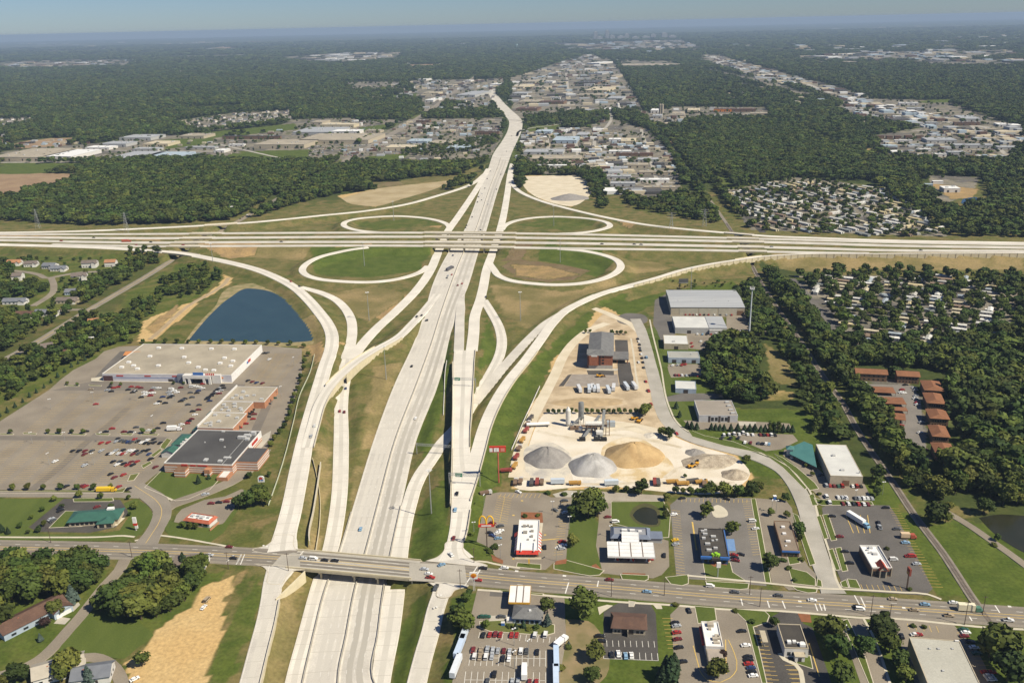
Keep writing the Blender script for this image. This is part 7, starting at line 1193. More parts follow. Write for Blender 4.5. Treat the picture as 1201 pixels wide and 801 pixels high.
# the mass of the woods: one object that scatters crowns over its own points
LOWC = bpy.data.collections.new('woodland_crowns')
for s in (11, 12, 13, 14):
    me = crown(s, 150, 'round', .19); tm = trunk(.4, .03, False); bm = bmesh.new(); bm.from_mesh(me); bm.to_mesh(me); bm.free()
    for m_ in LEAF[:2]:
        q = withmat(me, m_); o = bpy.data.objects.new('crown_shape', q); LOWC.objects.link(o)
def woodland(name, L, wide=False):
    A = np.array([(x, y, (hz(x, y) if y < 1700 else 0), h) for x, y, h, _ in L]); n = len(A); me = bpy.data.meshes.new(name); me.vertices.add(n); me.vertices.foreach_set('co', A[:, :3].astype(np.float32).ravel())
    for nm, dat in (('grow', A[:,3]*rng.uniform(.95,1.05,n)), ('turn', rng.uniform(0, 6.28, n))): a = me.attributes.new(nm, 'FLOAT', 'POINT'); a.data.foreach_set('value', dat.astype(np.float32))
    if wide: a = me.attributes.new('spread', 'FLOAT', 'POINT'); a.data.foreach_set('value', np.array([q[3] for q in L], np.float32)*rng.uniform(.7,1.2,n).astype(np.float32))
    a = me.attributes.new('pick', 'INT', 'POINT'); a.data.foreach_set('value', rng.integers(0, 8, n).astype(np.int32)); o = link(name, me); tag(o, kind='stuff')
    ng = bpy.data.node_groups.new(name, 'GeometryNodeTree'); ng.interface.new_socket('Geometry', in_out='INPUT', socket_type='NodeSocketGeometry'); ng.interface.new_socket('Geometry', in_out='OUTPUT', socket_type='NodeSocketGeometry'); N = ng.nodes; Lk = ng.links
    gi, go = N.new('NodeGroupInput'), N.new('NodeGroupOutput'); iop = N.new('GeometryNodeInstanceOnPoints'); ci = N.new('GeometryNodeCollectionInfo'); ci.inputs[0].default_value = LOWC; ci.inputs['Separate Children'].default_value = True; ci.inputs['Reset Children'].default_value = True
    def attr(nm, t): x = N.new('GeometryNodeInputNamedAttribute'); x.data_type = t; x.inputs[0].default_value = nm; return x.outputs[0]
    Lk.new(gi.outputs[0], iop.inputs['Points']); Lk.new(ci.outputs[0], iop.inputs['Instance']); iop.inputs['Pick Instance'].default_value = True; Lk.new(attr('pick', 'INT'), iop.inputs['Instance Index'])
    cb = N.new('ShaderNodeCombineXYZ'); Lk.new(attr('turn', 'FLOAT'), cb.inputs[2]); e2 = N.new('FunctionNodeEulerToRotation'); Lk.new(cb.outputs[0], e2.inputs[0]); Lk.new(e2.outputs[0], iop.inputs['Rotation'])
    c2 = N.new('ShaderNodeCombineXYZ'); g_ = attr('grow', 'FLOAT'); mu = N.new('ShaderNodeMath'); mu.operation = 'MULTIPLY'; mu.inputs[1].default_value = 1.12; Lk.new(g_, mu.inputs[0]); Lk.new(mu.outputs[0], c2.inputs[0]); Lk.new(mu.outputs[0], c2.inputs[1]); Lk.new(g_, c2.inputs[2])
    if wide: mu.operation = 'MULTIPLY'; Lk.new(attr('spread', 'FLOAT'), mu.inputs[0]); mu.inputs[1].default_value = 1.5
    Lk.new(c2.outputs[0], iop.inputs['Scale']); Lk.new(iop.outputs[0], go.inputs[0])
    md = o.modifiers.new('scatter', 'NODES'); md.node_group = ng
FAR2 = []
for a in ((5600, 8500, 34, 17), (8500, 13000, 60, 20), (13000, 21000, 120, 26)):
    P, H = beyond(*a); kk = {(round(x,2), round(y,2)) for x, y in clear(P, ROOFB)}; q_ = np.array([(round(x,2), round(y,2)) in kk for x, y in P]); P, H = P[q_], H[q_]; FAR2.extend((x, y, h, a[2]) for (x, y), h in zip(P, H))
woodland('woodland', [(x, y, h, h*.75*random.uniform(.8,1.35)) for x, y, h, _ in rest], True); woodland('distant_woodland', [(x, y, h, h*.82*random.uniform(.75,1.4)) for x, y, h, _ in FARW], True); woodland('far_woodland', FAR2, True)
# ================================================================ concrete works, signs, poles, gantries
STEEL = mat('plant_steel', (.30,.31,.30), (.22,.225,.22), scale=.5, rough=.5, metal=.3); SILOM = mat('silo_paint', (.68,.67,.62), (.60,.58,.53), scale=.3, rough=.5); RUSTY = mat('rusty_steel', (.20,.13,.08), (.15,.10,.07), scale=.6); BLK = mat('black_rubber', (.02,.02,.02), rough=.8); PYEL = mat('machine_yellow', (.70,.36,.03), (.60,.30,.03), scale=1)
def pile(name, x, y, r, h, m, lab, ex=1.0, seed=1, rz=0):
    g = np.random.default_rng(seed); p = at(x, y); V = []; F = []; na, nr = 56, 18; ph = g.uniform(0, 6.28, 6); am = g.uniform(.008, .035, 6)
    for i in range(nr+1):
        t = i/nr
        for j in range(na):
            a = 6.2832*j/na; wob = 1+sum(am[k]*math.sin((k+2)*a+ph[k])*(.3+.7*t) for k in range(6)); rr = r*t*wob; rid = .025*h*math.sin(11*a+ph[0]+3*t)*t*(1-t)*2
            V.append((rr*math.cos(a)*ex, rr*math.sin(a), h*(1-t**1.12)*(.96+.04*math.cos(2*a+ph[2]))+rid+.35*math.sin(5*a+ph[3]+6*t)*t*(1-t)*2+g.uniform(-.16,.16)*(t > .05)*(t < 1)-.10*h*math.exp(-(t*7)**2)-.3*(t == 1)))
    for i in range(nr):
        for j in range(na): a, b = i*na+j, i*na+(j+1) % na; F.append((a, a+na, b+na, b) if i else (a, a+na, b+na))
    mb = MB(); mb.add(V, F); o = mb.build(name, m, smooth=True); o.location = p; o.rotation_euler = (0,0,rz); tag(o, lab, 'gravel pile')
G1 = mat('grey_gravel', (.27,.255,.235), (.22,.205,.19), scale=.25, fine=.12); G2 = mat('pale_gravel', (.40,.39,.375), (.30,.29,.275), scale=.09, fine=.1, contrast=(.42,.58)); G3 = mat('tan_sand', (.47,.33,.16), (.36,.24,.11), scale=.12, fine=.12); G4 = mat('rubble', (.42,.36,.27), (.28,.23,.17), scale=.25, fine=.25)
pile('gravel_pile', 642, 538, 15.5, 10.5, G1, 'grey gravel pile nearest the haul road, leftmost of the three large piles', 1.05, 1); pile('gravel_pile', 695, 547.5, 16.5, 11, G2, 'pale grey gravel pile in the middle of the three large piles', 1.02, 2); pile('sand_pile', 743, 535, 19, 12, G3, 'largest tan sand pile, rightmost of the three big piles', 1.15, 3)
pile('gravel_pile', 668, 233, 22, 9, G1, 'grey gravel heap on the sandy clearing behind the far right loop', 1.6, 9); pile('rubble_mound', 832, 541, 11, 4, G4, 'long low rubble mound beside the curving street', 1.9, 4, .1); pile('rubble_mound', 862, 557, 8, 4, G4, 'pale broken rubble mound at the right end of the yard', 1.2, 5); pile('rubble_mound', 815, 531, 6, 3, G1, 'small grey scrap mound near the yard entrance', 1.2, 6); pile('soil_mound', 767, 511, 6, 2, mat('white_sand', (.62,.57,.48)), 'small white sand heap beside the yard gate', 1.3, 7); pile('soil_mound', 690, 472, 10, 1.6, mat('site_soil', (.44,.33,.19), (.35,.26,.15), scale=.2), 'low earth ridge between the hotel trailers and the tree row', 3.0, 8)
def plant():
    o = at(666, 503); r = empty('concrete_plant', o, 0, 'concrete mixing plant with tall silos, drum and long conveyors in the pale yard', 'plant'); L = lambda x, y, z=0: at(x, y, z)-o
    def B_(nm, mb, m): return mb.build(nm, m, r)
    p = L(666.5, 499.5); q = MB().cyl(p.x, p.y, 2, 13, 1.9, n=16).cyl(p.x, p.y, 13, 15.5, 1.9, .4, n=16).cyl(p.x, p.y, .2, 2, .7, 1.9, n=16); B_('silo', q, SILOM)
    q = MB(); [q.box(p.x+a-.12, p.x+a+.12, p.y+b-.12, p.y+b+.12, 0, 3.5) for a in (-1.7,1.7) for b in (-1.2,1.2)]; B_('silo_leg', q, STEEL)
    p = L(681.5, 497); q = MB().cyl(p.x, p.y, 6, 17, 2.1, n=16).cyl(p.x, p.y, 17, 17.6, 1.7, n=16).cyl(p.x, p.y, 3, 6, .6, 2.1, n=16); B_('silo', q, STEEL); q = MB(); [q.box(p.x+a-.15, p.x+a+.15, p.y+b-.15, p.y+b+.15, 0, 6.5) for a in (-1.9,1.9) for b in (-1.4,1.4)]; q.box(p.x-2, p.x+2, p.y-1.6, p.y+1.6, 5, 5.3); B_('silo_frame', q, STEEL)
    a, b = L(686.5, 500, 5.6), L(706, 500, 5.6); q = MB().bar((a.x, a.y, 8), (b.x, b.y, 8), 1.7, n=14); B_('mixing_drum', q, SILOM); q = MB()
    for f in (.1,.35,.6,.9): x = a.x+(b.x-a.x)*f; q.bar((x, a.y-1.6, 0), (x, a.y-1.6, 8), .22); q.bar((x, a.y+1.6, 0), (x, a.y+1.6, 8), .22); q.box(x-.3, x+.3, a.y-1.7, a.y+1.7, 5.9, 6.3)
    q.box(a.x, b.x, a.y-1.8, a.y+1.8, 5.6, 5.9); B_('drum_frame', q, RUSTY)
    def conv(p, q_, z0, z1, w=.9):
        p, q_ = Vector((p.x, p.y, z0)), Vector((q_.x, q_.y, z1)); m_ = MB(); d = (q_-p).normalized(); s = Vector((-d.y, d.x, 0)).normalized()*w; u = Vector((0,0,.7)); m_.add([p-s, p+s, q_+s, q_-s, p-s+u, p+s+u, q_+s+u, q_-s+u], [(0,3,2,1),(4,5,6,7),(0,1,5,4),(1,2,6,5),(2,3,7,6),(3,0,4,7)])
        for f in (.35, .6, .85): c = p+(q_-p)*f; m_.bar((c.x+s.x, c.y+s.y, 0), (c.x+s.x, c.y+s.y, c.z), .14); m_.bar((c.x-s.x, c.y-s.y, 0), (c.x-s.x, c.y-s.y, c.z), .14)
        B_('conveyor', m_, STEEL)
    conv(L(684,515), L(703,500), .8, 8.5, 1.1); conv(L(705,514), L(708.5,497), 1.0, 11, 1.0); conv(L(669,502), L(682,497.5), .8, 6.5, .7); conv(L(700,513), L(698,501), .5, 5)
    for x, y, c in ((683,516.5,BLK),(700,516.5,BLK),(708,516.5,BLK),(672,503.5,RUSTY),(677,503,RUSTY)): p = L(x, y); B_('feed_hopper', MB().box(p.x-2.2, p.x+2.2, p.y-1.6, p.y+1.6, .3, 2.2), c)
    p = L(703,511.5); B_('feed_bin', MB().prism([(p.x-2.4,p.y-2),(p.x+2.4,p.y-2),(p.x+2.4,p.y+2),(p.x-2.4,p.y+2)], 2.2, 4.2), SILOM); p = L(716.5,500); B_('control_cabin', MB().box(p.x-3, p.x+3, p.y-1.8, p.y+1.8, .3, 4.2), mat('cabin_blue_grey', (.36,.40,.43))); p = L(710.5,511); q = MB(); q.bar((p.x,p.y,0),(p.x,p.y,13),.3); q.bar((p.x+2.5,p.y,0),(p.x+2.5,p.y,13),.3); q.box(p.x-.3,p.x+2.8,p.y-.3,p.y+.3,12.6,13.1); [q.box(p.x,p.x+2.5,p.y-.1,p.y+.1,z,z+.2) for z in (3,6,9)]; B_('bucket_tower', q, RUSTY)
    p = L(681,506); B_('cement_pot', MB().cyl(p.x,p.y,1,3.4,1.5,n=12).cyl(p.x,p.y,3.4,4.6,1.5,.4,n=12), SILOM); p = L(691,503); B_('mixer_deck', MB().box(p.x-6,p.x+7,p.y-1.5,p.y+1.5,2.4,2.8), RUSTY)
plant()
def trailer(x, y, L_, deg, lab, col=(.72,.73,.74), w=2.6, h=3.9, name='box_trailer', cab=None, cat='trailer', grp=None, tank=False):
    p = ground(x, y); r = empty(name, (p.x, p.y, p.z+(.1 if p.z else 0)), R(deg), lab, cat, grp); m = mat('trailer_skin_%d_%d' % (int(col[0]*100), int(col[2]*100)), col, tuple(c*.93 for c in col), scale=.5, rough=.4)
    if tank: q = MB().bar((-L_/2,0,2.4),(L_/2,0,2.4),1.25,n=14); q.build('tank', m, r); MB().box(-L_/2,L_/2,-.5,.5,.9,1.2).build('chassis', BLK, r)
    else: MB().box(-L_/2, L_/2, -w/2, w/2, 1.0, h).build('box', m, r); MB().box(-L_/2, L_/2, -.6, .6, .7, 1.0).build('chassis', BLK, r)
    xs_ = [-L_/2+1.2, -L_/2+2.5]+([L_/2-1.6] if cab is None else [])
    for a in xs_:
        for b in (-w/2+.2, w/2-.2): MB().bar((a, b-.18, .5), (a, b+.18, .5), .5, n=10).build('wheel', BLK, r)
    if cab:
        c = MB(); x0 = L_/2+.5; c.box(x0, x0+2.3, -1.2, 1.2, .6, 2.9); c.box(x0+2.3, x0+3.3, -1.1, 1.1, .6, 1.7); c.build('cab', mat('cab_%d_%d' % (int(cab[0]*100), int(cab[2]*100)), cab, rough=.35), r); MB().box(x0+2.28, x0+2.36, -1.05, 1.05, 1.75, 2.7).build('windscreen', GLASS, r)
        for a in (x0+2.5, x0+.3):
            for b in (-1.0, 1.0): MB().bar((a, b-.18, .5), (a, b+.18, .5), .5, n=10).build('wheel', BLK, r)
    return r
trailer(631, 500.5, 17, 3, 'long white tank trailer parked beside the concrete plant', (.78,.78,.75), tank=True, name='tank_trailer')
for i, (x, y, l, d) in enumerate(((679.5,458.5,11,97),(691,458.5,12,86),(694.5,457,9,80),(697.2,458.5,8,88),(701.5,458,11,88),(713.5,459.5,11,94),(719.6,457,10,80),(734.5,455.5,12,98),(744,455,11,98))): trailer(x, y, l, d, f'{ORDN[i]} from left of the white site trailers below the brick hotel', (.52,.57,.62) if i % 2 else (.60,.61,.62), grp='site trailers below the hotel')
trailer(545,746.5,12,78,'first bluish box trailer at the left edge of the station car park',(.55,.62,.70)); trailer(539.5,762,15,78,'middle bluish box trailer along the left edge of the station car park',(.50,.60,.74)); trailer(535,785,14,78,'nearest pale box trailer along the left edge of the station car park',(.66,.70,.74)); trailer(652.5,776,15,88,'pale blue box trailer standing at the right edge of the station car park',(.48,.60,.76)); trailer(652,797,13,88,'nearest pale blue box trailer at the right edge of the station car park',(.52,.62,.76))
trailer(654,567.5,9,0,'grey-blue box trailer along the lower edge of the gravel yard',(.50,.56,.62)); trailer(717,569,9,2,'pale blue box trailer beside the gravel drive',(.55,.62,.68)); trailer(641,471,4,0,'small trailer parked in the hotel trailers strip',(.6,.6,.6)) if False else None
trailer(1003.5,611,13,-66,'white articulated lorry with blue front parked across the diner lot',(.80,.81,.80),cab=(.25,.45,.62),name='articulated_lorry',cat='lorry'); trailer(202,505,7,2,'white box lorry parked in the aisle of the plaza car park',(.80,.80,.78),cab=(.75,.75,.75),name='box_lorry',cat='lorry'); trailer(1132.5,716.5,8,-8,'cream box lorry driving on the local road by the railway crossing',(.74,.68,.50),cab=(.10,.22,.16),name='box_lorry',cat='lorry',h=4.3); trailer(1061,631,5,-5,'tan-topped catering lorry parked at the edge of the diner lot',(.62,.46,.30),cab=(.4,.1,.06),name='box_lorry',cat='lorry',h=3.6); trailer(980,583,5.5,-70,'tall white box van parked behind the white warehouse lot hedge',(.82,.82,.80),cab=(.8,.8,.8),name='box_lorry',cat='lorry',h=3.4) if False else None
trailer(527,317,14,66,'long dark articulated lorry on the expressway beyond the merging ramps',(.10,.10,.11),cab=(.08,.08,.09),name='articulated_lorry',cat='lorry'); trailer(147,284.3,9,0,'red lorry driving on the freeway above the left neighbourhood',(.40,.10,.05),cab=(.4,.08,.04),name='box_lorry',cat='lorry'); trailer(122,576.5,9,0,'yellow school bus stopped beside the plaza grass strip',(.78,.52,.03),cab=(.7,.45,.03),name='school_bus',cat='bus',h=3.2); trailer(655.5,756.5,5.5,50,'white delivery van angled at the right edge of the station car park',(.82,.82,.82),cab=(.8,.8,.8),name='delivery_van',cat='van',h=3.0); trailer(615,793,7,88,'tall white box lorry parked among cars in the station car park',(.82,.82,.80),cab=(.8,.8,.8),name='box_lorry',cat='lorry')
def loader(x, y, deg, lab):
    p = ground(x, y); r = empty('wheel_loader', p, R(deg), lab, 'loader'); MB().box(-3.2,-.4,-1.1,1.1,.9,2.2).box(-.4,1.6,-.9,.9,.9,1.7).build('body', PYEL, r); MB().box(-1.0,.5,-.8,.8,2.2,3.4).build('cab', GLASS, r); MB().bar((1.2,-.7,1.6),(3.6,-.7,1.0),.18).bar((1.2,.7,1.6),(3.6,.7,1.0),.18).build('arm', PYEL, r); MB().add([(3.4,-1.5,.3),(3.4,1.5,.3),(4.6,1.5,.2),(4.6,-1.5,.2),(3.5,-1.5,1.6),(3.5,1.5,1.6)],[(0,1,2,3),(0,4,5,1),(0,3,4),(1,5,2)]).build('bucket', RUSTY, r)
    for a in (-2.2, 1.2):
        for b in (-1.15, 1.15): MB().bar((a,b-.3,.85),(a,b+.3,.85),.85,n=12).build('wheel', BLK, r)
loader(745,492,10,'yellow wheel loader near the tree row at the top of the gravel yard'); loader(750,494.5,60,'second yellow loader parked nose-in at the top of the gravel yard'); loader(812,548,20,'yellow wheel loader working by the rubble mound'); loader(818,544,70,'brown-dusted loader behind the yellow one by the rubble mound'); loader(704,442,5,'yellow machine on the gravel deck in front of the brick hotel')
def truck(x, y, deg, c, lab):
    p = ground(x, y); r = empty('dump_truck', p, R(deg), lab, 'truck'); m = mat('truck_paint_%d' % int(sum(c)*100), c, rough=.4); MB().box(2.2,4.2,-1.15,1.15,.7,2.7).build('cab', m, r); MB().box(4.15,4.25,-1,1,1.7,2.5).build('windscreen', GLASS, r); q = MB(); q.add([(-3.6,-1.2,1.2),(2,-1.2,1.2),(2,1.2,1.2),(-3.6,1.2,1.2),(-3.9,-1.3,2.5),(2,-1.3,2.7),(2,1.3,2.7),(-3.9,1.3,2.5)],[(0,3,2,1),(0,1,5,4),(1,2,6,5),(2,3,7,6),(3,0,4,7),(4,5,6,7)]); q.build('dump_body', RUSTY if sum(c) > 1.2 else m, r)
    for a in (-2.6,-1.4,3.0):
        for b in (-1,1): MB().bar((a,b-.2,.5),(a,b+.2,.5),.5,n=10).build('wheel', BLK, r)
wt, rd, yl, dk = (.52,.51,.48), (.27,.06,.045), (.46,.26,.06), (.10,.09,.08)
for i, (x, y, d, c) in enumerate(((604.5,567.5,85,wt),(610.5,566.5,80,wt),(623.5,568,85,dk),(630,567.5,85,rd),(635.5,567,85,wt),(674,568.5,0,yl),(768,567.5,85,rd),(772,568,85,dk),(788,567,0,yl),(800.5,569,0,yl),(812,566,10,dk),(826,569,80,wt),(822,567,5,yl))): truck(x, y, d, c, f'{ORDN[i]} from left of the lorries lined along the lower edge of the gravel yard')
for i, (x, y, d, c) in enumerate(((622.5,492,70,dk),(619,499,70,wt),(617,506.5,70,rd),(612.5,518,70,yl),(609,527.5,72,wt),(605.5,538,72,rd),(603.5,548.5,72,yl))): truck(x, y, d, c, f'{ORDN[i]} from far end of the lorries parked along the haul road')
truck(593.5,553.5,5,rd,'flatbed lorry with red cab below the red pole sign'); truck(569.5,580,20,wt,'white lorry at the far corner of the striped-roof restaurant lot')
# ---- signs
POLE = mat('brown_pole', (.10,.07,.055), rough=.5)
def sgn(name, lab, x, y, h): p = ground(x, y); return empty(name, p, 0, lab, 'sign')
r = sgn('arches_sign', 'tall pole sign with twin yellow arches over a red band beside the restaurant lot', 571.2, 641.5, 19); MB().box(-.28,.28,-.28,.28,-.2,13.6).build('pole', POLE, r); MB().box(-4.6,4.6,-.35,.35,13.4,15.2).build('red_band', REDP, r); MB().box(-2.8,2.8,-.42,-.35,13.9,14.7).build('band_lettering', WHITEP2, r)
for s in (-1, 1):
    q = MB(); L_ = [Vector((s*2.1+2.0*math.cos(t)*(1 if 1 else 1), 0, 15.2+5.2*math.sin(t)**.8 if math.sin(t) > 0 else 15.2)) for t in np.linspace(0, math.pi, 15)]
    for a, b in zip(L_, L_[1:]): q.bar(a, b, .42, n=8)
    q.build('arch', YELLP, r)
r = sgn('shell_sign', 'square white pole sign with orange shell emblem at the street corner', 556.2, 692.5, 12); MB().box(-.5,-.25,-.2,.2,-.2,7.5).build('pole', WHITEW, r); MB().box(.25,.5,-.2,.2,-.2,7.5).build('pole', WHITEW, r); MB().box(-2.1,2.1,-.3,.3,7.4,11.4).build('panel', WHITEP2, r); q = MB(); P = [(0,-1.35)]+[((1.55+.12*(k % 2))*math.cos(t), .15+(1.35+.12*(k % 2))*math.sin(t)) for k, t in enumerate(np.linspace(-.45, math.pi+.45, 17))]; n_ = len(P); q.add([(a,-.42,9.4+b) for a, b in P]+[(a,-.3,9.4+b) for a, b in P], [tuple(range(n_))]+[(i,n_+i,n_+(i+1) % n_,(i+1) % n_) for i in range(n_)]); q.build('shell_emblem', mat('shell_orange', (.80,.36,.02), rough=.4), r); q = MB()
for t in np.linspace(.25, math.pi-.25, 6): q.bar((0,-.46,8.15),(1.4*math.cos(t),-.46,9.5+1.2*math.sin(t)),.06)
q.build('emblem_rib', REDP, r)
r = sgn('red_pole_sign', 'tall red pole carrying a wide red sign with white panels beside the gravel yard', 585, 566, 26); MB().cyl(0,0,-.2,22.6,.45,n=10).build('pole', mat('salmon_pole', (.50,.12,.08)), r); MB().box(-5.6,5.2,-.5,.5,22.4,26.6).build('frame', REDP, r); MB().box(-5.4,-3.4,-.6,-.5,22.8,25.4).build('white_panel', WHITEP2, r); MB().box(-2.6,.7,-.6,-.5,22.8,25.4).build('white_panel', WHITEP2, r); MB().box(1.8,4.4,-.6,-.5,23,25.2).build('lettering', mat('pink_panel', (.65,.25,.2)), r); MB().box(-2.9,-2.65,-.62,-.5,22.8,25.4).box(-1.2,-1.0,-.64,-.6,23.2,25).build('figure_mark', DOORM, r)
r = sgn('store_sign', 'white rounded pole sign with red and blue mark beside the supermarket drive', 307.5, 572, 9); MB().box(-.2,.2,-.2,.2,-.2,4.6).build('pole', POLE, r); q = MB(); P = [(-2.1,4.4),(2.1,4.4),(2.1,7.4)]+[(2.1*math.cos(t),7.4+1.4*math.sin(t)) for t in np.linspace(.2,math.pi-.2,9)]+[(-2.1,7.4)]; n_ = len(P); q.add([(a,-.3,b) for a, b in P]+[(a,.3,b) for a, b in P], [tuple(range(n_)),tuple(range(2*n_-1,n_-1,-1))]+[(i,n_+i,n_+(i+1) % n_,(i+1) % n_) for i in range(n_)]); q.build('panel', WHITEP2, r); MB().add([(-1.2,-.36,6.4),(1.0,-.36,6.4),(1.1,-.36,7.6),(-.3,-.36,8.2),(-1.3,-.36,7.5)],[(0,1,2,3,4)]).build('red_mark', REDP, r); MB().box(-1.3,-.6,-.36,-.3,5.2,6.3).box(-.2,.5,-.36,-.3,5.2,6.3).box(.8,1.4,-.36,-.3,5.2,6.3).build('blue_lettering', BLUEP, r)
r = sgn('restaurant_sign', 'tall white and red pylon sign on the lawn of the green-roofed restaurant', 160, 622, 9); MB().box(-.3,.3,-.2,.2,-.2,2).build('pole', WHITEW, r); MB().box(-1.2,1.0,-.4,.4,5.2,9).build('panel', WHITEP2, r); MB().box(-1.2,1.1,-.42,.42,3.6,5.1).build('red_band', REDP, r); MB().box(-.4,1.3,-.4,.4,1.6,3.5).build('lower_panel', WHITEP2, r)
r = sgn('pylon_sign', 'white post sign on the small lawn before the blue-trimmed restaurant', 842, 677, 9); MB().box(-.4,.1,-.3,.3,-.1,8.6).build('pole', mat('green_grey_post', (.30,.34,.30)), r); MB().box(-1.1,1.1,-.5,.5,6.4,9.4).build('panel', WHITEP2, r)
r = sgn('pole_sign', 'dark red pole sign at the street edge of the diner lot', 1063.5, 690, 12); MB().box(-.3,.3,-.3,.3,-.1,9).build('pole', POLE, r); MB().box(-.5,.5,-1.6,1.6,8.6,12.6).build('panel', mat('maroon_panel', (.24,.06,.04)), r); MB().box(-.56,.56,-1.2,1.2,9.2,10.4).build('lettering', mat('dull_gold', (.45,.30,.10)), r)
r = sgn('billboard', 'dark backed billboard on a single post above the metal works', 797.2, 340, 16); MB().cyl(0,0,-.2,8.5,.5,n=8).build('pole', POLE, r); MB().box(-1.5,9,-.6,.6,8.2,12.6).build('panel', mat('billboard_back', (.10,.10,.095)), r); MB().box(-1.6,9.1,-1.6,-.6,8.0,8.3).build('catwalk', STEEL, r)
for x, y, n_ in ((603,664.5,'arches'),): r = sgn('kerb_sign', 'small yellow arch marker in the planted kerb bed before the restaurant', 620.5, 663, 4); MB().box(-.1,.1,-.1,.1,0,1.2).build('pole', POLE, r); MB().box(-.35,.35,-.12,.12,1.2,4.2).build('panel', YELLP, r)
r = sgn('bus_stop_box', 'white utility cabinet with blue door on the station forecourt', 590, 733, 2); MB().box(-1,1,-.6,.6,0,2).build('body', WHITEW, r); MB().box(-.9,.9,-.7,-.6,.2,1.6).build('door', BLUEP, r)
r = sgn('blue_toilet', 'blue portable cabin at the top of the office lot', 908.5, 585.5, 2.5); r['category'] = 'cabin'; MB().box(-.9,.9,-.9,.9,0,2.4).build('body', BLUEP, r); MB().box(-1,1,-1,1,2.4,2.6).build('roof', WHITEP2, r)
# ---- gantries over the ramps
def gantry(x0, y0, x1, y1, z, h, lab, panels):
    a, b = at(x0, y0, z), at(x1, y1, z); r = empty('sign_gantry', a, math.atan2((b-a).y, (b-a).x), lab, 'gantry'); L_ = (b-a).xy.length
    for x in (0, L_): MB().cyl(x,0,-6 if z > 2 else -.5,h+.6,.28,n=8).build('post', GREY, r)
    q = MB()
    for zz in (h-.9, h+.5):
        for yy in (-.5,.5): q.bar((0,yy,zz),(L_,yy,zz),.1)
    k = int(L_/1.6)
    for i in range(k): q.bar((L_*i/k,-.5,h-.9),(L_*(i+1)/k,-.5,h+.5),.07); q.bar((L_*i/k,.5,h+.5),(L_*(i+1)/k,.5,h-.9),.07)
    q.build('truss', GREY, r)
    for u, w_, hh in panels: MB().box(L_*u-w_/2, L_*u+w_/2, -.75, -.6, h-hh/2-.2, h+hh/2-.2).build('sign_panel', mat('sign_green', (.02,.20,.10), rough=.5), r); MB().box(L_*u-w_/2+.5, L_*u+w_/2-.5, -.79, -.75, h-.1, h+.3).box(L_*u-w_/2+.5, L_*u+w_/2-1.5, -.79, -.75, h-1.0, h-.6).build('sign_lettering', WHITEP2, r)
gantry(527,567,563,569,2.6,7.2,'lattice gantry with one green panel over the ramp beside the burger restaurant',((.33,4.5,2.6),)); gantry(531,453,558,454,5.0,7,'lattice gantry with one green panel across the elevated ramp',((.22,4.5,2.6),)); gantry(489,531.5,530,534,-3.0,7.2,'lattice gantry over the curving entry ramp near the shaded wall',()); gantry(456,407,489,409,-.6,7,'grey lattice gantry beside the expressway under the flyover',()) if False else None; gantry(546,292.5,566,293,7.5,2.2,'small green sign panel on the freeway bridge parapet',((.5,6,2.6),)) if False else None
def hmast(x, y, h, lab, name='light_mast', heads=4, r0=.32, arm=1.6):
    p = ground(x, y); r = empty(name, p, random.uniform(0,1.5), lab, 'light pole', None); MB().bar((0,0,-.2),(0,0,h),r0,n=8,r2=r0*.45).build('pole', GREY, r); q = MB()
    for k in range(heads): a = 6.283*k/heads; q.bar((0,0,h-.3),(arm*math.cos(a),arm*math.sin(a),h),.08); q.box(arm*math.cos(a)-.45,arm*math.cos(a)+.45,arm*math.sin(a)-.3,arm*math.sin(a)+.3,h-.15,h+.15)
    q.build('lamp_head', mat('lamp_white', (.72,.72,.70)), r)
for x, y, n_ in ((506,602,'in the grass between expressway and right ramps'),(453,445,'in the grass beside the flyover wall'),(433,376,'in the grass left of the curving ramps'),(427.5,312,'inside the near left loop'),(649.5,265.5,'inside the far right loop'),(657,308,'inside the near right loop'),(610.5,376,'in the grass right of the ramps'),(250.5,313,'beside the left ramp above the pond'),(462,259,'inside the far left loop'),(810,345,'beside the curved outer ramp')): hmast(x, y, 30, f'tall grey light mast {n_}', heads=6, r0=.42, arm=1.5)
for i, (x, y, h) in enumerate(((568,595,9),(668,621,9),(587,655,9),(652.5,658,9),(671,594,9),(556,626,8),(620,771,10),(603,757,10),(603.5,784,10),(648,603,9),(716,630,8),(910,602,9),(1003,588,8),(905,600,8),(1035,580,9))): hmast(x, y, h, relabel('slim lot light pole', ground(x, y)), 'lamp_post', 2, .16, .7)
for i, (x, y) in enumerate(((38,520),(77,520),(120,520),(160,520),(58,545),(110,545),(150,545),(60,480),(110,472),(160,470),(205,470),(345,430),(330,465),(180,500))): hmast(x, y, 9, f'{ORDN[i]} slim light pole counted through the plaza car park', 'lamp_post', 2, .14, .7) if False else hmast(x, y, 9, relabel('slim plaza light pole', ground(x, y)), 'lamp_post', 2, .14, .7)
for i, (x, y, h) in enumerate(((268,667,11),(338.5,670,12),(540,690,12),(556,660,10),(717,700,11),(779,699,11),(879,698,12),(891,712,12),(1021,723,13),(1131,733,14),(1152,722,12),(1043,728,10),(60,637,11),(155,654,11))):
    p = ground(x, y); r = empty('utility_pole', p, 0, f'{ORDN[i]} from left of the dark wooden poles along the local road', 'pole', 'poles along the local road'); MB().bar((0,0,-.2),(0,0,h),.2,n=7,r2=.13).build('pole', POLE, r); MB().box(-1.3,1.3,-.08,.08,h-1,h-.8).build('crossarm', POLE, r)
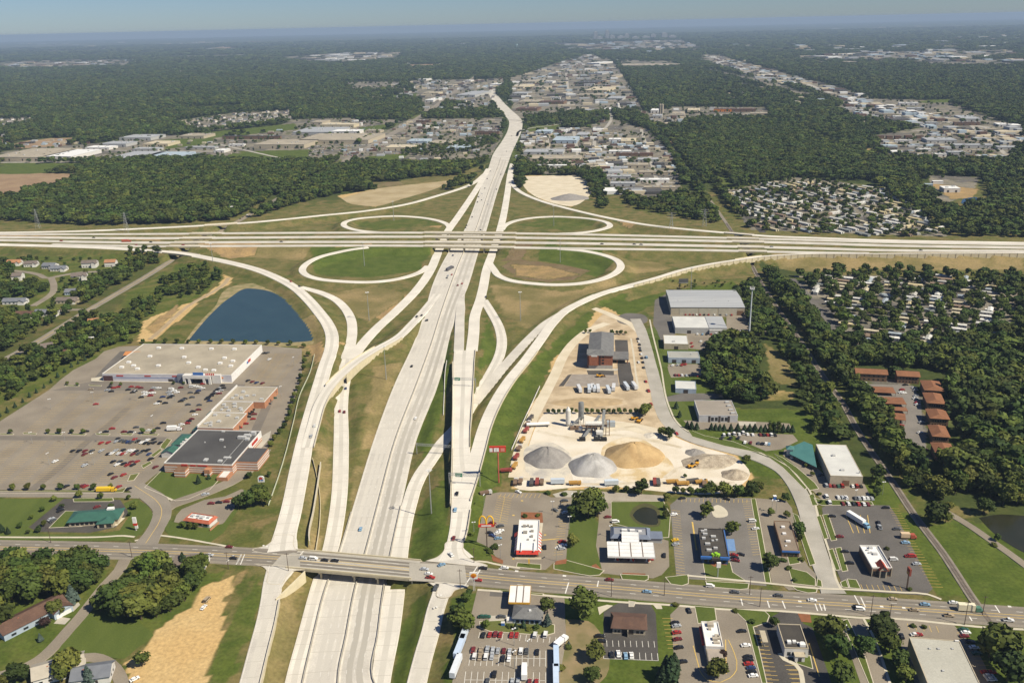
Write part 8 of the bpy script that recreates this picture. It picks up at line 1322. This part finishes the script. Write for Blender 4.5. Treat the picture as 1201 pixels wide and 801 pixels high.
p = ground(878.5, 393); r = empty('radio_mast', p, 0, 'tall white tapering mast with a flat head beside the wooded works yard', 'mast'); MB().bar((0,0,-.3),(0,0,46),.85,n=10,r2=.45).build('pole', mat('mast_white', (.62,.66,.68), rough=.5), r); MB().cyl(0,0,45,45.5,2.2,n=12).build('platform', GREY, r); q = MB(); [q.box(2*math.cos(a)-.2,2*math.cos(a)+.2,2*math.sin(a)-.2,2*math.sin(a)+.2,45,47.6) for a in np.linspace(0,5.2,6)]; q.build('antenna', WHITEP2, r)
def pylon(x, y, h, lab):
    p = ground(x, y); r = empty('power_pylon', p, 0, lab, 'pylon'); q = MB(); c = [(-3,-3),(3,-3),(3,3),(-3,3)]
    for a, b in c: q.bar((a,b,0),(a*.12,b*.12,h),.17)
    for k in range(7):
        f0, f1 = 1-.126*k, 1-.126*(k+1); z0, z1 = h*k/7, h*(k+1)/7
        for i in range(4): a, b = c[i], c[(i+1) % 4]; q.bar((a[0]*f0,a[1]*f0,z0),(b[0]*f1,b[1]*f1,z1),.09)
    q.build('tower_lattice', GREY, r); q = MB(); [q.bar((-6,0,z),(6,0,z),.14) for z in (h*.72,h*.84,h*.95)]; q.build('crossarm', GREY, r)
pylon(45,268,30,'faint lattice power pylon at the left before the woods'); pylon(149,273,30,'lattice power pylon between the woods and the freeway on the left'); pylon(787,272,28,'lattice power pylon before the railway trees behind the freeway'); pylon(826,266,26,'second lattice power pylon nearest the railway behind the freeway')
# fences: long pale board runs in the grass
def fence(pts, h, lab, m=None, th=.25):
    P = atn(pts); P = spline(P, 8); c = P[len(P)//2]; r = empty('fence', (c[0], c[1], 0), 0, lab, 'fence'); L = len(P); t = np.gradient(P, axis=0); t /= np.linalg.norm(t, axis=1)[:, None]; n = np.stack([-t[:,1], t[:,0]], 1); z = np.array([hz(x, y) for x, y in P]); Q = np.column_stack([P-c, z]); q = MB(); wall_run(q, Q, n, 0.0, th, z-.3, z+h); s = np.concatenate([[0], np.cumsum(np.hypot(*np.diff(P, axis=0).T))])
    for d_ in np.arange(0, s[-1], 3.0): x, y = np.interp(d_, s, Q[:,0]), np.interp(d_, s, Q[:,1]); zz = np.interp(d_, s, z); q.box(x-.15, x+.15, y-.15, y+.15, zz-.2, zz+h+.25)
    q.build('board_panel', m or KERB, r)
fence([(369,418),(364,440),(352,465),(345,495),(336,530),(325,565),(315,593)], 1.3, 'pale fence line running down the grass between plaza trees and ramp', mat('pale_green_fence', (.55,.57,.42))); fence([(633,454),(622,478),(614,495),(607,512),(600,528)], 1.2, 'broken white board fence along the haul road slope', WHITEW); fence([(367,541),(371,556),(375,580),(374,610),(369,640)], 1.8, 'cream wall-like fence bending down the grass left of the expressway', WALLC); fence([(524,425),(522,440),(521,460),(520,485)], .9, 'row of pale boards in the grass beside the shaded wall', WHITEW, .5); fence([(0,507),(28,492),(58,470)], .6, 'low kerb fence at the left plaza edge', KERB) if False else None
# ================================================================ vehicles
CC = dict(w=('white',(.74,.74,.72)), s=('silver',(.40,.42,.44)), k=('black',(.018,.018,.02)), d=('dark grey',(.08,.085,.09)), r=('red',(.32,.03,.025)), m=('maroon',(.16,.025,.025)), b=('light blue',(.22,.36,.50)), n=('navy',(.03,.05,.13)), g=('green',(.03,.10,.07)), t=('tan',(.36,.29,.20)), y=('yellow',(.80,.50,.02)), W=('white',(.76,.76,.74)))
PAINT = mat('car_paint', (1,1,1), (.96,.96,.96), scale=.5, rough=.3, objcol=True, spec=.5)
def prof(mb, P, hw0, hw1, k):
    """side profile (x,z) list swept across the width; tumblehome above the waist"""
    n = len(P); f = lambda z: hw0 if z <= .95 else hw1; V = [(x, -f(z), z) for x, z in P]+[(x, f(z), z) for x, z in P]
    mb.add(V, [tuple(range(n)), tuple(range(2*n-1, n-1, -1))]+[(i, n+i, n+(i+1) % n, (i+1) % n) for i in range(n)], k)
SHAPE = {'car': ([(-2.25,.32),(2.2,.32),(2.3,.6),(2.15,.78),(1.0,.92),(-1.55,.95),(-2.2,.9),(-2.3,.6)], [(1.0,.9),(.25,1.40),(-1.0,1.42),(-1.65,.94)], 4.6, .88),
 'pickup': ([(-2.6,.4),(2.5,.4),(2.6,.75),(2.45,.98),(1.2,1.08),(-2.6,1.08),(-2.65,.7)], [(1.15,1.06),(.6,1.72),(-.55,1.74),(-.75,1.06)], 5.2, .95), 'van': ([(-2.4,.38),(2.2,.38),(2.35,.75),(2.2,1.0),(1.5,1.12),(-2.4,1.12),(-2.45,.7)], [(1.5,1.1),(.85,1.85),(-2.3,1.9),(-2.42,1.1)], 4.8, .95)}
def car_mesh(kind):
    lo, up, L_, hw = SHAPE[kind]; body, win, whl = MB(), MB(), []
    prof(body, lo, hw, hw, 0); roofz = max(z for _, z in up); prof(body, [(x*.98 if z > 1.2 else x, z) for x, z in up], hw-.16, hw-.16, 0)
    c = sum(x for x, _ in up)/4; prof(win, [(c+(x-c)*.96+(.09 if x > c else -.09), 1.02+(z-up[0][1])*.80) if z < 1.2 else (c+(x-c)*1.05, z-.16) for x, z in up], hw-.115, hw-.115, 0)
    if kind == 'pickup': body.box(-2.5, -.85, -.75, .75, 1.0, 1.085, 1)
    for a in (-1.4, 1.4):
        for b in (-hw+.08, hw-.08): q = MB(); q.bar((a, b-.11, .33), (a, b+.11, .33), .33, n=12); whl.append(q)
    lt = MB(); [lt.box(2.2, 2.31, s*.6-.2, s*.6+.2, .6, .78) for s in (-1, 1)]; return body, win, whl, lt
HEADM = mat('head_lamp', (.75,.75,.70), rough=.2)
CARS = {}
for k_ in SHAPE:
    b_, w_, wh_, lt_ = car_mesh(k_); M1 = MB(); M1.k = 0
    for src, slot in ((b_, 0), (w_, 1), *[(q, 2) for q in wh_], (lt_, 3)): M1.add(src.v, src.f, slot)
    me = bpy.data.meshes.new(k_); me.from_pydata(M1.v, [], M1.f); [me.materials.append(x) for x in (PAINT, GLASS, BLK, HEADM)]; me.polygons.foreach_set('material_index', M1.m); me.update()
    pts_ = {}
    for nm, q, mm in (('body', b_, (PAINT, BLK)), ('window', w_, (GLASS,)), ('head_lamp', lt_, (HEADM,))): x = bpy.data.meshes.new(nm); x.from_pydata(q.v, [], q.f); [x.materials.append(z) for z in mm]; x.polygons.foreach_set('material_index', q.m); x.update(); pts_[nm] = x
    ws = []
    for q in wh_: x = bpy.data.meshes.new('wheel'); x.from_pydata(q.v, [], q.f); x.materials.append(BLK); x.update(); ws.append(x)
    CARS[k_] = (me, pts_, ws)
NC = {}; CARLIST = []
def zat(p):
    best = 0
    return best
def cars(ox, oy, sc, deg, txt, place, kind='car', z=None, road=None):
    for e in txt.split():
        q = e.split(','); x, y = ox+float(q[0])/sc, oy+float(q[1])/sc; c = q[2][0]; kd = kind if len(q[2]) == 1 else {'p':'pickup','v':'van'}[q[2][1]]; dg = float(q[3]) if len(q) > 3 else deg
        CARLIST.append((x, y, c, kd, dg, place, road))
def road_pose(keys, x, y):
    best = None
    for k in keys:
        r = ROADS[k]; D = r['D']
        P = proj(D[:,0], D[:,1], D[:,2]); i = int(np.argmin((P[:,0]-x)**2+((P[:,1]-y)*1.6)**2)); d = (P[i,0]-x)**2+((P[i,1]-y)*1.6)**2
        if best is None or d < best[0]: best = (d, D[i,2]+r['up'], math.degrees(math.atan2(r['t'][i,1], r['t'][i,0])))
    return best[1], best[2]
cars(0,0,1,80,'567,745.5,k 574.5,745,r 581,744.5,m 587,745,r 600,745.5,r 606,745.5,r 627.5,745.5,wv 639.7,745,wv','in the top row of the station car park')
cars(0,0,1,84,'555,763,m 563.6,764,t 571.6,762,s 578,763,s 584,764,s 591,764,m 597.6,765,s 604.6,765,t 611,764.5,wv 617.5,764.5,d 630,765.5,k','in the upper half of the middle station row')
cars(0,0,1,84,'556.6,770.5,wv 563,771.5,t 570,771,wv 577,771,s 590,773,k 597,773,w','in the lower half of the middle station row')
cars(0,0,1,84,'580,791.5,kv 571.6,800,d 600.8,800,s 607.5,800,s 621,801,m 629,801,r','in the nearest row of the station car park')
cars(0,0,1,0,'566,724,g 570.5,724,g 588,724,d','beside the fuel tanks of the bottom station')
cars(0,0,1,0,'269,642,m 246,651.5,s 274,655.3,k 355.5,655,s 368,656,wv 381,657.6,k 393,658.2,k 498,668,s 503,673.5,w 505,678,rp 518,663,b,30 567,667,k 592,666.5,w 561,681,r 715,680.6,m 759,694.5,b 833,688,wv 862,695,d 913,699,d 952.5,704.5,w 1009,715,wv 1006,712,k 1047,703,t 1085,709.5,b 1072,716,t 1118.5,707.5,w 1113,722.5,tp 1182.7,728,wp','driving on the local road',road=('local',))
cars(0,0,1,0,'529,651,w,120 532,632,m 536,579.6,k 534,598.6,b','on the ramp beside the burger restaurant',road=('ramps',))
cars(0,0,1,0,'511.5,690,dp','waiting on the lower right ramp',road=('ramprr',)); cars(0,0,1,0,'365,512,s 369,500,w','on the wide left ramp below the flyover',road=('fly','rampd')); cars(0,0,1,0,'398.5,482.6,r 404,483.6,m 405.6,456,n','on the straight exit lane under the flyover',road=('auxl',)); cars(300,190,4,0,'165,563,r 205,585,k','on the curving left ramp above the pond',road=('rampd',))
cars(300,190,4,0,'1086,80,k 1075,125,k 1045,165,d 1040,190,k 1060,180,d 1015,260,d 990,300,k 1150,60,d 1055,320,k 925,440,n 897,545,d 902,535,s 920,530,r 948,580,m 968,572,r 800,745,d 1100,45,k 1130,130,d 1090,200,s 1062,150,w 985,310,k','on the expressway near the freeway bridges',road=('main',))
cars(0,0,1,0,'501,376,k 483,430,k 487.6,491,w 423,621,b 590,150,d 600,160,k 594,178,d 606,172,s 583,126,k 596,136,d 489,371.5,n','on the open expressway',road=('main',)); cars(300,190,4,0,'755,728,k 778,722,k','on the flyover entrance',road=('fly',)); cars(300,190,4,0,'1080,635,k','on the right collector road',road=('cdr',))
cars(0,0,1,0,'160,287.6,r 177,284.5,k 215,287.8,r 72,283,r 706,286.5,k 744,287,k 752,287.3,d 110,279.2,k 330,284,d 905,290,s 1080,294,d','on the freeway',road=('fwyb','fwyc','fwyd')); cars(0,0,1,0,'282,257,k 285,255,d 290,252.5,w','on the diagonal street behind the freeway',road=('diag',))
cars(0,0,1,75,'239,713,w 243,704,tv 158,797,w,45','on the bare sandy field')
cars(540,560,5,-30,'190,272,m 235,288,d,20 175,330,k 187,345,n 235,316,w,20 217,330,w,20 222,360,b,10 340,88,w,-40 555,195,d,-45 614,208,w,25 597,380,r,8 600,402,w,8 593,420,s,8 495,412,k,88 610,140,d,10','in the striped-roof restaurant lot')
cars(0,0,1,5,'713,607,m 722,612.6,wv 779,652,k,80 765,655,r,80 740,656,m 726,655,k','on the white-canopied station apron'); cars(0,0,1,15,'791.7,634,y 792.5,639,s 790,604,w 882.5,611.7,wv,5 886,620.5,w,5 861,651.7,r,-20 862,655,k,-20 863,658,m,-20 869,651,k,-20 852.5,586,k,-30 800,585,k','in the blue-trimmed restaurant lot')
cars(0,0,1,0,'976,606,k 985,630,m 991,647.5,k 996.7,661,k 1048,656.7,wv 1069.7,653,rv 1066,653,r 1075,662,s 1062,637,b 1051.7,621,d 1039,596,k 1031.7,619,sp,80 1030.5,614,k,80','in the diner lot'); cars(0,0,1,86,'968.8,570,sv 973,570,r 978,570.3,m 983,570.5,g 987.5,570.5,rv 999.7,570.5,w 1004.5,570.7,rv 1009.5,570.7,k','against the front of the white warehouse')
cars(0,0,1,86,'969,583,Wv 983,584,w 988,584,s 992.5,584.2,w 1003,585,d 1007.5,585,s 1013,585,w 1017.5,585,w 1022.5,585.2,s','in the long row below the white warehouse'); cars(0,0,1,86,'972.5,590,wv 988.7,591.2,m 995,591.3,w 1001,591.5,k 1006.7,591.6,r 1013,591.8,w 1018,592,m','in the top row of the diner lot'); cars(0,0,1,30,'931,537,wv 934,537.5,w 944,543,m 962.5,557.5,d','beside the teal showroom')
cars(0,0,1,88,'849,511,wv 855,510.5,wv 861,509.5,wv 867,510,W 871.5,508.5,wv 876.7,510,w 882.7,510.4,w 891.7,510.5,m 895.5,510.6,k 900,510.6,r 904.5,510.8,wv 909,511,k','in the upper office row'); cars(0,0,1,60,'847,514.5,dp 857,515,kv 866,514.5,k','just below the white vans in the office lot'); cars(0,0,1,70,'873.7,519.5,w 880.5,519.7,m 889.5,520.5,d 894,521,k 898.5,521,w 902,521.5,b','in the lower office row')
cars(0,0,1,96,'748,398,k 749,401,w 750,404.7,k 750.4,408.5,d 751,411.5,k 751.8,416,w 753,420.5,k 754,425.5,k 755,431.7,d 758,420,bv 749,425.5,w 757.5,448,r 760.5,459,rp 763.5,474.5,r 793.5,509,r','parked along the curving street')
cars(0,0,1,60,'811,403,r 812,407,r 800,428.7,rp 804,428,r 789,429,w 795,428.6,s 830,406,r 826,404,k 833,404,d 822,401,w 869,390,wv 891,390,w 889,381,r 820,422,k 824,434,s 872,388,w 880,377,m 868,376,d','in the yards of the small workshops'); cars(0,0,1,88,'792,440.5,m 796,440.6,r 800,440.7,w 805,441,s 810,441,k 814,441,k 818,441.2,r 822,441,m','in the row at the front of the workshop yard'); cars(0,0,1,80,'804,369.5,r 809,369.5,r 813,369.6,m 817,369.6,w 821,369.7,r 826,369.7,k 831,369.7,r 838,369.8,w 845,369.8,d 852,369.9,s 858,370,r','in front of the metal works'); cars(0,0,1,70,'818,392.5,w 824,392.7,b 829,392.6,k 834,392.5,r 840,392.5,wv 846,392.3,m 850,392.2,s 856,391,w','in front of the low two-roofed workshop')
PL = 'in the plaza car park'
cars(100,390,5.34,12,'155,345,k 180,350,r 205,345,r 140,365,s 165,372,k','in the far left cluster of the plaza'); cars(100,390,5.34,12,'290,343,r 330,345,r 350,350,m 270,362,k 300,378,k 312,370,k','in the second cluster of the plaza'); cars(100,390,5.34,12,'370,378,w 415,366,m 430,350,s 460,352,w 390,384,w 425,382,w 410,398,r 352,409,k 372,395,w','in the third cluster of the plaza'); cars(100,390,5.34,12,'540,358,wv 555,368,w 575,378,w 525,378,s 600,348,m 532,392,s 487,407,n 530,410,k 545,400,k 465,436,k 448,449,w 502,445,k','in the fourth cluster of the plaza'); cars(100,390,5.34,12,'670,343,wv 690,340,w 712,345,w 738,325,r 735,353,w 660,380,d 710,368,n 700,382,k 670,409,d 612,425,d 600,434,k 645,455,d 625,418,k','in the fifth cluster of the plaza'); cars(100,390,5.34,12,'862,335,k 832,358,k 820,370,k 845,352,s 800,388,k 812,382,d 790,400,k 772,410,k 780,432,n 840,385,m 868,350,k 850,366,s 825,378,w 765,420,k','in the cluster at the north end of the mall'); cars(100,390,5.34,12,'715,457,d 710,487,m 675,497,k 688,518,w 668,545,m 650,558,k 640,572,r 605,580,w 597,608,m 560,600,r 490,570,k','along the mall front aisle')
cars(100,390,5.34,12,'68,452,r 35,358,t 170,605,r 130,625,k 320,597,d 245,625,m 285,627,k 400,617,w 455,603,k 8,622,k','scattered in the open plaza aisles'); cars(100,390,5.34,70,'100,695,r 145,692,r 195,685,s 205,668,k 225,680,d 248,685,d 270,688,n 290,690,d 310,672,r 330,685,k 355,692,w 390,678,w 378,695,k 405,697,k 430,672,k 434,692,k 470,695,k','in the row above the lower plaza islands')
cars(0,520,5,70,'427,47,k 465,47,k 500,47,m 540,47,d 595,47,s 497,67,m 635,65,k 657,62,w 680,46,s 698,62,w 720,64,r 722,44,k 758,46,w 780,46,w 800,50,k 780,67,m 815,62,d 838,48,k 868,43,k 875,66,n','in the upper row of the lower plaza'); cars(0,520,5,60,'665,110,k 688,127,w 705,110,d 727,122,k 748,130,r 770,112,m 780,130,k 805,110,r 325,108,w 497,132,s','in the lower row of the lower plaza'); cars(0,520,5,60,'885,95,k 913,142,m 650,183,k 672,203,m 725,187,r 755,270,k 698,257,r 503,255,r 485,252,m 390,255,k 980,60,k 985,52,m','near the plaza entrance street'); cars(0,520,5,60,'355,397,k 355,382,k 300,447,s 310,456,d 570,375,m,40','in the green-roofed restaurant lot')
cars(180,370,5,60,'555,385,k 580,392,m 605,397,n 640,400,m 652,225,kp,0 680,260,g 670,222,d','in the lot beside the huge store wall'); cars(180,370,5,8,'580,555,k 575,568,k 568,580,k 592,582,m 556,597,k 585,610,r 542,638,r 505,660,r 675,520,d 710,487,g','behind the brick back of the mall'); cars(180,520,5,0,'340,355,m 385,350,k 430,345,m 305,302,s,20','in the red-roofed drive-in lot')
cars(961,370,5,10,'485,438,r 480,455,w 495,458,w 555,427,w 562,442,s 565,475,s 562,490,w 572,515,r 575,526,w 480,648,r 598,630,s 590,690,w 620,790,r 242,395,w 262,397,w 505,410,k','in the rust-roofed apartment lot')
cars(660,670,6,12,'790,365,k 800,388,s 802,435,r 808,482,m 818,540,k 843,640,k 888,280,k,95','in the left row of the white-roofed restaurant lot'); cars(660,670,6,88,'345,592,k 392,585,w 443,600,b 483,597,w','in the bottom row of the brown-roofed bank'); cars(660,670,6,0,'260,460,k 270,495,k','at the left edge of the bank lot')
cars(850,670,6,5,'120,425,k 148,525,w 165,605,k 168,627,k 168,655,r 185,683,n 190,712,k 200,738,w','in the right row of the white-roofed restaurant lot'); cars(850,670,6,100,'845,395,wp','between the twin drive kerbs'); cars(1001,670,6,0,'775,415,g 790,435,w 780,460,m 820,500,k 850,540,w 865,580,g 930,715,r 970,715,r 950,740,w 970,765,w 340,460,k,80 435,450,w 455,450,r','around the pale corner warehouse')
def far_cars(L):
    mb = MB(); V = [v for v in CARS['car'][0].vertices]; F = [tuple(p.vertices) for p in CARS['car'][0].polygons]; K = [p.material_index for p in CARS['car'][0].polygons]; ms = [mat('paint_'+CC[c][0].replace(' ','_'), CC[c][1], rough=.3, spec=.5) for c in 'wskdrmbnt']; ms += [GLASS, BLK, HEADM]
    for x, y, c, dg in L:
        p = at(x, y); a = R(dg); ca, sa = math.cos(a), math.sin(a); o = len(mb.v); mb.v += [(p.x+v.co.x*ca-v.co.y*sa, p.y+v.co.x*sa+v.co.y*ca, v.co.z+.07) for v in V]; mb.f += [tuple(i+o for i in f) for f in F]; ci = 'wskdrmbnt'.find(c); mb.m += [(ci if ci >= 0 else 0) if k == 0 else 8+k for k in K]
    tag(mb.build('distant_parked_cars', ms), kind='stuff')
FC_ = [(random.uniform(a, b), random.uniform(c, d), random.choice('wwsskdbnmrt'), random.choice((0, 90, 80))) for a, b, c, d, n in ((488,585,147,157,420),(400,440,142,162,160),(362,432,170,184,130),(640,700,140,152,50),(790,900,130,138,90),(690,790,200,224,140),(700,770,150,176,90),(612,680,182,200,90),(1100,1160,136,146,90),(440,560,160,182,110),(1080,1170,166,184,110)) for _ in range(n)]
allp = sorted([q for q in CARLIST if q[3] == 'car' and not q[6]], key=lambda q: -q[1]); over = allp[290:]; oid = {id(q) for q in over}; CARLIST = [q for q in CARLIST if id(q) not in oid]; far_cars(FC_+[(q[0], q[1], q[2], q[4]) for q in over])
byplace = {}
for c_ in CARLIST: byplace.setdefault((c_[5], CC[c_[2]][0], c_[3]), []).append(c_)
for key, L in byplace.items():
    L.sort(key=lambda q: q[0])
    for i, (x, y, c, kd, dg, place, rd_) in enumerate(L):
        if rd_: z, dg2 = road_pose(rd_, x, y); p = at(x, y, z); dg = dg2+(dg if dg else 0) if not dg else dg; 
        else: p = at(x, y, .0); p.z = .07
        nm = {'car':'parked_car' if not rd_ else 'driving_car','pickup':'pickup_truck','van':'van'}[kd]; cat = {'car':'car','pickup':'pickup','van':'van'}[kd]; what = f'{CC[c][0]} {cat}'; lab = f'{what} {place}' if len(L) == 1 else f'{what} {place}, {ORDN[min(i,19)]} from left'
        me, pts_, ws = CARS[kd]; dist = p.xy.length; sc = random.uniform(.96, 1.06); col = CC[c][1]; fv = random.uniform(.85, 1.12); col = (*[min(.85, v*fv) for v in col], 1)
        if dist < 620:
            r = empty(nm, p, R(dg), lab, cat, 'vehicles '+place); r.scale = (sc, sc, sc)
            for k2, q in pts_.items(): o = link(k2, q, r); o.color = col
            for q in ws: link('wheel', q, r)
        else: o = link(nm, me); o.location = p; o.rotation_euler = (0,0,R(dg)); o.scale = (sc, sc, sc); o.color = col; tag(o, lab, cat, 'vehicles '+place)
